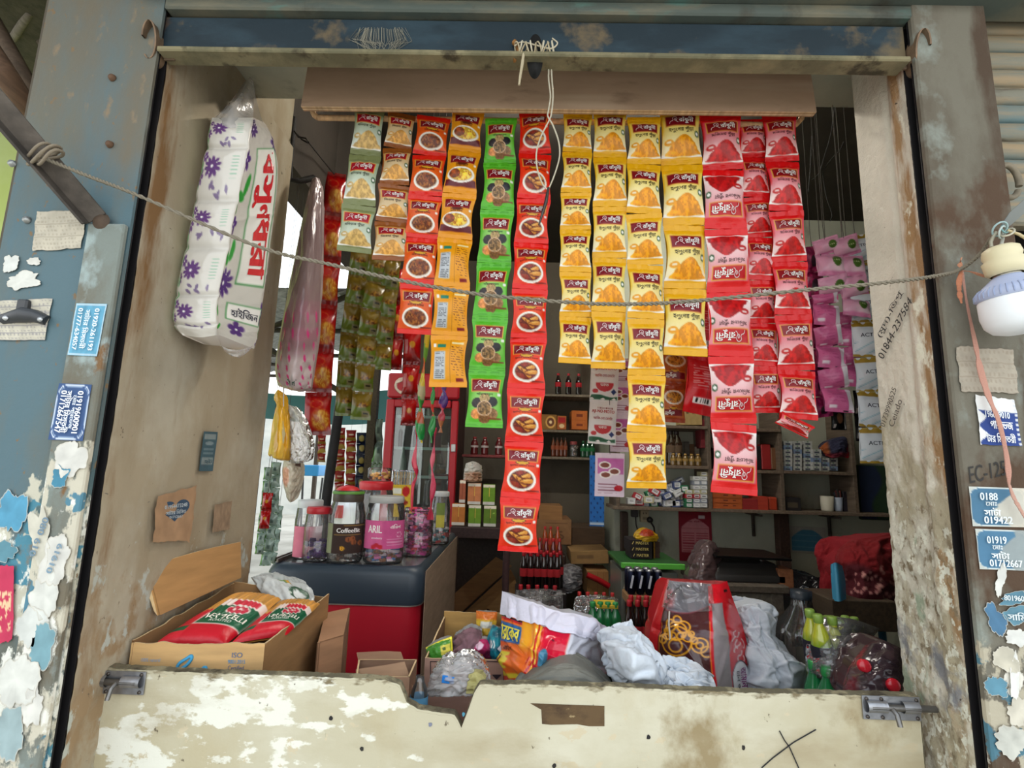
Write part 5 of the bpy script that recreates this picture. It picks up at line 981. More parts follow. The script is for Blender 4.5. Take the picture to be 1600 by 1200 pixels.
for k, (px, n, kk, nm) in enumerate(((532, 6, 'minired', 'red mini-packet column beside the black post'), (549, 6, 'minired', 'second red mini-packet column from the black post'), (565, 5, 'miniblue', 'blue mini-packet column behind the wide red lid'), (578, 5, 'miniblue', 'blue mini-packet column nearest the cooler'))):
    strip('packet_strip', nm, 'packets', kk, [(px-.3*j, 668+j*17+(4*k)) for j in range(n+1)], (15, 15), 3.9, 0.2, 'mini-packet columns in the street stall', 0.02, 'packet')
strip('packet_strip', 'red mini-packet column left of the black post', 'packets', 'minired', [(503-.3*j, 680+j*14) for j in range(4)], (12, 12), 3.8, 0.2, None, .02, 'packet')
strip('packet_strip', 'tan snack packets hanging beside the cooler frame', 'packets', 'silver', [(590, 655), (590, 690), (589, 725), (588, 758)], (16, 16), 3.7, 0.3, None, .03, 'packet')
t = thing('blue_cart', 'blue three-wheeled cart out on the bright road', 'cart', P(494, 775, 7.5)); c = P(494, 735, 7.5)
MB().box(c, (.26, .5, .15), (40, 140, 200), bev=.01).build('cart_box', PLAS, t)
for dx in (-.13, .13): mb = MB(); cc = np.array([c[0]+dx, c[1], .22]); mb.tube([cc+[0, .2*math.cos(q), .2*math.sin(q)] for q in np.linspace(0, 6.283, 24, endpoint=False)], .018, (40, 40, 42), close=True, n=6); mb.build('wheel', PLAS, t)
MB().tube([c+[-.14, -.1, -.1], (c[0]-.1, c[1]-.1, .24), (c[0]+.1, c[1]-.1, .24), c+[.14, -.1, -.1]], .015, (90, 90, 92)).build('frame', METAL, t)
c = P(506, 785, 6.5); t = thing('parked_car', 'white car with a red tail light parked by the black post', 'car', (c[0]+.55, c[1]+.9, 0)); zc = .0
mb = MB(); prof = [(-.75, .25), (-.76, .62), (-.70, .80), (-.40, .84), (-.20, 1.22), (.55, 1.25), (.95, .86), (1.5, .78), (1.55, .30)]
cx = c[0]+.55
for xs_ in (1,): mb.grid(np.array([[(cx+w, c[1]+1.0+y, z) for y, z in prof] for w in (-.6, -.55, .55, .6)]), (236, 238, 240)); mb.poly([(cx-.6, c[1]+1.0+y, z) for y, z in prof], (232, 234, 236)); mb.poly([(cx+.6, c[1]+1.0+y, z) for y, z in prof], (232, 234, 236))
mb.build('body', GLOSSY, t); MB().box((cx-.48, c[1]+.235, .70), (.2, .03, .16), (190, 30, 40), bev=.01).build('tail_light', GLOSSY, t); MB().box((cx+.48, c[1]+.235, .70), (.2, .03, .16), (190, 30, 40), bev=.01).build('tail_light', GLOSSY, t)
MB().box((cx, c[1]+.58, 1.03), (.9, .06, .26), (50, 60, 66), rot=rotx(-.5)).build('rear_window', GLOSSY, t)
for dx in (-.55, .55):
    for dy in (.62, 2.1): MB().lathe([(.0, -.06), (.25, -.06), (.27, 0), (.25, .06), (0, .06)], (cx+dx, c[1]+dy, .27), (34, 34, 36), n=18, axis=(1, 0, 0), caps=False).build('wheel', PLAS, t)

# ================================================================ goods on the low bench behind the board
BZ = 0.66
t = thing('bench', 'low wooden bench behind the counter board carrying cartons and sacks', 'bench', (0.0, 1.45, FL))
for k in range(5): MB().box((0.0, 1.19+0.135*k, BZ-0.0155), (1.58, 0.13, 0.03), (112, 92, 70), bev=0.003).build('plank', WOOD, t)
for x in (-.72, 0, .72):
    for y in (1.16, 1.70): MB().box((x, y, (FL+BZ-.03)/2), (.06, .06, BZ-.03-FL), (96, 78, 60)).build('leg', WOOD, t)
def wall_panel(mb, a, b, z0, z1, col, th=0.004, ragged=0.0, seed=1, n=24, za=None, zb_=None, inner=None):
    """upright cardboard wall from a to b, its top edge torn"""
    a = np.asarray(a, float); b = np.asarray(b, float); d = (b-a)[:2]; nn = np.array([-d[1], d[0], 0])/np.hypot(*d)*th
    s = np.linspace(0, 1, n); e = ragged*(fbm(s*9, s*0+seed, seed, 4)-0.5)*2; top = np.array([(za if za is not None else z1)*(1-q)+(zb_ if zb_ is not None else z1)*q for q in s])+e
    bow = 0.004*np.sin(s*3.1)
    f = np.stack([np.array([[*(a+(b-a)*q)[:2], z0+(z-z0)*w] for q, z in zip(s, top)]) for w in (0, .5, 1)]); f = f+nn*(bow/th)[None, :, None]*0
    mb.grid(f, col, sm=False); mb.grid(f+nn, inner or tuple(np.asarray(col)*0.88), sm=False, flip=True)
    mb.grid(np.stack([f[-1], f[-1]+nn]), (206, 178, 136), sm=False)
ZR = 0.955
FLc, FRc, BRc, BLc = P(206, 1002, 1.125), PZ(414, 1006, ZR), PZ(514, 934, ZR), P(366, 908, 1.45)
t = thing('vermicelli_carton', 'torn open cardboard carton of vermicelli packets by the left jamb', 'carton', ((FLc+BRc)/2)*[1, 1, 0]+[0, 0, BZ])
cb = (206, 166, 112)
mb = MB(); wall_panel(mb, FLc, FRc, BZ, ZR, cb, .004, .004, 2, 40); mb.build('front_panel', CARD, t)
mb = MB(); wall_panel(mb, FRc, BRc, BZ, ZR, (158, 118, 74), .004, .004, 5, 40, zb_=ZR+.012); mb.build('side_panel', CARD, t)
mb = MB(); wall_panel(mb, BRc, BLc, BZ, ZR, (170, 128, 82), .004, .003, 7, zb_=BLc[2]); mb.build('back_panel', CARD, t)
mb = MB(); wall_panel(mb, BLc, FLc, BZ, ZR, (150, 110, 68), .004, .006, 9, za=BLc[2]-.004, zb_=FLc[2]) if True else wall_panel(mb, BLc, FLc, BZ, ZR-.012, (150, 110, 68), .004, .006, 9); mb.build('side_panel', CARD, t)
mb = MB(); fa, fb = P(246, 962, 1.18), P(374, 903, 1.44)
pa, pb = P(229, 893, fa[1]-.005), P(373, 847, fb[1]); mid = P(247, 880, fa[1]+.02)
f = np.array([[fa, fa*.85+fb*.15, fa*.5+fb*.5, fb], [(fa+pa)/2, (fa+mid)/2*.9+fb*.1, (mid+pb)/4+(fa+fb)/4+[.006, 0, 0], (fb+pb)/2], [pa, mid, mid*.5+pb*.5+[0, 0, .004], pb]])
g = np.stack([catmull(q, 24) for q in f]); mb.grid(g, (186, 140, 84)); mb.grid(g+[.003, .004, 0], (170, 126, 76), flip=True); mb.grid(np.stack([g[-1], g[-1]+[.003, .004, 0]]), (206, 178, 136))
mb.grid(np.array([[fa, pa], [fa+[-.006, -.004, .01], pa+[-.008, -.006, -.002]]]), (206, 176, 130)); mb.build('flap', CARD, t)
mb = MB(); mpf = lambda x, y: FLc*[1, 1, 0]+(FRc-FLc)*[x, x, 0]+[0, -.0012, y]
mb.text('ISO', mpf, (90, 110, 140), fit=(.08, .010), at=(.80, ZR-.022), bold=0.01); mb.text('9001:2015', mpf, (90, 150, 190), fit=(.13, .008), at=(.80, ZR-.035), bold=0.0); mb.text('Certified', mpf, (90, 110, 140), fit=(.12, .009), at=(.80, ZR-.047), bold=0.0); mb.text('100% natural', mpf, (150, 170, 190), fit=(.14, .007), at=(.16, ZR-.032), bold=0.0)
for pts in ([(.36, -.055), (.37, -.040), (.42, -.030), (.455, -.024), (.46, -.030), (.43, -.042), (.39, -.050), (.36, -.062)], [(.38, -.085), (.40, -.064), (.43, -.066), (.46, -.072), (.49, -.064), (.52, -.070), (.55, -.050), (.575, -.046), (.58, -.058), (.55, -.072), (.53, -.085)]):
    mb.tube([mpf(x, ZR+y) for x, y in catmull(np.array(pts), 30)], .0035, (70, 160, 206), n=5)
mb.text('foc', lambda x, y: mpf(x, y), (70, 160, 206), fit=(.18, .045), at=(.50, ZR-.085), bold=.03); mb.build('print', PAPER, t, kind='stuff')
# two vermicelli packets in it
def verm(name, label, quad, th, seed):
    """packet lying on a slope: quad = near-left, near-right, far-right, far-left"""
    q = [np.asarray(x, float) for x in quad]; u, v = np.meshgrid(np.linspace(0, 1, 60), np.linspace(0, 1, 90))
    p = ((1-v)[..., None]*((1-u)[..., None]*q[0]+u[..., None]*q[1])+v[..., None]*((1-u)[..., None]*q[3]+u[..., None]*q[2]))
    nrm = np.cross(q[1]-q[0], q[3]-q[0]); nrm /= np.linalg.norm(nrm); bul = th*(1-np.abs(2*u-1)**3)**.6*(1-np.abs(2*v-1)**6)**.5
    g = p+nrm*(bul+.0015*np.sin(u*70+fbm(u*3, v*3, seed)*9)*(v > .3))[..., None]
    n = fbm(u*30, v*4, seed, 3); a = C3(u, (206, 146, 70))*(0.8+0.4*n[..., None])
    a = mixc(a, (196, 28, 44), rect(u, v, -.1, 1.1, -.1, .22, .02)*step(.30-v+.0*u, .02)); a = mixc(a, (206, 40, 54), rect(u, v, -.1, .30, -.1, .50, .02)*(1-step(u-.28-(.5-v)*.1, .02)))
    a = mixc(a, (240, 220, 210), rect(u, v, .27, 1.02, .20, .72, .012)*step(1.30-u-(v-.20)*.55, .02)); a = mixc(a, (24, 92, 60), rect(u, v, .29, 1.0, .215, .58, .01)); a = mixc(a, (206, 40, 60), rect(u, v, .45, .90, .60, .70, .01))
    a = mixc(a, (240, 220, 210), step(ell(u, v, .68, .50, .20, .085), .06)); a = mixc(a, (196, 30, 60), step(ell(u, v, .68, .50, .175, .07), .06)); a = mixc(a, (236, 206, 196), step(ell(u, v, .68, .50, .10, .03), .2)*(fbm(u*20, v*20, 4) > .45))
    a = mixc(a, (24, 92, 60), rect(u, v, .05, .28, .10, .17, .01)); a = mixc(a, (196, 20, 36), rect(u, v, .86, 1.1, -.1, .16, .03))
    t = thing(name, label, 'packet', p[0, 30], 'vermicelli packets in the carton'); mb = MB(); mb.grid(g, np.clip(a, 0, 255)); mb.grid(p[::6, ::6]-nrm*.004, (190, 130, 60), flip=True)
    m2 = lambda x, y: g[int(np.clip(y*89, 0, 89)), int(np.clip(x*59, 0, 59))]+nrm*.002
    def m3(x, y):
        i, j = np.clip(x, 0, 1)*59, np.clip(y, 0, 1)*89; i0, j0 = min(int(i), 58), min(int(j), 88); fi, fj = i-i0, j-j0
        return g[j0, i0]*(1-fi)*(1-fj)+g[j0, i0+1]*fi*(1-fj)+g[j0+1, i0]*(1-fi)*fj+g[j0+1, i0+1]*fi*fj+nrm*.0016
    mb.text('VERMICELLI', m3, (240, 236, 220), fit=(.64, .085), at=(.64, .345), bold=.02); mb.text('ROASTED', m3, (230, 236, 220), fit=(.34, .045), at=(.64, .265), bold=0.0); mb.text('COCOLA', m3, (236, 230, 214), fit=(.30, .05), at=(.62, .43), bold=.01) if False else None
    mb.build('packet_body', FOIL, t); return t
verm('vermicelli_packet', 'vermicelli packet in the torn carton, the larger one on the left', (PZ(242, 1006, .945), PZ(352, 1008, .940), PZ(440, 936, .985), P(366, 930, 1.38)), .024, 3)
verm('vermicelli_packet', 'vermicelli packet in the torn carton, the one on the right', (PZ(360, 1006, .945), PZ(448, 992, .942), PZ(500, 944, .965), PZ(437, 942, .965)), .022, 4)
def crushed(s, t): return mixc(mixc(mixc(mixc(C3(s, (206, 210, 208)), (110, 150, 60), rect(s, t, .55, .7, .0, .35)), (226, 170, 60), rect(s, t, .7, .85, .0, .4)), (60, 90, 70), step(ell(s, t, .78, .72, .16, .2), .1)), (236, 238, 234), step(ell(s, t, .78, .74, .10, .13), .1))
bag('crushed_packet', 'crumpled clear and white packet on top of the right vermicelli packet', 'packet', [[(392, 902, 1.50), (410, 900, 1.49), (436, 908, 1.50), (470, 914, 1.52)], [(402, 918, 1.47), (420, 914, 1.45), (450, 918, 1.45), (483, 928, 1.49)], [(418, 938, 1.44), (436, 944, 1.41), (462, 946, 1.41), (490, 946, 1.46)]], (206, 210, 208), GLOSSY, .05, .010, 8, nu=50, nv=30, paint=crushed)
def carton(name, label, quad, z0, z1, col, group=None, th=.004, lid=False, rag=.0, front_print=None):
    q = [np.asarray(x, float) for x in quad]; t = thing(name, label, 'carton', sum(q)/4*[1, 1, 0]+[0, 0, z0], group)
    for k in range(4):
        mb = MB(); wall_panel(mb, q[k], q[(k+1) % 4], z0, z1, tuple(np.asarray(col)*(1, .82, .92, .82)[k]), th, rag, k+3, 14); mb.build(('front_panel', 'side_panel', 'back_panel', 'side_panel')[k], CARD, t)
    mb = MB(); mb.poly([x*[1, 1, 0]+[0, 0, z0+.002] for x in q], tuple(np.asarray(col)*.8)); mb.build('bottom_panel', CARD, t)
    if lid: MB().poly([x*[1, 1, 0]+[0, 0, z1+.001] for x in q], tuple(np.asarray(col)*1.02), (0, 0, 1), .003).build('top_panel', CARD, t)
    return t
carton('carton', 'plain brown carton tucked between the vermicelli carton and the freezer', (PZ(497, 1004, .9), PZ(537, 992, .9), PZ(546, 950, .9), PZ(508, 958, .9)), BZ, .90, (170, 126, 92), lid=True)
t = carton('carton', 'small open brown carton standing before the red freezer', (PZ(556, 1058, .855), PZ(640, 1058, .855), PZ(652, 1030, .855), PZ(560, 1030, .855)), BZ, .855, (176, 136, 108))
mb = MB(); g = net([[PZ(560, 1032, .855), PZ(600, 1030, .855), PZ(630, 1030, .855)], [P(557, 1020, 1.46), P(598, 1018, 1.46), P(626, 1019, 1.46)]], 8, 4); mb.grid(g, (176, 136, 108)); mb.grid(g+[0, .003, 0], (160, 124, 98)); mb.build('flap', CARD, t)
mb = MB(); g = net([[P(556, 1046, 1.30), P(598, 1040, 1.30), P(632, 1034, 1.31)], [P(556, 1088, 1.30), P(600, 1088, 1.30), P(650, 1086, 1.31)]], 8, 4); mb.grid(g, (190, 152, 120)); mb.grid(g+[0, .003, 0], (160, 124, 98)); mb.build('flap', CARD, t)
# snack carton
SYN, SYF = 1.40, 1.62
q = [P(664, 1028, SYN), P(788, 1026, SYN), P(790, 958, SYF), P(694, 962, SYF)]; z1 = q[0][2]
t = thing('snack_carton', 'open mauve-brown carton of snack packets left of the chips sack', 'carton', ((q[0]+q[2])/2)*[1, 1, 0]+[0, 0, BZ]); cc = (176, 138, 122)
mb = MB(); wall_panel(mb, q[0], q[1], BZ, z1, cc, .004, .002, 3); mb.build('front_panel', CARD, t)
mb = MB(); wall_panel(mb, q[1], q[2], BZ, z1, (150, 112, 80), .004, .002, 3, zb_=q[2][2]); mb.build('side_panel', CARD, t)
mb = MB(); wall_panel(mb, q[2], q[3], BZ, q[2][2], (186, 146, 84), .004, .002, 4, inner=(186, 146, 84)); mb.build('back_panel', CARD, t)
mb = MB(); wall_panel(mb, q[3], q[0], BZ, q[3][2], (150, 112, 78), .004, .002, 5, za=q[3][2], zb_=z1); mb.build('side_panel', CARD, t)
mb = MB(); mp = lambda x, y: P(x, y, SYN-.002)
for x0, y0, x1, y1 in ((672, 1033, 784, 1034.2), (672, 1033, 673.2, 1068), (786, 1036, 787.2, 1075)): mb.add([mp(x0, y0), mp(x1, y0), mp(x1, y1), mp(x0, y1)], [(0, 1, 2, 3)], (50, 36, 40))
mb.add([mp(768, 1054), mp(784, 1054), mp(776, 1062)], [(0, 1, 2)], (50, 36, 44)); mb.add([mp(716, 1025), mp(743, 1025), mp(743, 1031), mp(714, 1032)], [(0, 1, 2, 3)], (206, 196, 186))
mb.text('Manufactured', lambda x, y: mp(692+x, 1038-y), (60, 44, 50), fit=(20, 3)); mb.text('MoShar', lambda x, y: mp(690+x, 1045-y), (60, 44, 50), fit=(16, 4)); mb.build('print', PAPER, t)
def pk(name, label, rows, paint, depth=.03, seed=1, mat=FOIL, amp=.004):
    return bag(name, label, 'packet', rows, (150, 150, 150), mat, depth, amp, seed, nu=36, nv=36, paint=paint, sc=4)
pk('snack_packet', 'green and yellow snack packet at the snack carton\'s left corner', [[(665, 1012, 1.46), (685, 1002, 1.45), (706, 994, 1.46)], [(667, 1020, 1.44), (686, 1014, 1.42), (707, 1008, 1.44)], [(670, 1030, 1.43), (688, 1030, 1.42), (708, 1030, 1.43)]], lambda s, t: mixc(mixc(mixc(C3(s, (70, 140, 50)), (226, 214, 60), step(.16-t)+step(s-.93)), (226, 214, 90), rect(s, t, .55, .9, .4, .8)), (80, 110, 50), rect(s, t, .62, .72, .5, .62)), .03, 2)
pk('crumpled_wrapper', 'dusty mauve crumpled wrapper in the middle of the snack carton', [[(708, 1000, 1.50), (724, 990, 1.49), (738, 982, 1.50), (752, 990, 1.50)], [(706, 1012, 1.46), (722, 1006, 1.43), (738, 1002, 1.44), (752, 1008, 1.46)], [(708, 1030, 1.44), (722, 1030, 1.43), (738, 1030, 1.43), (750, 1030, 1.44)]], lambda s, t: C3(s, (120, 88, 96))*(0.75+.5*fbm(s*5, t*6, 3)[..., None]), .04, 3, CLOTH, .012)
pk('snack_packet', 'magenta snack packet in the snack carton', [[(742, 1006, 1.47), (754, 998, 1.46), (765, 1002, 1.47)], [(738, 1015, 1.44), (752, 1012, 1.41), (767, 1014, 1.44)], [(738, 1030, 1.43), (752, 1030, 1.42), (768, 1030, 1.43)]], lambda s, t: mixc(mixc(C3(s, (186, 30, 96)), (90, 20, 50), step(t-.6, .3)), (236, 200, 220), step(ell(s, t, .4, .4, .2, .2), .2)), .03, 4)
pk('snack_packet', 'orange and yellow snack packet at the back of the snack carton', [[(744, 954, 1.57), (760, 956, 1.56), (777, 956, 1.57)], [(744, 970, 1.55), (760, 972, 1.53), (776, 972, 1.55)], [(744, 990, 1.54), (760, 992, 1.52), (772, 992, 1.54)]], lambda s, t: mixc(mixc(C3(s, (206, 110, 40)), (220, 180, 60), step(t-.42, .1)), (210, 210, 200), rect(s, t, .25, .75, .5, .75)), .03, 5)
pk('snack_packet', 'teal snack packet beside the chips sack', [[(770, 976, 1.50), (778, 980, 1.48), (788, 984, 1.5)], [(762, 994, 1.47), (774, 998, 1.44), (790, 998, 1.46)], [(758, 1014, 1.46), (774, 1016, 1.42), (790, 1018, 1.44)], [(764, 1030, 1.44), (776, 1030, 1.42), (790, 1030, 1.44)]], lambda s, t: mixc(mixc(C3(s, (30, 140, 156)), (20, 90, 110), step(fbm(s*5, t*4, 3)-.5, .2)), (220, 230, 226), rect(s, t, .25, .5, .4, .62)*(np.sin(s*60) > 0)), .03, 6)
# crumpled clear bag, clear bottle
bag('clear_wrapper', 'crumpled clear plastic with a blue spot before the snack carton', 'wrapper', [[(690, 1040, 1.26), (715, 1030, 1.25), (740, 1034, 1.26), (752, 1046, 1.28)], [(678, 1055, 1.24), (705, 1046, 1.20), (735, 1046, 1.21), (758, 1058, 1.25)], [(668, 1072, 1.24), (700, 1066, 1.19), (735, 1064, 1.19), (765, 1070, 1.23)], [(664, 1086, 1.25), (700, 1086, 1.20), (735, 1086, 1.20), (768, 1086, 1.23)]], (206, 208, 210), HAZE, .05, .016, 5, sc=6)
c = P(700, 1062, 1.185); t = thing('blue_cap_sheet', 'small blue label stuck in the crumpled clear plastic', 'label', c); MB().box(c, (.026, .004, .015), (40, 120, 200), rot=roty(.1), bev=.0015).build('label', GLOSSY, t)
bag('paper_scrap', 'crumpled pale yellow scrap in front of the snack carton', 'paper', [[(735, 1054, 1.19), (745, 1050, 1.18), (754, 1060, 1.19)], [(730, 1070, 1.18), (745, 1068, 1.17), (760, 1072, 1.18)], [(728, 1084, 1.18), (746, 1084, 1.17), (764, 1084, 1.18)]], (176, 168, 110), PAPER, .03, .008, 6, nu=24, nv=24)
c = P(655, 1084, 1.19); c[2] = BZ; t = thing('clear_bottle', 'slim clear plastic bottle standing by the notch', 'bottle', c); hb_ = P(655, 1056, 1.19)[2]-BZ
MB().lathe([(0, .001), (.017, .002), (.019, .01), (.019, hb_*.80), (.017, hb_*.88), (.010, hb_*.95), (.009, hb_), (0, hb_)], c, (220, 224, 224), n=18, caps=False).build('bottle_body', JAR, t); MB().lathe([(.0195, hb_*.62), (.0195, hb_*.83)], c, (90, 150, 186), n=18, caps=False).build('label', PAPER, t)
# chips sack
CHR = [[(787, 924, 1.43), (825, 941, 1.36), (875, 959, 1.33), (920, 966, 1.34), (950, 984, 1.42)], [(784, 960, 1.41), (822, 974, 1.32), (870, 989, 1.28), (915, 998, 1.31), (957, 1004, 1.40)], [(782, 1000, 1.40), (818, 1008, 1.28), (862, 1018, 1.25), (910, 1020, 1.29), (952, 1032, 1.40)], [(785, 1040, 1.38), (815, 1045, 1.26), (855, 1050, 1.24), (905, 1052, 1.28), (946, 1060, 1.38)], [(790, 1090, 1.38), (820, 1092, 1.27), (855, 1094, 1.25), (900, 1092, 1.28), (940, 1090, 1.38)]]
g = net(pix(CHR), 130, 110); nv, nu = g.shape[:2]; tt, ss = np.meshgrid(np.linspace(0, 1, nv), np.linspace(0, 1, nu), indexing='ij')
a = C3(ss, (232, 104, 36)); a = mixc(a, (206, 206, 216), step(ss-.60, .02)); a = mixc(a, (206, 22, 54), rect(ss, tt, .40, .60, .2, .72, .012)); a = mixc(a, (230, 160, 40), rect(ss, tt, .20, .34, .2, .55, .1))
a = mixc(a, (240, 190, 60), rect(ss, tt, .345, .40, .2, .9, .01)); a = mixc(a, (190, 24, 30), rect(ss, tt, .36, .375, .2, .9, .008)+rect(ss, tt, .39, .40, .2, .9, .008))
a = mixc(a, (30, 100, 170), rect(ss, tt, -.1, .215, .31, .505, .01)); a = mixc(a, (30, 40, 60), rect(ss, tt, -.1, .22, .245, .262, .006)); a = mixc(a, (190, 30, 40), rect(ss, tt, -.1, .22, .262, .285, .006)); a = mixc(a, (226, 206, 60), rect(ss, tt, -.1, .13, .60, .75, .01)*step(.13-ss-.02*np.sin(tt*90), .01)); a = mixc(a, (230, 206, 60), rect(ss, tt, -.1, .25, .79, .83, .008)); a = mixc(a, (196, 60, 40), rect(ss, tt, -.1, .3, .83, 1.1, .01))
a = mixc(a, (190, 24, 40), rect(ss, tt, .30, .42, .62, .95, .03)*(np.sin(ss*140+tt*60) > .2)); a = mixc(a, (60, 120, 150), step(ell(ss, tt, .44, .62, .035, .12), .1)); a = mixc(a, (70, 30, 40), rect(ss, tt, .475, .495, .35, .375)); a = mixc(a, (208, 206, 222), step(.232-tt, .008))
g = folds(g, 34, .022, 12); g = crumple(g, .0022, 9, 2, False); mb = MB(); shell(mb, g, a, .12, (200, 200, 206))
def gm(g, eps=(.0, -.0016, .0006)):
    nv, nu = g.shape[:2]
    def m(x, y):
        i, j = np.clip(x, 0, 1)*(nu-1), np.clip(y, 0, 1)*(nv-1); i0, j0 = min(int(i), nu-2), min(int(j), nv-2); fi, fj = i-i0, j-j0
        return g[j0, i0]*(1-fi)*(1-fj)+g[j0, i0+1]*fi*(1-fj)+g[j0+1, i0]*(1-fi)*fj+g[j0+1, i0+1]*fi*fj+np.array(eps)
    return m
m = gm(g, (.0, -.004, .001)); mb.text('ারেকব', lambda x, y: m(.10+x, .405-y), (236, 226, 90), fit=(.19, .15), bold=.05); mb.text('রাইস', lambda x, y: m(.10+x, .555-y), (50, 30, 20), fit=(.10, .06), bold=.02); mb.text('ড়া', lambda x, y: m(.05+x, .675-y), (120, 40, 20), fit=(.07, .10), bold=.04)
t = thing('chips_sack', 'colourful printed snack sack with a folded lilac-white hem', 'sack', g[-1, nu//2]); mb.build('sack_body', GLOSSY, t)
hem = g[:28].copy(); hem = hem+normals(hem)*(-.006) if normals(hem)[10, 60, 1] > 0 else hem+normals(hem)*.006
mb = MB(); shell(mb, crumple(hem, .002, 7, 7, False), (208, 206, 222), .012); mb.build('folded_hem', WOVEN, t)
GREY = lambda c, seed: (lambda s, t: C3(s, c)*(0.92+.12*fbm(s*8, t*8, seed)[..., None]))
bag('grey_sack', 'dark grey rounded sack showing just over the board', 'sack', [[(800, 1078, 1.22), (840, 1050, 1.20), (875, 1037, 1.20), (905, 1042, 1.20), (940, 1066, 1.21), (962, 1080, 1.22)], [(795, 1086, 1.19), (840, 1062, 1.16), (878, 1052, 1.155), (912, 1056, 1.16), (945, 1074, 1.17), (966, 1086, 1.19)], [(795, 1098, 1.18), (840, 1092, 1.14), (878, 1090, 1.13), (912, 1092, 1.14), (945, 1096, 1.15), (966, 1098, 1.18)]], (112, 112, 104), WOVEN, .10, .004, 4, paint=GREY((112, 112, 104), 3))
# white woven sacks
def fold_sack(name, label, rows, c, depth, seed, nu=110, nv=100, amp=.020, sc=4):
    g = net(pix(rows), nu, nv); g = folds(g, 40, amp*1.1, seed, (.03, .12)); g = folds(g, 60, amp*.35, seed+9, (.01, .035)); g = crumple(g, .002, 6, seed, False); mb = MB(); nv, nu = g.shape[:2]
    tt, ss = np.meshgrid(np.linspace(0, 1, nv), np.linspace(0, 1, nu), indexing='ij'); shell(mb, g, C3(ss, c)*(0.96+.06*fbm(ss*10, tt*10, seed)[..., None]), depth, c)
    t = thing(name, label, 'sack', g[-1, nu//2]); mb.build('sack_body', WOVEN, t); return t
t = fold_sack('white_sack', 'crumpled white woven sack lying over the foot of the red rice bag', [[(957, 1000, 1.30), (968, 988, 1.27), (988, 986, 1.27), (1004, 996, 1.29), (1026, 1046, 1.28), (1062, 1046, 1.28), (1098, 1046, 1.28), (1112, 1056, 1.31)], [(952, 1016, 1.28), (966, 1008, 1.23), (990, 1006, 1.21), (1012, 1018, 1.22), (1036, 1060, 1.22), (1066, 1056, 1.21), (1100, 1058, 1.23), (1116, 1064, 1.29)], [(954, 1040, 1.27), (970, 1036, 1.20), (996, 1038, 1.18), (1022, 1052, 1.18), (1044, 1068, 1.18), (1072, 1068, 1.18), (1100, 1070, 1.20), (1119, 1074, 1.28)], [(960, 1066, 1.26), (975, 1064, 1.20), (1000, 1066, 1.17), (1026, 1072, 1.165), (1050, 1078, 1.165), (1076, 1078, 1.165), (1100, 1080, 1.18), (1121, 1084, 1.26)], [(962, 1094, 1.26), (975, 1096, 1.20), (1000, 1098, 1.17), (1026, 1098, 1.165), (1050, 1098, 1.165), (1076, 1098, 1.165), (1100, 1098, 1.18), (1121, 1098, 1.26)]], (204, 212, 222), .10, 21, 130, 90, .022, 4)
MB().tube([P(x, y, 1.42) for x, y in ((1046, 955), (1045, 975), (1047, 995), (1045, 1012), (1047, 1026))], .0022, (206, 198, 186), n=6).build('stitch_thread', ROPE, t)
fold_sack('white_sack', 'greyish white woven sack folded behind the red rice bag on its right', [[(1140, 950, 1.62), (1165, 944, 1.60), (1195, 941, 1.59), (1212, 950, 1.60), (1214, 964, 1.64)], [(1145, 975, 1.60), (1170, 970, 1.55), (1192, 972, 1.54), (1206, 980, 1.56), (1210, 995, 1.62)], [(1150, 1005, 1.58), (1176, 1002, 1.52), (1198, 1006, 1.51), (1222, 1018, 1.53), (1240, 1028, 1.60)], [(1155, 1040, 1.56), (1184, 1038, 1.49), (1212, 1040, 1.48), (1240, 1044, 1.50), (1262, 1048, 1.58)], [(1160, 1092, 1.56), (1188, 1094, 1.48), (1214, 1094, 1.47), (1242, 1094, 1.50), (1262, 1094, 1.58)]], (186, 192, 200), .12, 33, 100, 110, .020, 4)
# red rice bag
rows = [[(1043, 905, 1.52), (1052, 908, 1.50), (1090, 911, 1.50), (1120, 913, 1.50), (1136, 908, 1.52)], [(1032, 935, 1.52), (1048, 938, 1.47), (1090, 944, 1.46), (1124, 942, 1.46), (1146, 938, 1.53)], [(1020, 970, 1.52), (1045, 974, 1.44), (1088, 978, 1.42), (1128, 976, 1.43), (1158, 970, 1.54)], [(1013, 1005, 1.52), (1042, 1010, 1.42), (1086, 1014, 1.39), (1132, 1012, 1.41), (1168, 1008, 1.54)], [(1016, 1045, 1.52), (1044, 1050, 1.42), (1088, 1052, 1.38), (1136, 1052, 1.40), (1176, 1048, 1.54)], [(1024, 1095, 1.52), (1048, 1096, 1.43), (1092, 1096, 1.38), (1140, 1096, 1.40), (1183, 1096, 1.54)]]
g = net(pix(rows), 130, 150); nv, nu = g.shape[:2]; tt, ss = np.meshgrid(np.linspace(0, 1, nv), np.linspace(0, 1, nu), indexing='ij')
a = C3(ss, (206, 26, 38)); br = rect(ss, tt, .17, .62, .34, 1.1, .01)*step(ss-.17-.05*np.abs(tt-.6), .01); a = mixc(a, (70, 32, 34), br)
fl_ = rect(ss, tt, .12, .66, -.1, .34, .02)*step(.25+.05*np.sin(ss*7-.6)-tt, .02); br = rect(ss, tt, .14, .62, .2, 1.1, .01)*(1-fl_); a = mixc(a, (70, 32, 34), br); a = mixc(a, (112, 108, 116), fl_); a = mixc(a, (206, 60, 70), rect(ss, tt, .10, .28, .10, .26, .05)*.7)
a = mixc(a, (150, 140, 142), rect(ss, tt, .655, .79, .20, 1.1, .01)); a = mixc(a, (206, 26, 38), step(ss-.62, .01)*step(.20-tt, .01)*step(tt-.02, .01)); a = mixc(a, (216, 110, 30), rect(ss, tt, .622, .634, .36, 1.1, .004)+rect(ss, tt, .15, .16, .4, 1.1, .004))
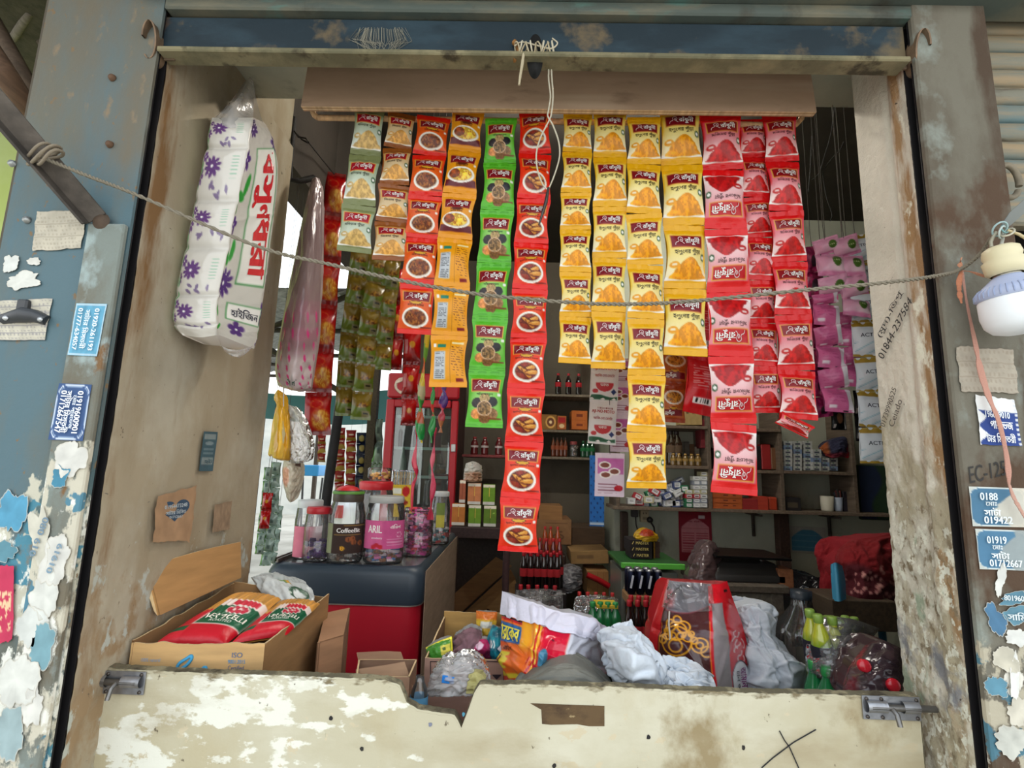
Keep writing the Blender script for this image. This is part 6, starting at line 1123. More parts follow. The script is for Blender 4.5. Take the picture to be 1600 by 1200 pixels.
GOLD = (214, 150, 40)
def ring(a, cu, cv, r, w=.009): d = np.hypot((ss-cu), (tt-cv)*1.12); return mixc(a, GOLD, step(w-np.abs(d-r), .006)*br)
for cu, cv, r in ((.33, .46, .035), (.27, .54, .055), (.39, .54, .055), (.33, .60, .09), (.24, .66, .045), (.30, .66, .03), (.37, .66, .03), (.43, .66, .045), (.33, .72, .14), (.54, .76, .07), (.54, .76, .03), (.22, .62, .025), (.46, .62, .025), (.49, .70, .03), (.20, .72, .04), (.33, .78, .06), (.60, .84, .05)): a = ring(a, cu, .36+(cv-.46)*.70, r, .008)
for cu, cv, r in ((.89, .50, .030), (.87, .56, .045), (.91, .58, .05), (.88, .64, .04), (.90, .70, .035)):
    d = np.hypot(ss-cu, (tt-cv)*1.12); th = np.arctan2(tt-cv, ss-cu); a = mixc(a, (238, 196, 196), step(.007-np.abs(d-r), .006)*(np.sin(th*2+cu*50) > -.3))
ov = step(ell(ss, tt, .885, .875, .085, .155), .05); a = mixc(a, (60, 50, 60), step(ell(ss, tt, .885, .875, .092, .165), .04)); a = mixc(a, (226, 226, 230), ov); a = mixc(a, (40, 20, 24), rect(ss, tt, .13, .17, .07, .10)+rect(ss, tt, .86, .93, .075, .10))
g = folds(g, 14, .010, 31); g = crumple(g, .002, 8, 4, False); mb = MB(); shell(mb, g, a, .16, (190, 30, 40)); m = gm(g, (-.001, -.004, .001))
for tx, u0, w, h, c in (('আমান মদ', .90, .06, .22, (130, 30, 110)), ('চাল আট', .855, .035, .18, (60, 60, 70))):
    v, f, sz = text2d(tx, .03); qv = v/np.maximum(sz, 1e-6); mb.add([m(u0-y*-w, .875+x*h) for x, y in qv], f, c)
t = thing('rice_bag', 'tall red and maroon printed rice bag with gold ornament and a clear top', 'sack', g[-1, nu//2]); mb.build('bag_body', GLOSSY, t)
fm = g[:42, 16:88]+normals(g[:42, 16:88])*(.004 if normals(g[:42, 16:88])[20, 30, 1] < 0 else -.004); MB().grid(folds(fm, 22, .014, 6), (220, 222, 226)).build('clear_window', FILM, t)
mb = MB(); rim = [g[int(nv*.80), int(nu*x)]+np.array([0, -.012, .03*math.sin((x-.17)/.45*math.pi)]) for x in np.linspace(.17, .62, 14)]; mb.tube(rim, .003, (170, 176, 180), n=6); mb.build('pale_cord', ROPE, t)

# ---------------------------------------------------------------- bottles
BOT = [(0, 0), (.86, 0), (1, .03), (.96, .10), (1, .18), (.93, .30), (1, .44), (1, .58), (.80, .72), (.42, .86), (.40, .90)]
def bottle_meshes(key, body, label, cap, h=.21, r=.029, lab=(.36, .58), n=14, top=None):
    mb = MB(); pr = [(r*a, h*b) for a, b in BOT]; cols = [body if (top is None or b < .62) else top for a, b in BOT]; mb.lathe(pr, (0, 0, 0), cols, n=n, caps=False); ms = [('bottle_body', mb, LIQ)]
    mb = MB(); mb.lathe([(r*1.01, h*lab[0]), (r*1.02, h*(lab[0]+.02)), (r*1.02, h*(lab[1]-.02)), (r*.99, h*lab[1])], (0, 0, 0), label, n=n, caps=False); ms.append(('label', mb, PAPER))
    mb = MB(); mb.lathe([(r*.46, h*.895), (r*.48, h*.90), (r*.48, h*.985), (r*.42, h), (0, h)], (0, 0, 0), cap, n=10, caps=False); ms.append(('cap', mb, PLAS))
    out = []
    for nm, mb, mt in ms: o = mb.build(nm, mt); out.append((nm, o.data)); bpy.data.objects.remove(o)
    return out
BM = dict(widecola=bottle_meshes('widecola', (24, 14, 14), (170, 24, 34), (176, 24, 36), top=(40, 24, 22)), cola=bottle_meshes('cola', (24, 14, 14), (170, 24, 34), (176, 24, 36), r=.021, top=(40, 24, 22)), orange=bottle_meshes('orange', (176, 76, 30), (196, 60, 50), (190, 40, 40), r=.021), redcola=bottle_meshes('redcola', (96, 24, 26), (150, 24, 34), (190, 40, 40), r=.021, top=(120, 40, 40)), green=bottle_meshes('green', (24, 110, 60), (20, 90, 50), (40, 140, 70), lab=(.30, .50)), lime=bottle_meshes('lime', (110, 146, 40), (22, 22, 36), (120, 150, 60), lab=(.30, .60), top=(176, 182, 50)), amber=bottle_meshes('amber', (92, 40, 20), (140, 70, 40), (60, 40, 30), h=.17, r=.02), greenglass=bottle_meshes('greenglass', (20, 70, 44), (30, 110, 60), (30, 90, 50), h=.15, r=.026), redjar=bottle_meshes('redjar', (96, 26, 28), (190, 180, 176), (150, 40, 44), h=.13, r=.028, lab=(.40, .52)), gold=bottle_meshes('gold', (110, 84, 40), (150, 120, 60), (190, 150, 80), h=.085, r=.022), dark=bottle_meshes('dark', (50, 34, 22), (90, 70, 50), (40, 30, 26), h=.19, r=.03))
def bottle(kind, loc, label, group, s=1.0, rot=None):
    t = thing('bottle', label, 'bottle', loc, group); t.scale = (s, s, s)
    if rot is not None: t.rotation_euler = rot
    for nm, me in BM[kind]: o = bpy.data.objects.new(nm, me); COL.objects.link(o); o.parent = t
    return t
# shrink-wrapped lime bottles at the right jamb, with a cola pack
for k, (px, py, y, rx, ry) in enumerate(((1284, 1040, 1.46, .06, -.10), (1298, 1052, 1.42, .05, -.10), (1318, 1054, 1.44, .05, -.08))):
    bottle('lime', P(px-5, py+26, y), ('lime drink bottle at the left end of the upper green pack', 'lime drink bottle standing foremost in the upper green pack', 'lime drink bottle nearest the cloudy red-capped bag')[k], 'lime drink bottles by the right jamb', .88, (rx, ry, 0))
for k in range(4): bottle('lime', P(1306+14*k, 1062, 1.53+.03*(k % 2)), ('lime drink bottle in the back row, above the leftmost front one', 'lime drink bottle in the back row, second from the left', 'lime drink bottle in the back row, third from the left', 'lime drink bottle in the back row, nearest the right jamb')[k], 'lime drink bottles by the right jamb', .80, (.05, -.10, 0))
for k, (px, y) in enumerate(((1276, 1.42), (1296, 1.38), (1316, 1.39), (1290, 1.46), (1310, 1.46))):
    c = P(px, 1112, y); bottle('green', (c[0], c[1], BZ), ('green bottle in the lower pack, leftmost of the front row', 'green bottle in the lower pack, middle of the front row', 'green bottle in the lower pack, beside the cloudy bag', 'green bottle in the back row of the lower pack, left one', 'green bottle in the back row of the lower pack, right one')[k], 'green bottles in the lower pack', 1.0)
bag('shrink_wrap', 'clear shrink wrap over the lime drink bottles', 'wrap', [[(1270, 968, 1.50), (1300, 964, 1.46), (1335, 968, 1.46), (1375, 982, 1.55)], [(1262, 1000, 1.46), (1296, 1000, 1.40), (1330, 1002, 1.41), (1360, 1004, 1.50)], [(1260, 1030, 1.44), (1294, 1034, 1.375), (1328, 1036, 1.39), (1350, 1040, 1.48)], [(1264, 1056, 1.44), (1294, 1062, 1.37), (1324, 1062, 1.39), (1340, 1060, 1.46)]], (210, 216, 210), FILM, .02, .010, 4, sc=5)
tw, _ = bag('cola_pack_wrap', 'cloudy wrapped cola pack with red caps in the lower right corner', 'wrap', [[(1352, 1008, 1.36), (1375, 1000, 1.34), (1398, 1008, 1.33), (1412, 1016, 1.36)], [(1330, 1036, 1.33), (1362, 1030, 1.29), (1394, 1034, 1.28), (1414, 1040, 1.33)], [(1318, 1066, 1.32), (1352, 1064, 1.26), (1390, 1066, 1.25), (1416, 1070, 1.31)], [(1316, 1096, 1.32), (1352, 1098, 1.25), (1390, 1098, 1.25), (1418, 1098, 1.31)]], (66, 48, 50), GLOSSY, .10, .006, 5, paint=lambda s, t: mixc(mixc(C3(s, (56, 42, 48)), (110, 40, 46), step(.16-s+.1*t, .1)), (84, 66, 66), np.clip((fbm(s*4, t*4, 3)-.5)*4, 0, 1)))
for px, py, y in ((1349, 1040, 1.275), (1394, 1070, 1.245)): MB().lathe([(.0, .012), (.011, .012), (.0135, .009), (.014, 0)], P(px, py, y), (196, 30, 46), n=18, axis=(-.2, -1, .3), caps=False).build('red_cap', GLOSSY, tw)

# ================================================================ shelves and stock at the back
def boxy(name, label, cat, rct, Y, depth, col, group=None, front=None, mat=CARD, bev=.002, rot=0.0, part='box_body', texts=()):
    """a packet or carton whose front fills the photograph's rectangle at depth Y"""
    x0, y0, x1, y1 = rct; a, b = P(x0, y1, Y), P(x1, y0, Y); c = np.array([(a[0]+b[0])/2, Y+depth/2, (a[2]+b[2])/2]); w, h = abs(b[0]-a[0]), abs(b[2]-a[2])
    t = thing(name, label, cat, (c[0], c[1], c[2]-h/2), group); R = roty(rot)
    MB().box(c, (w, depth, h), col, rot=R, bev=bev).build(part, mat, t)
    if front is not None or texts:
        m = lambda x, y: c+R @ np.array([x*w*.48, -depth/2-.0012, y*h*.48]); mb = MB()
        if front is not None:
            n = int(np.clip((x1-x0)*1.2, 8, 60)); k = int(np.clip((y1-y0)*1.2, 8, 60)); U, V = np.meshgrid(np.linspace(-1, 1, n), np.linspace(0, 1, k))
            mb.grid(np.array([[m(u, 1-2*v) for u in U[0]] for v in V[:, 0]]), np.clip(front(U, V), 0, 255))
        m2 = lambda x, y: c+R @ np.array([x*w*.48, -depth/2-.0022, y*h*.48])
        for tx, cl_, u, v, fw, fh in texts: mb.text(tx, lambda x, y, u=u, v=v: m2(u+x, v+y), cl_, fit=(fw, fh), bold=.02)
        mb.build('label', PAPER, t)
    return t
def shelf_unit(name, label, boards, uprights, Y, depth, col):
    t = thing(name, label, 'shelves', P(boards[0][0], boards[0][1], Y))
    for x0, y0, x1, y1 in boards:
        a, b = P(x0, y0, Y), P(x1, y1, Y); z = (a[2]+b[2])/2; MB().box(((a[0]+b[0])/2, Y+depth/2, z-.009), (b[0]-a[0], depth, .018), col, bev=.002).build('shelf', WOOD, t)
    for x, y0, y1 in uprights:
        a, b = P(x, y1, Y), P(x, y0, Y); MB().box(((a[0]+b[0])/2, Y+depth/2+.004, (a[2]+b[2])/2), (.022, depth-.01, b[2]-a[2]), tuple(np.asarray(col)*.92), bev=.002).build('upright', WOOD, t)
    return t
YB, YR = 3.72, 2.95
shelf_unit('wall_shelves', 'dusty wooden shelves in the dark recess behind the red strip', [(835, 615, 932, 617), (835, 671, 932, 673), (835, 713, 932, 715)], [(833, 560, 716)], YB, .27, (120, 108, 92))
shelf_unit('wall_shelf', 'red-edged shelf with red jars behind the green strip', [(722, 710, 795, 711)], [], 3.5, .3, (120, 50, 50))
SH = shelf_unit('wall_shelves', 'long wooden shelves on the back wall behind the chilli strips', [(958, 791, 1106, 795), (1106, 795, 1400, 803), (1035, 727, 1108, 728), (1040, 664, 1106, 666), (1112, 733, 1220, 735), (1226, 735, 1336, 738), (1226, 682, 1336, 684) if False else (1112, 668, 1220, 670)], [(1108, 560, 795), (1222, 640, 800), (1336, 640, 803), (966, 640, 793)], YR, .24, (112, 96, 80))
for k, px in enumerate((872, 888, 904)): c = P(px, 615, YB+.06); bottle('widecola', (c[0], c[1], P(872, 615.5, YB)[2]+.001), ('cola bottle on the top recess shelf, nearest the red strip', 'middle cola bottle of three on the top recess shelf', 'cola bottle on the top recess shelf, farthest from the red strip')[k], 'cola bottles on the top shelf', .78)
zs2 = 671
boxy('biscuit_box', 'gold biscuit box with a round picture on the recess shelf', 'box', (846, 648, 870, 671), YB+.02, .12, (150, 104, 50), None, lambda u, v: mixc(mixc(mixc(C3(u, (140, 96, 44)), (220, 170, 90), step(ell(u, v, .2, .5, .7, .42), .1)), (110, 60, 40), step(ell(u, v, .2, .5, .5, .30), .1)), (236, 210, 160), step(ell(u, v, .2, .5, .2, .12), .2)))
boxy('biscuit_box', 'narrow red and gold biscuit box beside the round-picture box', 'box', (870.5, 650, 885, 671), YB+.02, .12, (160, 100, 40), None, lambda u, v: mixc(mixc(C3(u, (170, 90, 40)), (170, 30, 36), rect(u, v, -.8, .8, .1, .5)), (230, 200, 150), step(ell(u, v, 0, .75, .6, .16), .2)))
for k, (y0, y1) in enumerate(((657, 671), (642, 656.5))): boxy('orange_carton', ('lower orange carton on the recess shelf', 'upper orange carton on the recess shelf')[k], 'carton', (893, y0, 918, y1), YB+.02, .16, ((176, 92, 36), (190, 104, 40))[k], 'orange cartons in the recess', lambda u, v: mixc(C3(u, (186, 100, 40)), (120, 50, 24), rect(u, v, -.4, .4, .35, .65)))
zb3 = P(870, 713.5, YB)[2]+.001
for k, px in enumerate((864, 870.5, 877, 883)): c = P(px, 713, YB+.05); bottle('amber', (c[0], c[1], zb3), ('amber bottle at the left end of the lowest recess shelf', 'second amber bottle from the left on the lowest recess shelf', 'third amber bottle from the left on the lowest recess shelf', 'amber bottle beside the pale jar on the lowest recess shelf')[k], 'amber bottles on the recess shelf', .82)
jar(896, 712, 13, 690, (140, 60, 60), 'small pale glass jar between the amber and green bottles', 'jar', None, (), (14, [(150, 130, 120), (110, 90, 84)], .7, .012), base=(P(896, 712, YB+.05)[0], YB+.05, zb3), lidh=.16, name='glass_jar')
for k, px in enumerate((911, 918, 925)): c = P(px, 713, YB+.05); bottle('greenglass', (c[0], c[1], zb3), ('green bottle next to the pale glass jar', 'middle green bottle on the lowest recess shelf', 'green bottle at the right end of the lowest recess shelf')[k], 'green bottles on the recess shelf', .80)
zj = P(757, 710.5, 3.5)[2]+.001
for k, px in enumerate((741, 757, 779)): c = P(px, 709, 3.6); bottle('redjar', (c[0], c[1], zj), ('red jar at the left of the red-edged shelf', 'middle red jar on the red-edged shelf', 'red jar at the right of the red-edged shelf')[k], 'red jars on the red-edged shelf', .95)
# juice packs on a dark ledge
t = thing('dark_ledge', 'dark ledge carrying the juice packs beside the freezer', 'ledge', P(750, 822, 3.0)); a, b = P(705, 822, 3.0), P(800, 824, 3.0)
MB().box(((a[0]+b[0])/2, 3.1, a[2]-.03), (b[0]-a[0], .28, .06), (58, 40, 40), bev=.004).build('ledge_board', WOOD, t)
MB().box(((a[0]+b[0])/2, 3.2, (a[2]+FL)/2-.03), (b[0]-a[0]-.05, .04, a[2]-FL-.06), (48, 40, 38)).build('ledge_panel', WOOD, t)
def juice(c1): return lambda u, v: mixc(mixc(mixc(mixc(C3(u, c1), (236, 226, 210), step(.14-v)), tuple(np.asarray(c1)*.7), rect(u, v, -.04, .04, .1, .95)), (240, 200, 90), rect(u, v, .02, .10, .15, .6)), (210, 206, 200), step(v-.86))
OR, GR = (196, 120, 56), (112, 152, 44)
for r, c, nm in (((705, 787, 727, 821), OR, 'orange juice pack at the left of the bottom row'), ((731, 789, 752, 823), GR, 'bright green juice pack in the middle of the bottom row'), ((755, 790, 776, 823), (100, 132, 44), 'dull green juice pack at the right of the bottom row'), ((730, 755, 752, 788.5), (206, 130, 84), 'orange juice pack in the middle of the upper row'), ((754, 757, 774, 789), GR, 'green juice pack at the right of the upper row'), ((717, 750, 728, 786), (170, 92, 66), 'dark orange pack at the left of the upper row')): boxy('juice_pack', nm, 'juice', r, 3.0, .07, c, 'wrapped juice packs on the ledge', juice(c), GLOSSY, .004)
bag('bread_bag', 'white plastic bag of buns lying on top of the juice packs', 'bag', [[(728, 724, 3.05), (740, 721, 3.02), (752, 728, 3.05)], [(725, 738, 3.03), (740, 736, 2.97), (753, 738, 3.03)], [(724, 752, 3.04), (740, 753, 2.98), (753, 752, 3.04)]], (176, 156, 138), GLOSSY, .06, .012, 5, paint=lambda s, t: mixc(C3(s, (186, 180, 172)), (180, 120, 84), rect(s, t, .1, .9, .55, 1.1, .1)*.7))
# cartons, boards and a pole in the recess
t = thing('wall_boards', 'flattened brown cardboard sheets leaning in the recess', 'cardboard', P(740, 950, 3.2))
for k, (pts, c) in enumerate((([(690, 945), (775, 870), (800, 884), (712, 965)], (130, 98, 62)), ([(720, 962), (798, 890), (806, 905), (742, 972)], (150, 112, 70)), ([(760, 950), (805, 905), (815, 940), (790, 965)], (164, 124, 78)))):
    q = [P(x, y, 3.10-.08*k+.05*(j > 1)) for j, (x, y) in enumerate(pts)]; MB().poly(q, c, (0, -1, .3), .012).build('cardboard_sheet', CARD, t)
t = thing('dark_pole', 'thin dark pole standing left of the cola bottles', 'pole', P(790, 1000, 2.4)); MB().tube([P(793, 830, 2.4), P(790, 900, 2.4), P(787, 1060, 2.4)], .016, (60, 34, 34), n=10).build('pole', WOOD, t)
boxy('carton', 'small brown carton topping the stack right of the longest red strip', 'carton', (842, 791, 879, 812), 3.3, .25, (150, 108, 66))
boxy('carton', 'brown carton with a printed oval under the small carton', 'carton', (838, 812.5, 893, 850), 3.3, .30, (140, 102, 66), None, lambda u, v: mixc(mixc(C3(u, (140, 102, 66)), (100, 66, 44), rect(u, v, -.5, .8, .12, .15)+rect(u, v, .1, .5, .45, .52)), (90, 60, 44), step(ell(u, v, .25, .7, .35, .12), .2)-step(ell(u, v, .25, .7, .28, .08), .2)))
boxy('carton', 'dusty brown carton with a torn front lying in the recess', 'carton', (892, 862, 951, 880), 3.1, .28, (150, 116, 70), None, lambda u, v: mixc(C3(u, (150, 116, 70)), (120, 90, 56), rect(u, v, -.7, .2, .3, .6)), rot=-.05)
boxy('carton', 'tall pale brown carton against the return wall', 'carton', (917, 893, 951, 932), 3.05, .2, (156, 114, 66), None, lambda u, v: mixc(C3(u, (156, 114, 66)), (130, 92, 52), rect(u, v, -.05, 0, 0, 1)+rect(u, v, .5, .55, 0, 1)))
boxy('carton', 'dark brown carton above the torn-front carton', 'carton', (893, 826, 945, 861), 3.35, .3, (84, 64, 46))
c0 = P(917, 898, 3.03); c1 = P(952, 916, 3.03); t = thing('red_rod', 'red plastic rod lying across the pale brown carton', 'rod', c0); MB().tube([c0, (c0+c1)/2+[0, 0, .004], c1], .016, (176, 28, 36), n=10).build('rod', GLOSSY, t)
bag('grey_bag', 'grey plastic bag stuffed between the cola bottles and the red rod', 'bag', [[(876, 890, 2.95), (890, 886, 2.92), (908, 890, 2.95)], [(873, 906, 2.92), (890, 906, 2.84), (910, 902, 2.93)], [(872, 926, 2.92), (890, 928, 2.85), (904, 918, 2.93)]], (120, 118, 120), GLOSSY, .1, .02, 4)
# cola bottles: two tiers on a crate
def tray(name, label, c, w, d, h, col):
    t = thing(name, label, 'crate', c); MB().box(np.asarray(c)+[0, 0, h/2], (w, d, h), col, bev=.006).build('crate_body', PLAS, t); return t
def bottle_rows(kind, xs, yb, Y, s, noun, group, rows=2, dy=.07):
    z = P(xs[0], yb, Y)[2]
    for r in range(rows):
        for k, px in enumerate(xs):
            c = P(px, yb, Y); pos = 'at the left end' if k == 0 else 'at the right end' if k == len(xs)-1 else ('second', 'third', 'fourth', 'fifth')[k-1]+' from the left'
            bottle(kind, (c[0]+.3*dy*r, c[1]+dy*r, z), noun+((', front, ' if r == 0 else ', behind, ') if rows > 1 else ', ')+pos, group, s)
    return z
z1 = bottle_rows('cola', (817, 828, 839, 849, 860, 870), 921, 2.75, .88, 'cola bottle by the dark pole', 'cola bottles by the dark pole', 2)
c = P(844, 921, 2.78); tray('bottle_crate', 'dark crate under the six cola bottles', (c[0], 2.80, FL), .26, .20, z1-FL-.001, (40, 34, 34))
z2 = bottle_rows('redcola', (822, 832, 843, 853, 864, 874), 888, 3.02, .80, 'red-topped bottle behind the six colas', 'red-topped bottles behind the colas', 1)
c = P(848, 888, 3.05); tray('bottle_crate', 'crate under the red-topped bottles', (c[0], 3.06, FL), .26, .14, z2-FL-.001, (60, 34, 34))
z3 = bottle_rows('orange', (851, 860, 871), 866, 3.22, .78, 'orange drink bottle under the oval-printed carton', 'orange drink bottles under the carton', 1)
c = P(860, 866, 3.25); tray('bottle_crate', 'crate under the orange drink bottles', (c[0], 3.26, FL), .18, .12, z3-FL-.001, (56, 40, 34))
z4 = bottle_rows('cola', (812, 824, 838, 852, 866), 986, 2.45, .95, 'dark wrapped bottle under the colas', 'dark bottles in the wrapped pack', 1)
c = P(840, 986, 2.5); tray('bottle_crate', 'crate under the wrapped dark bottles', (c[0], 2.48, FL), .30, .16, z4-FL-.001, (44, 40, 40))
bag('pack_wrap', 'clear wrap around the dark bottles under the colas', 'wrap', [[(806, 922, 2.45), (840, 920, 2.40), (878, 922, 2.45)], [(804, 945, 2.42), (840, 945, 2.37), (880, 945, 2.42)], [(806, 966, 2.42), (840, 967, 2.38), (878, 966, 2.42)]], (200, 206, 206), FILM, .03, .012, 3)
z5 = bottle_rows('redcola', (905, 918, 931, 944, 957), 990, 2.3, .80, 'red-capped bottle beside the return wall', 'red-capped bottles by the return wall', 1)
c = P(930, 990, 2.33); tray('bottle_crate', 'low crate under the red-capped bottles', (c[0], 2.36, FL), .25, .18, z5-FL-.001, (60, 44, 40))
z6 = bottle_rows('green', (926, 938, 950, 962), 1014, 2.05, .80, 'green bottle before the red-capped pack', 'green bottles before the red-capped pack', 1)
c = P(944, 1014, 2.1); tray('bottle_crate', 'low crate under the green bottles', (c[0]-.01, 2.10, FL), .15, .12, z6-FL-.001, (40, 52, 44))
t = boxy('yellow_card', 'yellow card lying on the green bottles', 'card', (932, 946, 966, 951), 2.04, .08, (206, 176, 50), None, None, PAPER)
bag('pack_wrap', 'clear wrap around the red-capped and green bottles', 'wrap', [[(898, 934, 2.28), (930, 932, 2.22), (966, 936, 2.26)], [(896, 955, 2.2), (930, 956, 2.12), (968, 956, 2.16)], [(900, 985, 2.1), (930, 988, 2.02), (968, 988, 2.05)]], (200, 206, 206), FILM, .03, .014, 4)
z7 = bottle_rows('cola', (984, 997, 1010, 1023), 1030, 1.95, .95, 'cola bottle left of the rice bag', 'cola bottles left of the rice bag', 2)
c = P(1004, 1030, 2.0); tray('bottle_crate', 'dark crate under the colas left of the rice bag', (c[0], 1.98, FL), .18, .15, z7-FL-.001, (36, 32, 32))
# energy drink tray above them
c = P(1010, 946, 2.15); t = thing('can_tray', 'cardboard tray of dark cans left of the rice bag', 'tray', c); MB().box(c+[0, .05, .018], (.15, .12, .036), (150, 112, 72), bev=.003).build('tray_body', CARD, t); MB().box((c[0], c[1]+.05, (c[2]+FL)/2), (.13, .1, c[2]-FL-.002), (50, 40, 36)).build('tray_stand', CARD, t)
for k in range(8):
    cc = c+[-.055+.036*(k % 4), .02+.05*(k//4), .037]; q = thing('drink_can', ('can at the left of the front row in the cardboard tray', 'second can of the front row in the cardboard tray', 'third can of the front row in the cardboard tray', 'can at the right of the front row in the cardboard tray', 'can at the left of the back row in the cardboard tray', 'second can of the back row in the cardboard tray', 'third can of the back row in the cardboard tray', 'can at the right of the back row in the cardboard tray')[k], 'can', cc, 'dark cans in the tray')
    MB().lathe([(.012, 0), (.0165, .006), (.0165, .088), (.012, .096), (0, .096)], cc, [(40, 44, 60), (26, 30, 50), (26, 30, 50), (170, 172, 176), (170, 172, 176)], n=14, caps=False).build('can_body', METAL, q); MB().box(cc+[0, -.0163, .05], (.008, .002, .05), (206, 210, 220), rot=roty(.2)).build('stripe', PAPER, q)
# blue hanging strip on the return wall
boxy('blue_banner', 'narrow blue hanging card with dark dots beside the return wall', 'card', (921, 712, 944, 822), 3.05, .004, (40, 104, 176), None, lambda u, v: mixc(mixc(C3(u, (36, 104, 180)), (24, 50, 100), step(np.sin(u*7+1)*np.sin(v*48)-.75, .1)), (190, 206, 220), step(v-.965)), PAPER, .0)
# medicine boxes: heap, then stacks
MC = [((206, 208, 206), 'white'), ((70, 84, 130), 'blue'), ((40, 120, 80), 'green'), ((190, 50, 60), 'red'), ((150, 156, 170), 'grey'), ((196, 190, 150), 'cream')]
def medfront(c, seed): return lambda u, v: mixc(mixc(C3(u, c), (226, 228, 230), rect(u, v, -.7, .75, .12, .82)), tuple(np.asarray(c)*.5), rect(u, v, -.5, .5, .3, .62)*(np.sin(v*30+seed) > 0))
r = np.random.default_rng(11); k = 0; heap = []
for px, py, ci in ((987, 783, 0), (997, 776, 3), (1006, 779, 0), (999, 785, 3), (1017, 771, 2), (1014, 781, 5), (1024, 768, 3), (1027, 780, 0), (1033, 773, 4), (1037, 784, 1), (1043, 775, 1), (1048, 786, 0), (1051, 767, 4), (1046, 760, 4), (1056, 778, 0), (1060, 770, 0), (1058, 758, 1), (1062, 752, 4), (1066, 786, 1), (1068, 776, 5), (1070, 764, 2), (1057, 787, 1), (1042, 787, 4), (1022, 787, 2), (1009, 789, 1)):
    c, nm = MC[ci]; w = 12+4*r.random(); h = 8+3*r.random(); pos = ('low', 'high')[py < 774]+' in the heap, '+('at its left end', 'left of its middle', 'in its middle', 'right of its middle', 'beside the stacks')[min(4, int((px-985)/18))]
    heap.append(boxy('medicine_box', nm+' medicine box '+pos+(('', ', tilted', ', half buried', ', edge up', ', flat')[k % 5] if k > 2 else ''), 'box', (px-w/2, py-h/2, px+w/2, py+h/2), YR+.03+.012*(k % 5), .05, c, 'medicine boxes heaped on the long shelf', medfront(c, k), PAPER, .001, rot=r.uniform(-.55, .55) if py < 783 else r.uniform(-.12, .12))); k += 1
cols_ = ((1077, 4, 'left'), (1089, 7, 'middle'), (1100, 8, 'right'))
for px, n, pn in cols_:
    for j in range(n):
        c, nm = MC[2] if (j < 2 and px < 1085) else MC[3] if (j == 2 and px < 1095) else MC[(0, 4, 0, 5)[j % 4]]
        boxy('medicine_box', '%s medicine box, %s of the %s stack beside the upright' % (nm, ('lowest', 'second', 'third', 'fourth', 'fifth', 'sixth', 'seventh', 'topmost')[j] if j < n-1 else 'topmost', pn), 'box', (px-5.5, 793.5-(j+1)*7, px+5.2, 793-j*7-.3), YR+.02, .06, c, 'stacked medicine boxes on the long shelf', medfront(c, j), PAPER, .001)
for j in range(3):
    boxy('orange_carton', ('lowest', 'middle', 'topmost')[j]+' long orange carton beside the medicine stacks', 'carton', (1110, 794.5-(j+1)*8, 1160, 794.5-j*8-.3), YR+.02, .12, (176, 84, 36), 'long orange cartons', lambda u, v: mixc(C3(u, (180, 88, 36)), (110, 44, 20), rect(u, v, -.2, .1, .3, .6)+rect(u, v, .4, .6, .3, .6)))
boxy('red_carton', 'red carton at the end of the long orange cartons', 'carton', (1161, 780, 1184, 797), YR+.02, .12, (150, 36, 34)); boxy('red_carton', 'orange-red carton beside the upright', 'carton', (1185, 776, 1200, 797), YR+.02, .12, (176, 56, 34))
for k, px in enumerate((1193, 1208)): boxy('orange_cup', ('orange pot left of the other on the long shelf', 'orange pot touching the upright on the long shelf')[k], 'pot', (px-6, 777, px+7, 798), YR+.08 if k == 0 else YR+.03, .06, (170, 60, 34), None, None, PLAS, .008)
# upper right shelves
zt = P(1070, 665, YR)[2]
for k, px in enumerate((1049, 1058)): c = P(px, 727, YR+.06); bottle('dark', (c[0], c[1], P(1050, 727.3, YR)[2]+.001), ('left', 'right')[k]+' tall dark bottle behind the gold jars', 'tall dark bottles behind the gold jars', 1.05)
for k, px in enumerate((1053, 1062, 1072, 1082, 1092)): c = P(px, 727, YR+.02); bottle('gold', (c[0], YR+.03, P(1050, 727.3, YR)[2]+.001), ('leftmost small gold jar on the shelf', 'second small gold jar from the left', 'middle small gold jar of five', 'fourth small gold jar from the left', 'rightmost small gold jar on the shelf')[k], 'small gold jars', .80)
for k in range(4): boxy('cream_carton', ('leftmost', 'second', 'third', 'rightmost')[k]+' cream carton standing under the barcode sachets', 'carton', (1061+9*k, 637, 1069.4+9*k, 664), YR+.03, .06, (176, 150, 96), 'cream cartons in a row', lambda u, v: mixc(C3(u, (170, 144, 92)), (90, 70, 40), rect(u, v, -.5, .5, .2, .35)), PAPER)
for k in range(3): boxy('small_carton', ('grey carton', 'brown carton', 'pale carton')[k]+' behind the gold jars', 'carton', (1070+8*k, 690+4*k, 1077+8*k, 712), YR+.12, .06, ((100, 96, 90), (96, 70, 50), (140, 130, 120))[k], None, None)
boxy('dark_red_box', 'tall dark red box beside the upright under the barcode sachets', 'box', (1096, 655, 1104, 700), YR+.04, .1, (110, 26, 34))
for k in range(7): boxy('shelf_tin', ('dark tin', 'red tin', 'brown tin', 'dark red tin', 'black tin', 'red carton', 'brown carton')[k]+' on the shelf between the chilli strips, '+('first', 'second', 'third', 'fourth', 'fifth', 'sixth', 'seventh')[k]+' from the left', 'tin', (1116+15*k, 700-3*(k % 3), 1129+15*k, 733.5), YR+.05, .06, ((50, 40, 36), (140, 40, 36), (96, 60, 40), (110, 30, 34), (34, 30, 32), (150, 40, 40), (110, 74, 50))[k], 'tins on the middle shelf', None, PLAS, .004)
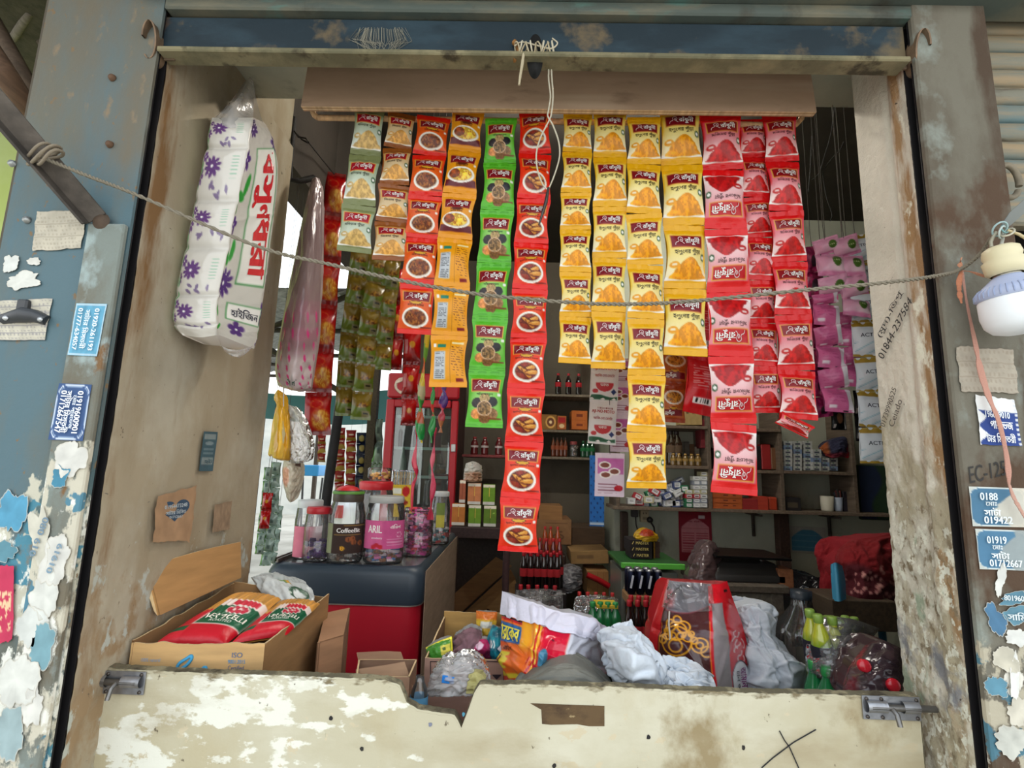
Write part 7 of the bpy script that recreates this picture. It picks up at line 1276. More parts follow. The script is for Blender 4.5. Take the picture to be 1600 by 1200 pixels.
# white packet piles
n = 0
for col_, (px, m) in enumerate(((1231, 7), (1246, 7), (1262, 7), (1276, 5), (1289, 3), (1302, 4))):
    for j in range(m):
        y1 = 735-j*6.6; c = (176, 178, 174) if (col_+j) % 5 else (120, 140, 170)
        bx = boxy('white_packet', '%s white packet in the %s pile on the right shelf' % (('lowest', 'second', 'third', 'fourth', 'fifth', 'sixth', 'seventh')[j] if j < m-1 else 'topmost', ('first', 'second', 'third', 'fourth', 'fifth', 'sixth')[col_]), 'packet', (px-6.5, y1-6.2, px+7, y1), YR+.03+.01*((j*3+col_) % 3), .09, c, 'white packets piled on the right shelf', lambda u, v, c=c: mixc(mixc(C3(u, c), (60, 66, 80), rect(u, v, -.6, .5, .55, .95)), (90, 130, 96), rect(u, v, -.2, .1, .1, .4)), GLOSSY, .004, rot=r.uniform(-.06, .06)); n += 1
bag('dark_cloth', 'dark blue and red cloth on top of the white packet piles', 'cloth', [[(1280, 700, 3.02), (1298, 688, 3.0), (1318, 682, 3.0), (1326, 690, 3.02)], [(1284, 704, 3.0), (1300, 700, 2.96), (1316, 698, 2.96), (1328, 704, 3.0)], [(1290, 712, 3.0), (1302, 716, 2.97), (1314, 714, 2.97), (1326, 716, 3.0)]], (50, 48, 70), CLOTH, .06, .012, 4, paint=lambda s, t: mixc(mixc(C3(s, (44, 46, 70)), (150, 80, 40), step(.25-s, .1)), (150, 36, 50), step(s-.85, .1)+step(t-.75, .1)*.7))
boxy('black_box', 'black box on the lower right shelf', 'box', (1226, 778, 1251, 798), YR+.03, .1, (30, 26, 26), None, lambda u, v: mixc(C3(u, (30, 26, 26)), (76, 66, 50), rect(u, v, -.6, .6, .35, .75)), PLAS, .004)
def cupt(name, label, x0, y0, x1, y1, col, Y):
    a, b = P((x0+x1)/2, y1, Y), P((x0+x1)/2, y0, Y); rr = (x1-x0)/2*MPP(x0, y1, Y); t = thing(name, label, 'cup', a); h = b[2]-a[2]
    MB().lathe([(0, .001), (rr*.82, .001), (rr*.86, h*.1), (rr, h), (rr*.93, h), (rr*.80, h*.12), (0, h*.1)], a, col, n=22, caps=False).build('cup_body', PALE, t); return t, a, rr, h
zs = YR+.08
cupt('white_cup', 'white plastic cup on the lower right shelf', 1283, 775, 1303, 799, (196, 192, 174), zs)
t, a, rr, h = cupt('pen_cup', 'pale blue cup holding pens at the shelf\'s right end', 1304, 777, 1317, 799, (150, 160, 176), zs)
for k in range(5): MB().tube([a+[rr*.4*(k-2)/2, 0, .01], a+[rr*.7*(k-2)/2, .004, h*(1.35+.12*(k % 3))]], .006, ((40, 40, 50), (110, 40, 36), (60, 50, 46), (30, 30, 34), (130, 60, 50))[k], n=6).build('pen', PLAS, t)
boxy('dark_bottle_box', 'dark narrow box right of the pen cup', 'box', (1319, 768, 1327, 799), zs, .06, (40, 38, 50), None, None, PLAS)
boxy('green_cloth', 'dark green and blue cloth hung at the end of the right shelves', 'cloth', (1346, 728, 1400, 812), 3.05, .03, (26, 50, 34), None, lambda u, v: mixc(C3(u, (30, 58, 34)), (24, 40, 70), step(-.1-u+.3*np.sin(v*6), .2)), CLOTH, .01)
# under the long shelf: socket, poster, bracket, post, picture
t = boxy('power_socket', 'cream wall socket under the left end of the long shelf', 'socket', (1001, 796, 1014, 816), 3.16, .035, (176, 160, 130), None, lambda u, v: mixc(mixc(C3(u, (180, 164, 134)), (60, 50, 44), step(ell(u, v, -.3, .3, .14, .08), .2)+step(ell(u, v, .3, .3, .14, .08), .2)), (140, 126, 104), rect(u, v, -.5, .5, .6, .8)), PALE, .004)
MB().lathe([(0, .03), (.014, .03), (.018, 0)], P(1015, 812, 3.14), (30, 26, 26), n=14, axis=(0, -1, 0), caps=False).build('plug', PLAS, t); MB().tube([P(1016, 814, 3.12), P(1022, 824, 3.12), P(1023, 835, 3.12), P(1022, 848, 3.13), P(1030, 862, 3.14), P(1037, 876, 3.15)], .005, (30, 28, 28), n=6).build('cord', PLAS, t)
t = boxy('wall_box', 'dark electricity box beside the cream socket', 'box', (988, 797, 997, 808), 3.16, .04, (50, 44, 42), None, None, PLAS); MB().tube([P(993, 808, 3.17), P(994, 820, 3.17), P(998, 834, 3.17)], .004, (36, 32, 32), n=6).build('cable', PLAS, t)
boxy('poster', 'red and white notice poster on the back wall', 'poster', (1062, 800, 1111, 876), 3.19, .004, (150, 26, 46), None, lambda u, v: mixc(mixc(mixc(mixc(C3(u, (146, 24, 44)), (206, 130, 136), rect(u, v, -.9, .88, .34, .84)*1.0+0*u), (206, 130, 136), step(.34-v, .01)*step(v-.13-.22*np.abs(u)**1.6, .01)*step(.88-np.abs(u))), (170, 50, 70), (np.sin(v*118) > .35)*rect(u, v, -.82, .80, .40, .82)*(np.abs(u+.02) > .04)), (216, 196, 196), rect(u, v, .22, .62, .06, .13)), PAPER, 0.0, texts=[('নোটিশ', (150, 30, 50), 0.0, .62, 1.0, .08)])
for px, y0, y1 in ((1177, 799, 838), (1296, 803, 838)):
    t = thing('shelf_bracket', 'iron bracket under the long shelf, '+('left of the dark post' if px < 1200 else 'right of the blue picture'), 'bracket', P(px, y1, 3.18)); MB().box((P(px, y0, 3.18)+P(px, y1, 3.18))/2, (.018, .012, P(px, y0, 3.18)[2]-P(px, y1, 3.18)[2]), (76, 66, 56), bev=.002).build('upright_bar', RUST, t); MB().box(P(px, y0+2, 3.06)-[0, 0, .008], (.016, .2, .012), (76, 66, 56), bev=.002).build('shelf_arm', RUST, t)
    MB().tube([P(px, y0+4, 3.0), P(px, y1-8, 3.17)], .005, (70, 60, 52), n=6).build('stay', RUST, t)
a, b = P(1226, 800, 3.10), P(1230, 990, 3.10); t = thing('wooden_post', 'dark wooden post under the long shelf', 'post', (b[0], 3.1, FL)); MB().box(((a[0]+b[0])/2, 3.12, (a[2]+FL)/2), (.062, .06, a[2]-FL), (70, 48, 38), bev=.004).build('post', WOOD, t)
a = P(976, 800, 3.10); t = thing('wooden_post', 'dark wooden post at the left end of the long shelf', 'post', (a[0], 3.1, FL)); MB().box((a[0], 3.12, (a[2]+FL)/2), (.04, .05, a[2]-FL), (66, 50, 40), bev=.004).build('post', WOOD, t)
def maskpic(u, v):
    m = step(1-np.maximum(np.abs(u)/.93, 0), .02)*step(v-.10-.55*np.clip(np.abs(u)-.25, 0, 1)**1.4, .03)*step(.93-v, .02); a = mixc(C3(u, (170, 166, 156)), (70, 130, 156), m); return mixc(a, (96, 150, 172), m*(np.sin(v*26) > .85)*.7)
boxy('face_mask_packet', 'blue face mask packet pinned on the back wall', 'packet', (1235, 824, 1289, 864), 3.18, .006, (170, 166, 156), None, maskpic, GLOSSY, 0.0, rot=.03)
# dark boxes lettered in yellow with a yellow packet
for j in range(3): boxy('lettered_box', ('lowest', 'middle', 'topmost')[j]+' dark box with yellow lettering on the green lid', 'box', (984+(2 if j == 0 else 0), 873-(j+1)*9.6, 1019, 873-j*9.6-.3), 2.60, .14, (30, 22, 24), 'dark boxes with yellow lettering', None, PAPER, .002, texts=[('MASTER', (214, 190, 110), .12, .1, 1.2, .9), ('/', (214, 190, 110), -.75, .1, .2, .9)])
bag('yellow_packet', 'yellow packet lying on the topmost dark box', 'packet', [[(998, 833, 2.66), (1012, 827, 2.65), (1028, 836, 2.67)], [(992, 839, 2.64), (1010, 836, 2.58), (1029, 841, 2.64)], [(996, 845, 2.64), (1012, 847, 2.59), (1026, 846, 2.65)]], (206, 160, 30), GLOSSY, .08, .008, 3, paint=lambda s, t: mixc(C3(s, (210, 166, 36)), (170, 60, 30), step(ell(s, t, .5, .3, .3, .3), .2)))
for j in range(3): boxy('battery_box', ('lowest', 'middle', 'topmost')[j]+' brown-lidded box behind the lettered boxes', 'box', (1021, 874-(j+1)*9, 1031, 874-j*9-.4), 2.66, .12, (76, 52, 40), 'brown boxes behind the lettered boxes', lambda u, v: mixc(C3(u, (70, 48, 40)), (180, 130, 40), step(-.5-u, .1)), PAPER)
# green-lidded glass case
a, b = P(973, 872, 2.52), P(1052, 886, 2.52); zc = (a[2]+b[2])/2; t = thing('glass_case', 'old glass case with a bright green lid beneath the lettered boxes', 'case', ((a[0]+b[0])/2, 2.65, FL))
MB().box(((a[0]+b[0])/2+.015, 2.68, zc-.012), (b[0]-a[0]+.06, .34, .022), (50, 100, 50), bev=.006).build('lid', PLAS, t); MB().box(((a[0]+b[0])/2+.02, 2.505, zc-.013), (b[0]-a[0]+.06, .012, .026), (96, 190, 70), bev=.004).build('lid_edge', PLAS, t)
MB().box(((a[0]+b[0])/2+.01, 2.68, (zc+FL)/2-.02), (b[0]-a[0]+.03, .30, zc-FL-.05), (120, 124, 116), bev=.004).build('case_body', GLOSSY, t)
for k in range(6): c = np.array([a[0]+.03+.045*k, 2.525, zc-.12+.02*(k % 2)]); MB().lathe([(0, -.03), (.024, -.02), (.028, 0), (.02, .025), (0, .03)], c, ((150, 140, 120), (110, 100, 90))[k % 2], n=10, caps=False).build('stored_bun', CLOTH, t)
# scale on its table, pink bag
t = thing('small_table', 'worn wooden table under the black scale', 'table', P(1170, 930, 2.35)); a, b = P(1103, 912, 2.30), P(1232, 915, 2.30); zt = a[2]
MB().box(((a[0]+b[0])/2, 2.47, zt-.015), (b[0]-a[0], .36, .03), (96, 86, 74), bev=.004).build('tabletop', WOOD, t); MB().box(((a[0]+b[0])/2, 2.33, zt-.06), (b[0]-a[0]-.04, .02, .06), (120, 112, 98), bev=.002).build('apron', WOOD, t)
for x in (a[0]+.04, b[0]-.04):
    for y in (2.34, 2.60): MB().box((x, y, (zt-.03+FL)/2), (.05, .05, zt-.03-FL), (116, 106, 92), bev=.003).build('leg', WOOD, t)
t = thing('weighing_scale', 'black counter weighing scale with a flat square pan', 'scale', P(1165, 905, 2.38)); c = (P(1165, 905, 2.4)); mb = MB()
g0 = np.array([rring(c[0]-.165, c[0]+.165, 2.34, 2.60, .02, z, 4) for z in (zt+.004, zt+.03)]+[rring(c[0]-.12, c[0]+.13, 2.38, 2.60, .02, zt+.075, 4)]); mb.grid(g0, (44, 42, 40), wrap=True); mb.poly(g0[-1], (44, 42, 40)); mb.build('scale_body', PLAS, t)
MB().box((c[0]+.01, 2.46, zt+.105), (.33, .26, .010), (38, 36, 36), rot=roty(.02), bev=.004).build('pan', METAL, t); MB().box((c[0]-.02, 2.362, zt+.042), (.09, .006, .02), (36, 60, 80), rot=rotx(-.5)).build('display', GLOSSY, t)
for dx in (-.1, .1): MB().lathe([(.012, 0), (.012, .03)], (c[0]+dx, 2.46, zt+.074), (150, 150, 150), n=8).build('pan_post', METAL, t)
boxy('orange_block', 'orange-brown wooden block at the table\'s right end', 'block', (1218, 890, 1240, 925), 2.34, .1, (150, 96, 62), None, None, WOOD, .004)
bag('pink_film_bag', 'dull pink plastic bag standing between the poster and the scale', 'bag', [[(1100, 850, 2.44), (1108, 844, 2.42), (1118, 848, 2.44)], [(1085, 872, 2.42), (1104, 868, 2.36), (1128, 872, 2.44)], [(1074, 900, 2.40), (1100, 898, 2.32), (1136, 900, 2.42)], [(1070, 925, 2.40), (1100, 926, 2.32), (1144, 920, 2.42)]], (92, 74, 74), GLOSSY, .10, .010, 6)
# right corner: drum, chair, red cloth
bag('black_sacks', 'black sacks piled in the corner under the blue picture', 'sack', [[(1246, 905, 2.75), (1262, 900, 2.72), (1285, 905, 2.72), (1300, 915, 2.75)], [(1240, 925, 2.70), (1262, 920, 2.64), (1285, 922, 2.64), (1304, 930, 2.70)], [(1238, 960, 2.68), (1262, 960, 2.60), (1285, 960, 2.60), (1306, 960, 2.68)], [(1238, 1010, 2.68), (1262, 1010, 2.60), (1285, 1010, 2.60), (1306, 1010, 2.68)]], (22, 22, 26), GLOSSY, .2, .02, 7)
c = P(1256, 1005, 2.1); t = thing('clear_jug', 'big clear water jug in the shade left of the lime bottles', 'jug', (c[0], 2.1, FL)); zt2 = P(1256, 935, 2.1)[2]
MB().lathe([(0, FL), (.10, FL), (.105, FL+.03), (.105, zt2-.14), (.095, zt2-.10), (.04, zt2-.03), (.035, zt2)], (c[0], 2.1, 0), (120, 130, 130), n=24, caps=False).build('jug_body', JAR, t); MB().lathe([(.038, 0), (.038, .03), (0, .03)], (c[0], 2.1, zt2), (40, 50, 60), n=16, caps=False).build('jug_cap', PLAS, t)
t = thing('plastic_chair', 'blue plastic chair mostly hidden under the red cloth', 'chair', P(1330, 1000, 2.35)); c = P(1309, 908, 2.3)
rows = [[P(1298, 882, 2.20), P(1306, 879, 2.17), P(1316, 884, 2.20)], [P(1299, 905, 2.18), P(1309, 905, 2.15), P(1321, 908, 2.18)], [P(1301, 938, 2.16), P(1312, 940, 2.13), P(1322, 936, 2.16)]]
mb = MB(); shell(mb, net(rows, 12, 16), (60, 140, 176), .015); mb.build('backrest', PLAS, t); cs = P(1345, 948, 2.45)
MB().box((cs[0], 2.42, cs[2]-.02), (.36, .34, .025), (54, 126, 160), bev=.01).build('seat', PLAS, t)
for dx in (-.15, .15):
    for dy in (-.13, .13): MB().tube([(cs[0]+dx, 2.42+dy, cs[2]-.03), (cs[0]+dx*1.15, 2.42+dy*1.1, FL)], .016, (54, 126, 160), n=8).build('leg', PLAS, t)
rs = np.random.default_rng(3)
def redcloth(s, t):
    a = mixc(C3(s, (128, 14, 22)), (78, 12, 24), step(t-.45+.12*np.sin(s*5), .06)); 
    for k in range(130): a = mixc(a, (206, 150, 140), step(ell(s, t, rs.random(), .40+.6*rs.random(), .022, .016), .3)*.8)
    return a
bag('red_cloth', 'heap of bright red and flower-print cloth on the blue chair', 'cloth', [[(1312, 860, 2.40), (1325, 846, 2.36), (1345, 842, 2.34), (1372, 838, 2.36), (1398, 832, 2.42)], [(1305, 880, 2.36), (1322, 872, 2.26), (1346, 868, 2.24), (1374, 862, 2.26), (1404, 860, 2.36)], [(1312, 910, 2.34), (1330, 906, 2.24), (1350, 902, 2.20), (1378, 900, 2.22), (1408, 900, 2.34)], [(1312, 942, 2.34), (1332, 944, 2.22), (1352, 944, 2.18), (1380, 946, 2.20), (1410, 950, 2.34)], [(1316, 956, 2.36), (1336, 962, 2.24), (1356, 964, 2.20), (1382, 966, 2.22), (1412, 970, 2.36)]], (150, 20, 32), CLOTH, .22, .014, 9, nu=70, nv=80, paint=redcloth)
boxy('brown_crate', 'brown wooden crate under the red cloth, behind the lime bottles', 'crate', (1302, 940, 1400, 985), 2.15, .2, (76, 62, 46), None, None, WOOD, .004)
# stray wires on the dark wall, top right
t = thing('hanging_wires', 'black dusty wires hanging in the dark top right corner', 'wire', P(1290, 215, 1.9))
w0 = P(1305, 165, 1.9); MB().tube([[w0[0], 1.9, 2.998], (w0+[w0[0], 1.9, 2.998])/2, w0], .0022, (26, 24, 22), n=5).build('wire', ROPE, t)
for pts in ([(1305, 165), (1302, 185), (1297, 215), (1288, 245), (1280, 270), (1268, 282)], [(1269, 212), (1267, 240), (1266, 265), (1263, 300)], [(1318, 222), (1312, 235), (1298, 250), (1285, 268)], [(1285, 268), (1288, 290), (1292, 310), (1300, 335), (1297, 345)]): MB().tube(catmull(np.array([P(x, y, 1.9) for x, y in pts]), 18), .0022, (26, 24, 22), n=5).build('wire', ROPE, t)

# ================================================================ stickers, rope, lamp and other bits on the street side
def sticker(name, label, cat, quad, Y, paint, texts=(), n=40, k=40, mat=PAPER, rot=False, X=None, torn=0.0, seed=1, col=None):
    """thin printed sheet stuck on a wall: quad = its corners tl, tr, br, bl"""
    q = [(PX(x, y, X) if X is not None else P(x, y, Y)) for x, y in quad]; q = [np.asarray(p) for p in q]
    m = lambda u, v: (1-v)*((1-u)*q[0]+u*q[1])+v*((1-u)*q[3]+u*q[2]); off = np.array([-.0008, 0, 0]) if X is not None and X > 0 else np.array([.0008, 0, 0]) if X is not None else np.array([0, -.0008, 0])
    U, V = np.meshgrid(np.linspace(0, 1, n), np.linspace(0, 1, k)); Um, Vm = U.copy(), V.copy()
    if torn:
        e = lambda a, s: torn*(fbm(a*7, a*0+s, seed+s, 4)-.35); Um = U*(1-e(V, 1)-e(V, 2))+e(V, 1); Vm = V*(1-e(U, 3)-e(U, 4))+e(U, 3)
    g = (1-Vm)[..., None]*((1-Um)[..., None]*q[0]+Um[..., None]*q[1])+Vm[..., None]*((1-Um)[..., None]*q[3]+Um[..., None]*q[2])
    g = g+off*(0.4+1.6*fbm(U*3, V*3, seed, 2))[..., None]*(2.5 if torn else 1.0)
    t = thing(name, label, cat, sum(q)/4); mb = MB(); mb.grid(g, np.clip(paint(U*2-1, V), 0, 255) if callable(paint) else paint)
    for tx, c, u, v, w, h in texts:
        if rot: mp = lambda x, y, u=u, v=v: m((u+1)/2+y, v+x/2)+off*5          # lettering runs down the sheet
        else: mp = lambda x, y, u=u, v=v: m((u+1)/2+x/2, v-y)+off*5
        if rot: mb.text(tx, lambda x, y, mp=mp: mp(x, y), c, fit=(w, h), bold=.03)
        else: mb.text(tx, mp, c, fit=(w, h), bold=.03)
    mb.build('sheet', mat, t); return t
def ledger(base, ink, seed, rows=9): return lambda u, v: mixc(mixc(C3(u, base)*(0.88+.16*fbm(u*5, v*5, seed)[..., None]), ink, (np.abs(((v*rows) % 1)-.5) > .44)*.55), ink, (np.sin(u*80+np.floor(v*rows)*9) > .2)*(((v*rows) % 1) > .3)*(((v*rows) % 1) < .7)*(vnoise(u*5, v*rows, seed) > .35)*.5)
YS, YT = .9672, .9542
sticker('faded_paper', 'faded paper note under the slanting iron bar on the blue steel', 'note', [(58, 331), (139, 329), (128, 389), (52, 393)], YS, ledger((196, 188, 170), (150, 140, 124), 3), torn=.05, seed=3)
sticker('receipt_paper', 'ruled receipt paper behind the black cable clip', 'note', [(2, 470), (84, 466), (72, 532), (-4, 532)], YS, ledger((200, 194, 176), (110, 108, 120), 5, 11), torn=.03, seed=5)
c = P(38, 488, .962); t = thing('cable_clip', 'black plastic cable clip screwed over the receipt paper', 'clip', c)
MB().tube([P(5, 499, .964), P(22, 495, .962), P(38, 492, .961), P(56, 494, .962), P(74, 501, .964)], [.010, .0125, .016, .0125, .010], (52, 54, 58), n=10).build('clip_body', PLAS, t); MB().box(P(37, 480, .962), (.022, .014, .030), (48, 50, 54), bev=.004).build('cable_cap', PLAS, t)
for x, y in ((9, 497), (63, 499)): MB().lathe([(.0, .004), (.004, .003), (.005, 0)], P(x, y, .951), (206, 208, 210), n=10, axis=(0, -1, 0), caps=False).build('screw', METAL, t)
for k, (x, y, nm) in enumerate(((43, 344, 'steel screw head left of the faded paper'), (20, 256, 'round steel bolt on the lime-side edge of the blue steel'), (172, 226, 'rusty nail hole in the upper blue steel'), (176, 122, 'bent nail in the upper blue steel'))): 
    t = thing('screw_head', nm, 'screw', P(x, y, .966)); MB().lathe([(.0, .007), (.006, .006), (.008, 0)], P(x, y, .967), (150, 152, 150) if k < 2 else (96, 70, 50), n=12, axis=(0, -1, 0), caps=False).build('head', METAL if k < 2 else RUST, t)
def bluepr(c, edge=True): return lambda u, v: mixc(mixc(C3(u, c)*(0.9+.2*fbm(u*6, v*6, 4)[..., None]), (200, 214, 222), (np.maximum(np.abs(u), np.abs(2*v-1)) > .90)*(np.maximum(np.abs(u), np.abs(2*v-1)) < .955)*.8), (206, 220, 226), (np.maximum(np.abs(u)*1.0, np.abs(2*v-1)) > .955)*(np.sin(u*60)*np.sin(v*90) > -.2)*.5)
PW = (226, 234, 238)
sticker('phone_sticker', 'light blue phone-number sticker above the rounded one on the left column', 'sticker', [(120, 474), (168, 475), (152, 557), (106, 555)], YT, bluepr((96, 158, 186)), [('01920-261193', PW, .52, .5, 1.6, .15), ('সাটার িমসতরী', PW, -.02, .5, 1.5, .20), ('01777-634057', PW, -.55, .5, 1.6, .15)], rot=True)
sticker('phone_sticker', 'dark blue rounded phone-number sticker on the left column', 'sticker', [(93, 599), (144, 601), (130, 689), (76, 687)], YT, lambda u, v: mixc(mixc(C3(u, (58, 84, 128)), (206, 216, 230), step(((np.abs(u)**5+np.abs(2*v-1)**5)-.72), .02)*step(.84-(np.abs(u)**5+np.abs(2*v-1)**5), .02)), (150, 170, 196), (np.abs(u)**5+np.abs(2*v-1)**5 < .60)*(np.abs(u)**5+np.abs(2*v-1)**5 > .52)*.8), [('01919600901', (236, 240, 246), .50, .5, 1.5, .17), ('েমাঃ পারেভজ', (220, 228, 238), .20, .5, 1.2, .10), ('সাটার িমসতরী', (236, 240, 246), -.12, .5, 1.5, .20), ('01712667547', (236, 240, 246), -.50, .5, 1.5, .17)], rot=True)
rs = np.random.default_rng(5)
def scrap(name, label, px, py, w, h, Y, c, seed, lift=.006, texts=(), X=None):
    """torn bit of old poster, curling off the wall"""
    r = np.random.default_rng(seed); n = 56; a = np.linspace(0, 2*math.pi, n, endpoint=False)
    rad = np.clip(.30+.95*fbm(np.cos(a)*1.7+9, np.sin(a)*1.7+9, seed, 4)+.018*r.normal(size=n), .3, 1.3); w, h = w*1.25, h*1.25
    o = P(px, py, Y) if X is None else PX(px, py, X); s = MPP(px, py, o[1]); tilt = r.uniform(-.3, .3); g = []
    for f in (0, .4, .75, .92, 1.0):
        lf = .0012+.3*lift*np.clip(fbm(np.cos(a)*f*.9+4, np.sin(a)*f*.9+4, seed+3, 2)-.45, 0, 1)+.5*lift*max(0, f-.8)*np.clip(np.sin(a+seed), 0, 1)
        g.append([o+np.array([(np.cos(q)*w*math.cos(tilt)-np.sin(q)*h*math.sin(tilt))*.55*d*f*s, -e, (np.cos(q)*w*math.sin(tilt)+np.sin(q)*h*math.cos(tilt))*.55*d*f*s]) for q, d, e in zip(a, rad, lf)])
    mb = MB(); gg = np.array(g); cc = np.clip(np.array(c)*(0.86+.22*fbm(gg[..., 0]*60+50, gg[..., 2]*45+50, seed, 3)[..., None]), 0, 255); cc[-1] = np.clip(np.array((206, 200, 186))*(.9+.1*r.random((n, 1))), 0, 255); mb.grid(np.array(g), cc, wrap=True, sm=False)
    for tx, cl_, fw, fh, rr in texts: mb.text(tx, lambda x, y: o+np.array([x*s, -.004, y*s]), cl_, fit=(fw, fh), rot=rr, bold=.03)
    t = thing(name, label, 'paper', o); mb.build('scrap_sheet', PAPER, t); return t
for k, (x, y, w, h, c, tx, lb) in enumerate(((18, 412, 24, 26, (214, 216, 210), (), 'white paint splash above the receipt paper'), (36, 438, 52, 28, (216, 216, 208), (), 'larger white torn scrap just above the receipt paper'), (54, 408, 18, 12, (206, 204, 196), (), 'small white scrap right of the paint splash'),
    (108, 718, 46, 60, (212, 210, 202), (), 'white torn poster scrap below the rounded sticker'), (96, 744, 26, 30, (70, 134, 160), (), 'bright blue torn scrap below the rounded sticker'), (20, 800, 44, 60, (84, 150, 180), (), 'blue torn poster piece at the far left edge'), (64, 838, 36, 80, (204, 200, 184), (('019 080', (110, 132, 148), 60, 10, 1.35),), 'cream scrap with upright pale digits on the column'), (8, 862, 40, 26, (90, 136, 150), (), 'grey-blue scrap above the red poster piece'), (88, 872, 40, 70, (206, 204, 196), (('01919', (120, 144, 160), 46, 9, 1.3),), 'white scrap with digits beside the black guide'), (70, 930, 40, 80, (214, 214, 206), (), 'long white scrap right of the red poster piece'), (50, 985, 50, 60, (206, 208, 202), (), 'white scrap below the red poster piece'), (66, 1010, 34, 60, (120, 160, 170), (), 'pale blue scrap low on the column'), (26, 1060, 60, 70, (214, 214, 206), (), 'big white scrap low at the left edge'), (16, 1140, 46, 70, (150, 170, 172), (), 'grey-blue scrap in the bottom left corner'), (54, 1100, 30, 60, (210, 208, 200), (), 'white scrap low beside the black guide'))):
    scrap('poster_scrap', lb, x, y, w, h, YS-.0005 if x < 60 and y < 900 and k < 3 or k in (5, 7) else YT-.0005, c, 40+k, .008, tx)
sticker('red_poster', 'red poster piece with yellow marks at the lower left edge', 'poster', [(-14, 878), (26, 882), (22, 1000), (-20, 1010)], YS-.001, lambda u, v: mixc(C3(u, (190, 50, 84)), (226, 190, 150), (fbm(u*4, v*16, 6, 3) > .58)*rect(u, v, -.6, .8, .35, .85)), torn=.10, seed=8)
# left jamb: small stickers (the square code is left out)
sticker('teal_sticker', 'narrow teal sticker on the left plaster wall', 'sticker', [(318, 674), (340, 675), (332, 736), (310, 736)], 0, lambda u, v: mixc(mixc(C3(u, (58, 84, 92)), (126, 136, 134), rect(u, v, -.8, .8, .06, .2)+rect(u, v, -.8, .8, .66, .84)), (120, 134, 136), step(ell(u, v, 0, .3, .6, .05), .3)+(np.sin(v*60) > .4)*rect(u, v, -.7, .7, .38, .6)*.6), [('হট', (58, 84, 92), 0, .75, 1.2, .12)], X=XL+.006)
sticker('brown_paper', 'brown torn paper patch behind the heart sticker', 'paper', [(243, 776), (306, 757), (296, 846), (236, 848)], 0, lambda u, v: C3(u, (168, 132, 98))*(0.92+.14*fbm(u*4, v*4, 3)[..., None]), X=XL+.008, torn=.07, seed=4)
hp = np.array([(16*math.sin(a)**3, 13*math.cos(a)-5*math.cos(2*a)-2*math.cos(3*a)-math.cos(4*a)) for a in np.linspace(0, 2*math.pi, 40, endpoint=False)])/17.0
hq = [PX(x, y, XL+.0105) for x, y in ((250, 782), (298, 774), (297, 818), (249, 822))]
hm = lambda u, v: (1-v)*((1-u)*hq[0]+u*hq[1])+v*((1-u)*hq[3]+u*hq[2])
t = thing('heart_sticker', 'dark blue heart-shaped phone-number sticker on the brown patch', 'sticker', hm(.5, .5)); mb = MB(); mb.add([hm(.5+x*.5, .45-y*.5) for x, y in hp]+[hm(.5, .5)], [(i, (i+1) % 40, 40) for i in range(40)], (52, 74, 96))
for tx, v, w, h in (('01954473248', .30, .74, .14), ('সাটার িমিসত', .52, .66, .17), ('01712667', .70, .44, .10)): mb.text(tx, lambda x, y, v=v: hm(.5+x, v-y)+[.0015, 0, 0], (176, 186, 190), fit=(w, h), bold=.03)
mb.build('sheet', PAPER, t)
sticker('brown_paper', 'small brown paper remnant right of the heart sticker', 'paper', [(334, 788), (361, 782), (357, 828), (330, 832)], 0, lambda u, v: C3(u, (150, 124, 98))*(0.85+.25*fbm(u*5, v*5, 7)[..., None]), X=XL+.008, torn=.06, seed=9)
# right pillar
YP = .9612
sticker('faded_paper', 'torn pale paper on the right pillar below the lamp', 'note', [(1490, 541), (1582, 545), (1592, 616), (1500, 613)], YP, ledger((172, 162, 146), (140, 126, 110), 6, 6), torn=.08, seed=6)
tb_ = sticker('phone_sticker', 'torn white and deep blue sticker above the pencilled code', 'sticker', [(1521, 617), (1584, 624), (1595, 698), (1530, 695)], YP, lambda u, v: mixc(mixc(C3(u, (222, 222, 220)), (40, 64, 130), step(v-.30, .02)*step(u+.78-.2*np.sin(v*18), .03)), (206, 208, 214), step(u-.86)*(np.sin(v*60) > 0)), [('196009010', (226, 232, 240), -.02, .37, 1.2, .13), ('পারেভজ', (236, 240, 246), .12, .58, 1.1, .17), ('টার িমসতরী', (236, 240, 246), .02, .84, 1.4, .19)], torn=.05, seed=7)
def inkwrite(name, label, tx, quad, Y, c, X=None):
    q = [(PX(x, y, X) if X is not None else P(x, y, Y)) for x, y in quad]; t = thing(name, label, 'writing', q[0]); mb = MB(); q = [np.asarray(z) for z in q]
    mb.text(tx, lambda x, y: (.5-y)*((.5-x)*q[3]+(.5+x)*q[2])+(.5+y)*((.5-x)*q[0]+(.5+x)*q[1]), c, fit=(1, 1), bold=.0); mb.build('ink', PAPER, t); return t
inkwrite('pillar_writing', 'black hand-lettered code on the right pillar', 'EC-125', [(1513, 729), (1570, 719), (1573, 742), (1516, 756)], YP-.0006, (48, 46, 44))
def blpr2(c, torn_c=(206, 198, 182)): return lambda u, v: mixc(mixc(mixc(C3(u, c), (196, 206, 206), step(((np.abs(u+.05)**6+np.abs(2*v-1)**6)-.62), .02)*step(.80-(np.abs(u+.05)**6+np.abs(2*v-1)**6), .02)), (188, 190, 182), step((np.abs(u)**6+np.abs(2*v-1)**6)-.86, .02)), torn_c, step(u-.05-.35*np.sin(v*6+1)-.25*fbm(u*5, v*7, 6), .05)*.9)
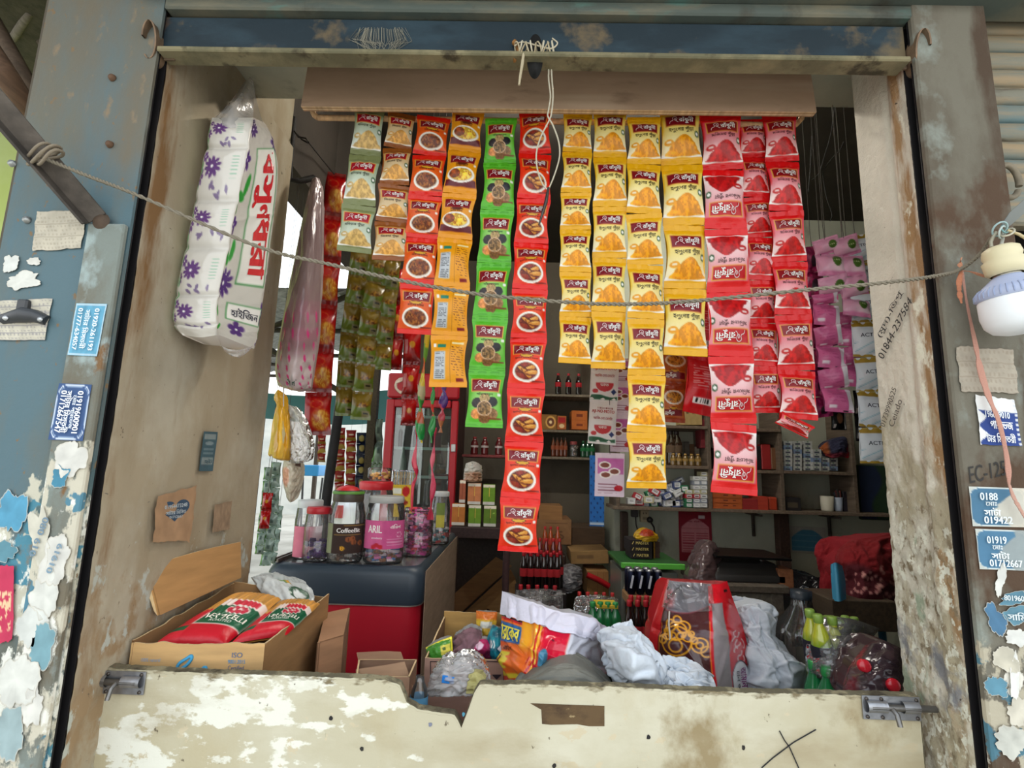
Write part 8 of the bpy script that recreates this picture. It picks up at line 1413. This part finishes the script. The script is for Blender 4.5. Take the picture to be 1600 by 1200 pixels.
sticker('phone_sticker', 'upper torn blue sticker on the right pillar under the pencilled code', 'sticker', [(1513, 760), (1602, 763), (1608, 824), (1519, 822)], YP, blpr2((70, 112, 140)), [('0188', (216, 226, 230), -.38, .24, .62, .19), ('েমাঃ', (206, 214, 216), -.32, .42, .4, .11), ('সাটা', (222, 230, 232), -.30, .62, .6, .20), ('019422', (222, 230, 232), -.12, .83, 1.0, .18)])
sticker('phone_sticker', 'lower torn blue sticker on the right pillar with a rust stain', 'sticker', [(1523, 826), (1605, 829), (1612, 892), (1530, 889)], YP, blpr2((74, 118, 148), (150, 156, 154)), [('01919', (216, 226, 230), -.28, .26, .75, .18), ('েমাঃ', (206, 214, 216), -.28, .44, .4, .11), ('সাটা', (222, 230, 232), -.20, .63, .7, .19), ('01712667', (222, 230, 232), -.02, .83, 1.25, .17)])
for k, (x, y, w, h, c, tx, lb) in enumerate(((1584, 934, 44, 16, (86, 128, 146), (('8019600', (206, 214, 216), 36, 8, -.03),), 'blue scrap with digits below the two torn stickers'), (1586, 962, 40, 26, (96, 140, 158), (('সািম', (206, 214, 216), 30, 12, -.03),), 'blue lettered scrap under the digit scrap'), (1555, 966, 26, 40, (76, 118, 150), (), 'rust-edged blue scrap beside the black guide'), (1590, 995, 40, 26, (220, 220, 214), (), 'white scrap at the right edge of the pillar'), (1570, 1030, 40, 30, (196, 190, 172), (), 'cream scrap low on the right pillar'), (1584, 1060, 14, 60, (226, 226, 220), (), 'narrow white paint run on the right pillar'), (1556, 1070, 34, 26, (92, 140, 160), (), 'pale blue scrap low on the right pillar'), (1590, 1110, 36, 40, (202, 196, 180), (), 'cream scrap near the bottom of the right pillar'), (1580, 1160, 46, 40, (196, 196, 186), (), 'white scrap in the bottom right corner'), (1562, 905, 12, 46, (206, 206, 200), (), 'white drip under the lower torn sticker'))):
    scrap('poster_scrap', lb, x, y, w, h, YP-.0004, c, 80+k, .008, tx)
inkwrite('wall_writing', 'phone number hand-written up the right jamb', '01844-237584', [(1371, 556), (1419, 462), (1425, 472), (1380, 562)], 0, (50, 48, 46), X=.8055)
inkwrite('wall_writing', 'short hand-written words above the upright phone number', '(মুদ)-িডপু', [(1368, 522), (1404, 450), (1412, 458), (1378, 530)], 0, (50, 48, 46), X=.8055)
inkwrite('wall_writing', 'faint phone number lower on the right jamb', '01739990525', [(1375, 664), (1394, 604), (1401, 608), (1382, 668)], 0, (84, 78, 70), X=.803)
inkwrite('wall_writing', 'faint hand-written word below the lower phone number', 'Ceiado', [(1388, 664), (1402, 622), (1410, 626), (1396, 668)], 0, (84, 78, 70), X=.803)

# slanting iron bar, rope across the opening
t = thing('iron_brace', 'slanting flat iron bar meeting the left column', 'bar', P(152, 345, .955)); a, b = P(-40, 118, .80), P(152, 342, .955); d = (b-a)/np.linalg.norm(b-a); sd = np.cross(d, [0, -1, 0]); sd /= np.linalg.norm(sd); up_ = np.cross(sd, d); R = np.stack([d, sd, up_], 1)
MB().box((a+b)/2, (np.linalg.norm(b-a), .040, .006), (92, 84, 76), rot=R, bev=.0015).build('flange', RUST, t); MB().box((a+b)/2+sd*.018+up_*.013, (np.linalg.norm(b-a), .005, .03), (74, 68, 62), rot=R, bev=.0015).build('flange', RUST, t)
MB().lathe([(0, .008), (.012, .006), (.018, 0)], P(158, 346, .956), (84, 68, 54), n=14, axis=(0, -1, 0), caps=False).build('weld', RUST, t)
t = thing('washing_rope', 'twisted rope slung across the shop front from bar to lamp', 'rope', P(800, 466, .93))
pts = catmull(np.array([P(66, 246, .87), P(140, 276, .90), P(215, 305, .93), P(400, 384, .93), P(520, 414, .93), P(640, 441, .93), P(760, 461, .93), P(900, 473, .93), P(1000, 475, .93), P(1100, 469, .93), P(1250, 454, .93), P(1390, 441, .93), P(1470, 430, .94), P(1502, 420, .94), P(1530, 398, .92), P(1548, 372, .89)]), 420)
for ph in (0, math.pi):
    k = np.arange(420); q = pts+np.stack([np.zeros(420), .0022*np.cos(k*1.3+ph), .0022*np.sin(k*1.3+ph)], 1); MB().tube(q, .0023, (128, 120, 104), n=5).build('strand', ROPE, t)
for o_, rr in (((66, 244), .030), ((72, 240), .027), ((58, 236), .026), ((78, 246), .024)):
    c = P(*o_, .872); mb = MB(); mb.tube([c+R @ np.array([.010*math.sin(q*2)*.4, (rr)*math.cos(q), .014*math.sin(q)]) for q in np.linspace(0, 2*math.pi, 20, endpoint=False)], .003, (134, 122, 104), n=5, close=True); mb.build('rope_loop', ROPE, t)
# lamp
ax = (P(1590, 505, .88)-P(1560, 388, .88)); ax /= np.linalg.norm(ax); c0 = P(1562, 386, .88); s = MPP(1570, 450, .88)
t = thing('bulb_lamp', 'white LED bulb in a cream holder hanging at the right pillar', 'lamp', c0)
L_ = lambda px: px*s
MB().lathe([(0, 0), (L_(17), L_(0)), (L_(23), L_(4)), (L_(25), L_(14)), (L_(23), L_(20)), (L_(27), L_(24)), (L_(25), L_(42)), (L_(20), L_(46))], c0, (212, 202, 166), n=30, axis=ax, caps=False).build('lamp_holder', PALE, t)
MB().lathe([(L_(17), L_(42)), (L_(17), L_(50))], c0, (170, 166, 150), n=24, axis=ax, caps=False).build('screw_cap', METAL, t)
mb = MB(); mb.lathe([(L_(17), L_(48)), (L_(22), L_(52)), (L_(38), L_(66)), (L_(44), L_(72)), (L_(45), L_(80)), (L_(43), L_(84))], c0, (168, 178, 206), n=40, axis=ax, caps=False); cr_ = mb.build('collar', PALE, t)
u_ = np.cross(ax, [0, 1, 0]); u_ /= np.linalg.norm(u_); w_ = np.cross(ax, u_); mb = MB()
for k in range(36): q = k*math.pi/18; rd = u_*math.cos(q)+w_*math.sin(q); mb.tube([c0+ax*L_(66)+rd*L_(38.5), c0+ax*L_(73)+rd*L_(44.5), c0+ax*L_(81)+rd*L_(45)], L_(1.1), (150, 162, 192), n=4)
mb.build('fins', PALE, cr_, kind='stuff')
MB().lathe([(L_(42), L_(83)), (L_(43), L_(86)), (L_(44), L_(110)), (L_(41), L_(126)), (L_(33), L_(136)), (L_(18), L_(141)), (0, L_(142))], c0, (232, 236, 240), n=40, axis=ax, caps=False).build('diffuser', PALE, t)
t2 = thing('lamp_wire', 'grey wire strip and knotted wires holding the lamp', 'wire', P(1575, 345, .88))
mb = MB(); g = np.array([[P(1620, 292, .85), P(1600, 312, .86), P(1578, 332, .87), P(1566, 350, .88)], [P(1628, 312, .85), P(1606, 328, .86), P(1586, 346, .87), P(1572, 358, .88)]]); mb.grid(g, (112, 116, 112)); mb.grid(g+[0, .002, 0], (100, 104, 100)); mb.build('plastic_strip', PLAS, t2)
for k in range(4):
    c = P(1562+4*k, 358+(k % 2)*5, .876); MB().tube([c+[.012*math.cos(q+k), -.008*math.sin(q), .010*math.sin(q*1+k*1.3)] for q in np.linspace(0, 2*math.pi, 16, endpoint=False)], .0017, ((150, 176, 176), (176, 190, 186), (110, 150, 150), (186, 180, 160))[k], n=5, close=True).build('wire_loop', PLAS, t2)
MB().tube([P(1556, 362, .88), P(1548, 378, .885), P(1549, 386, .885)], .003, (150, 146, 128), n=6).build('wire', PLAS, t2); MB().tube([P(1568, 362, .878), P(1566, 376, .88), P(1563, 388, .88)], .003, (150, 150, 140), n=6).build('wire', PLAS, t2); MB().tube([P(1574, 360, .876), P(1592, 366, .87), P(1612, 378, .86)], .0028, (190, 172, 130), n=6).build('wire', PLAS, t2)
# pink raffia
t = thing('raffia_string', 'pink raffia string tied on the rope and trailing down the right pillar', 'string', P(1503, 424, .935))
def ribbon(pts, w, col, Y0=.945, par=None, nm='strand', seed=1):
    p = catmull(np.array([P(x, y, Y0) for x, y in pts]), 60); r = np.random.default_rng(seed); tw = np.cumsum(r.normal(0, .16, 60)); W = np.interp(np.linspace(0, 1, 60), np.linspace(0, 1, len(w)), w)*.00058
    g = np.array([p+np.stack([W*np.cos(tw), W*np.sin(tw)*.8, 0*W], 1), p+np.stack([0*W, -.0012+0*W, 0*W], 1), p-np.stack([W*np.cos(tw), W*np.sin(tw)*.8, 0*W], 1)]); mb = MB(); mb.grid(g, col); mb.grid(g+[0, .0012, 0], col, flip=True); mb.build(nm, ROPE, par)
ribbon([(1504, 422), (1506, 440), (1512, 478), (1524, 535), (1533, 580), (1546, 622), (1560, 655), (1571, 700), (1576, 735), (1577, 756)], [4, 5, 5, 8, 9, 9, 7, 5, 8, 3], (186, 138, 122), par=t); ribbon([(1577, 756), (1584, 776), (1596, 798), (1610, 822)], [3, 6, 6, 4], (188, 146, 130), par=t, seed=2)
ribbon([(1503, 422), (1499, 440), (1500, 460), (1503, 474)], [5, 8, 8, 2], (196, 128, 96), par=t, seed=3); ribbon([(1505, 423), (1520, 425), (1540, 432), (1560, 437)], [4, 7, 7, 3], (206, 146, 116), .925, t, seed=4); ribbon([(1503, 421), (1500, 412), (1503, 402)], [4, 7, 2], (196, 140, 110), par=t, seed=5)
# white string on the shutter rail
t = thing('white_string', 'white string wound on the shutter rail and hanging over the red strip', 'string', P(858, 85, .968))
for k in range(11):
    x = 808+5.6*k; c = P(x, 76, .966); MB().tube([c+[.003*math.sin(q+k)+.004*(k % 3-1)*math.cos(q), -.010*math.sin(q), .014*math.cos(q)+.003*math.sin(k*2.1)] for q in np.linspace(0, 2*math.pi, 14, endpoint=False)], .0017, ((176, 164, 136), (196, 188, 166), (160, 146, 118))[k % 3], n=5, close=True).build('winding', ROPE, t)
MB().tube(catmull(np.array([P(804, 72, .966), P(815, 66, .962), P(835, 70, .96), P(860, 76, .958), P(871, 68, .96), P(863, 60, .964)]), 24), .0018, (190, 180, 156), n=5).build('tail', ROPE, t)
MB().tube([P(818, 84, .962), P(816, 100, .96), P(813, 118, .96), P(811, 133, .96)], [.003, .0034, .003, .0024], (176, 164, 136), n=6).build('tail', ROPE, t)
for pts in ([(859, 84), (857, 120), (860, 150), (857, 172), (856, 182), (864, 196), (873, 222), (874, 246), (866, 274), (857, 296)], [(861, 84), (862, 120), (864, 148), (862, 174), (858, 188), (845, 214), (838, 240), (840, 266), (848, 288), (857, 298)]):
    MB().tube(catmull(np.array([P(x, y, .975+.0011*max(0, y-84)*.9) for x, y in pts]), 40), .0019, (206, 202, 184), n=5).build('hanging_strand', ROPE, t)
MB().tube([P(857, 293, 1.17), P(853, 316, 1.165), P(842, 352, 1.16)], [.003, .0045, .002], (84, 82, 80), n=8).build('needle', METAL, t)
t = thing('dry_straw', 'pale dry straw fibres stuck on the blue shutter rail', 'straw', P(596, 62, .978)); mb = MB(); r = np.random.default_rng(4)
for k in range(70):
    a = r.normal(0, 1.1); x0 = 596+34*math.tanh(a)+r.normal(0, 4); mb.tube([P(x0-6*a*.4, 42+4*r.random(), .9795), P(x0+10*a*.3, 60+6*r.random(), .9785), P(x0+r.normal(0, 7)-a*9, 66+20*r.random(), .9795)], .00035, (150, 146, 130), n=3)
mb.build('fibres', ROPE, t, kind='stuff')
# roof timbers at the upper left, over the side lane
t = thing('side_awning', 'dark timber awning over the side lane at the upper left', 'awning', (-1.9, 1.9, 2.8))
MB().grid(np.array([[(x, y, 2.86+.25*(y-1.2)*.5) for x in (-4.2, -1.1)] for y in (1.05, 3.2)]), (70, 62, 56)).build('roof_sheet', RUST, t)
for pa, pb, Y, r_, c in (((-20, 20), (75, 190), 1.5, .028, (96, 80, 66)), ((30, -10), (85, 90), 1.7, .03, (84, 70, 60)), ((-30, 60), (42, 170), 1.35, .034, (110, 84, 66)), ((70, -20), (20, 60), 1.6, .014, (120, 112, 100)), ((-20, 150), (60, 175), 1.8, .03, (70, 60, 52)), ((-30, -10), (20, 90), 1.75, .022, (64, 56, 50))): MB().tube([P(*pa, Y), P((pa[0]+pb[0])/2, (pa[1]+pb[1])/2, Y), P(*pb, Y+.12)], r_, c, n=8).build('timber', WOOD, t)
t = thing('added_fill_tube', 'added fill tube light on the shop ceiling, unseen behind the hanging strips', 'lamp', (0.35, 2.0, 2.98))  # fill light added to brighten the interior, hidden by the strips
MB().box((0.35, 2.0, 2.985), (1.2, .05, .03), (220, 220, 216), bev=.006).build('batten', PALE, t)
m, nt_, b_ = _new('fill_tube_glow'); b_.inputs['Base Color'].default_value = (.9, .9, .9, 1); b_.inputs['Emission Color'].default_value = (1, .95, .86, 1); b_.inputs['Emission Strength'].default_value = FILL_TUBE
MB().tube([(-.22, 2.0, 2.955), (.92, 2.0, 2.955)], .015, (240, 240, 240), n=12).build('tube', m, t)
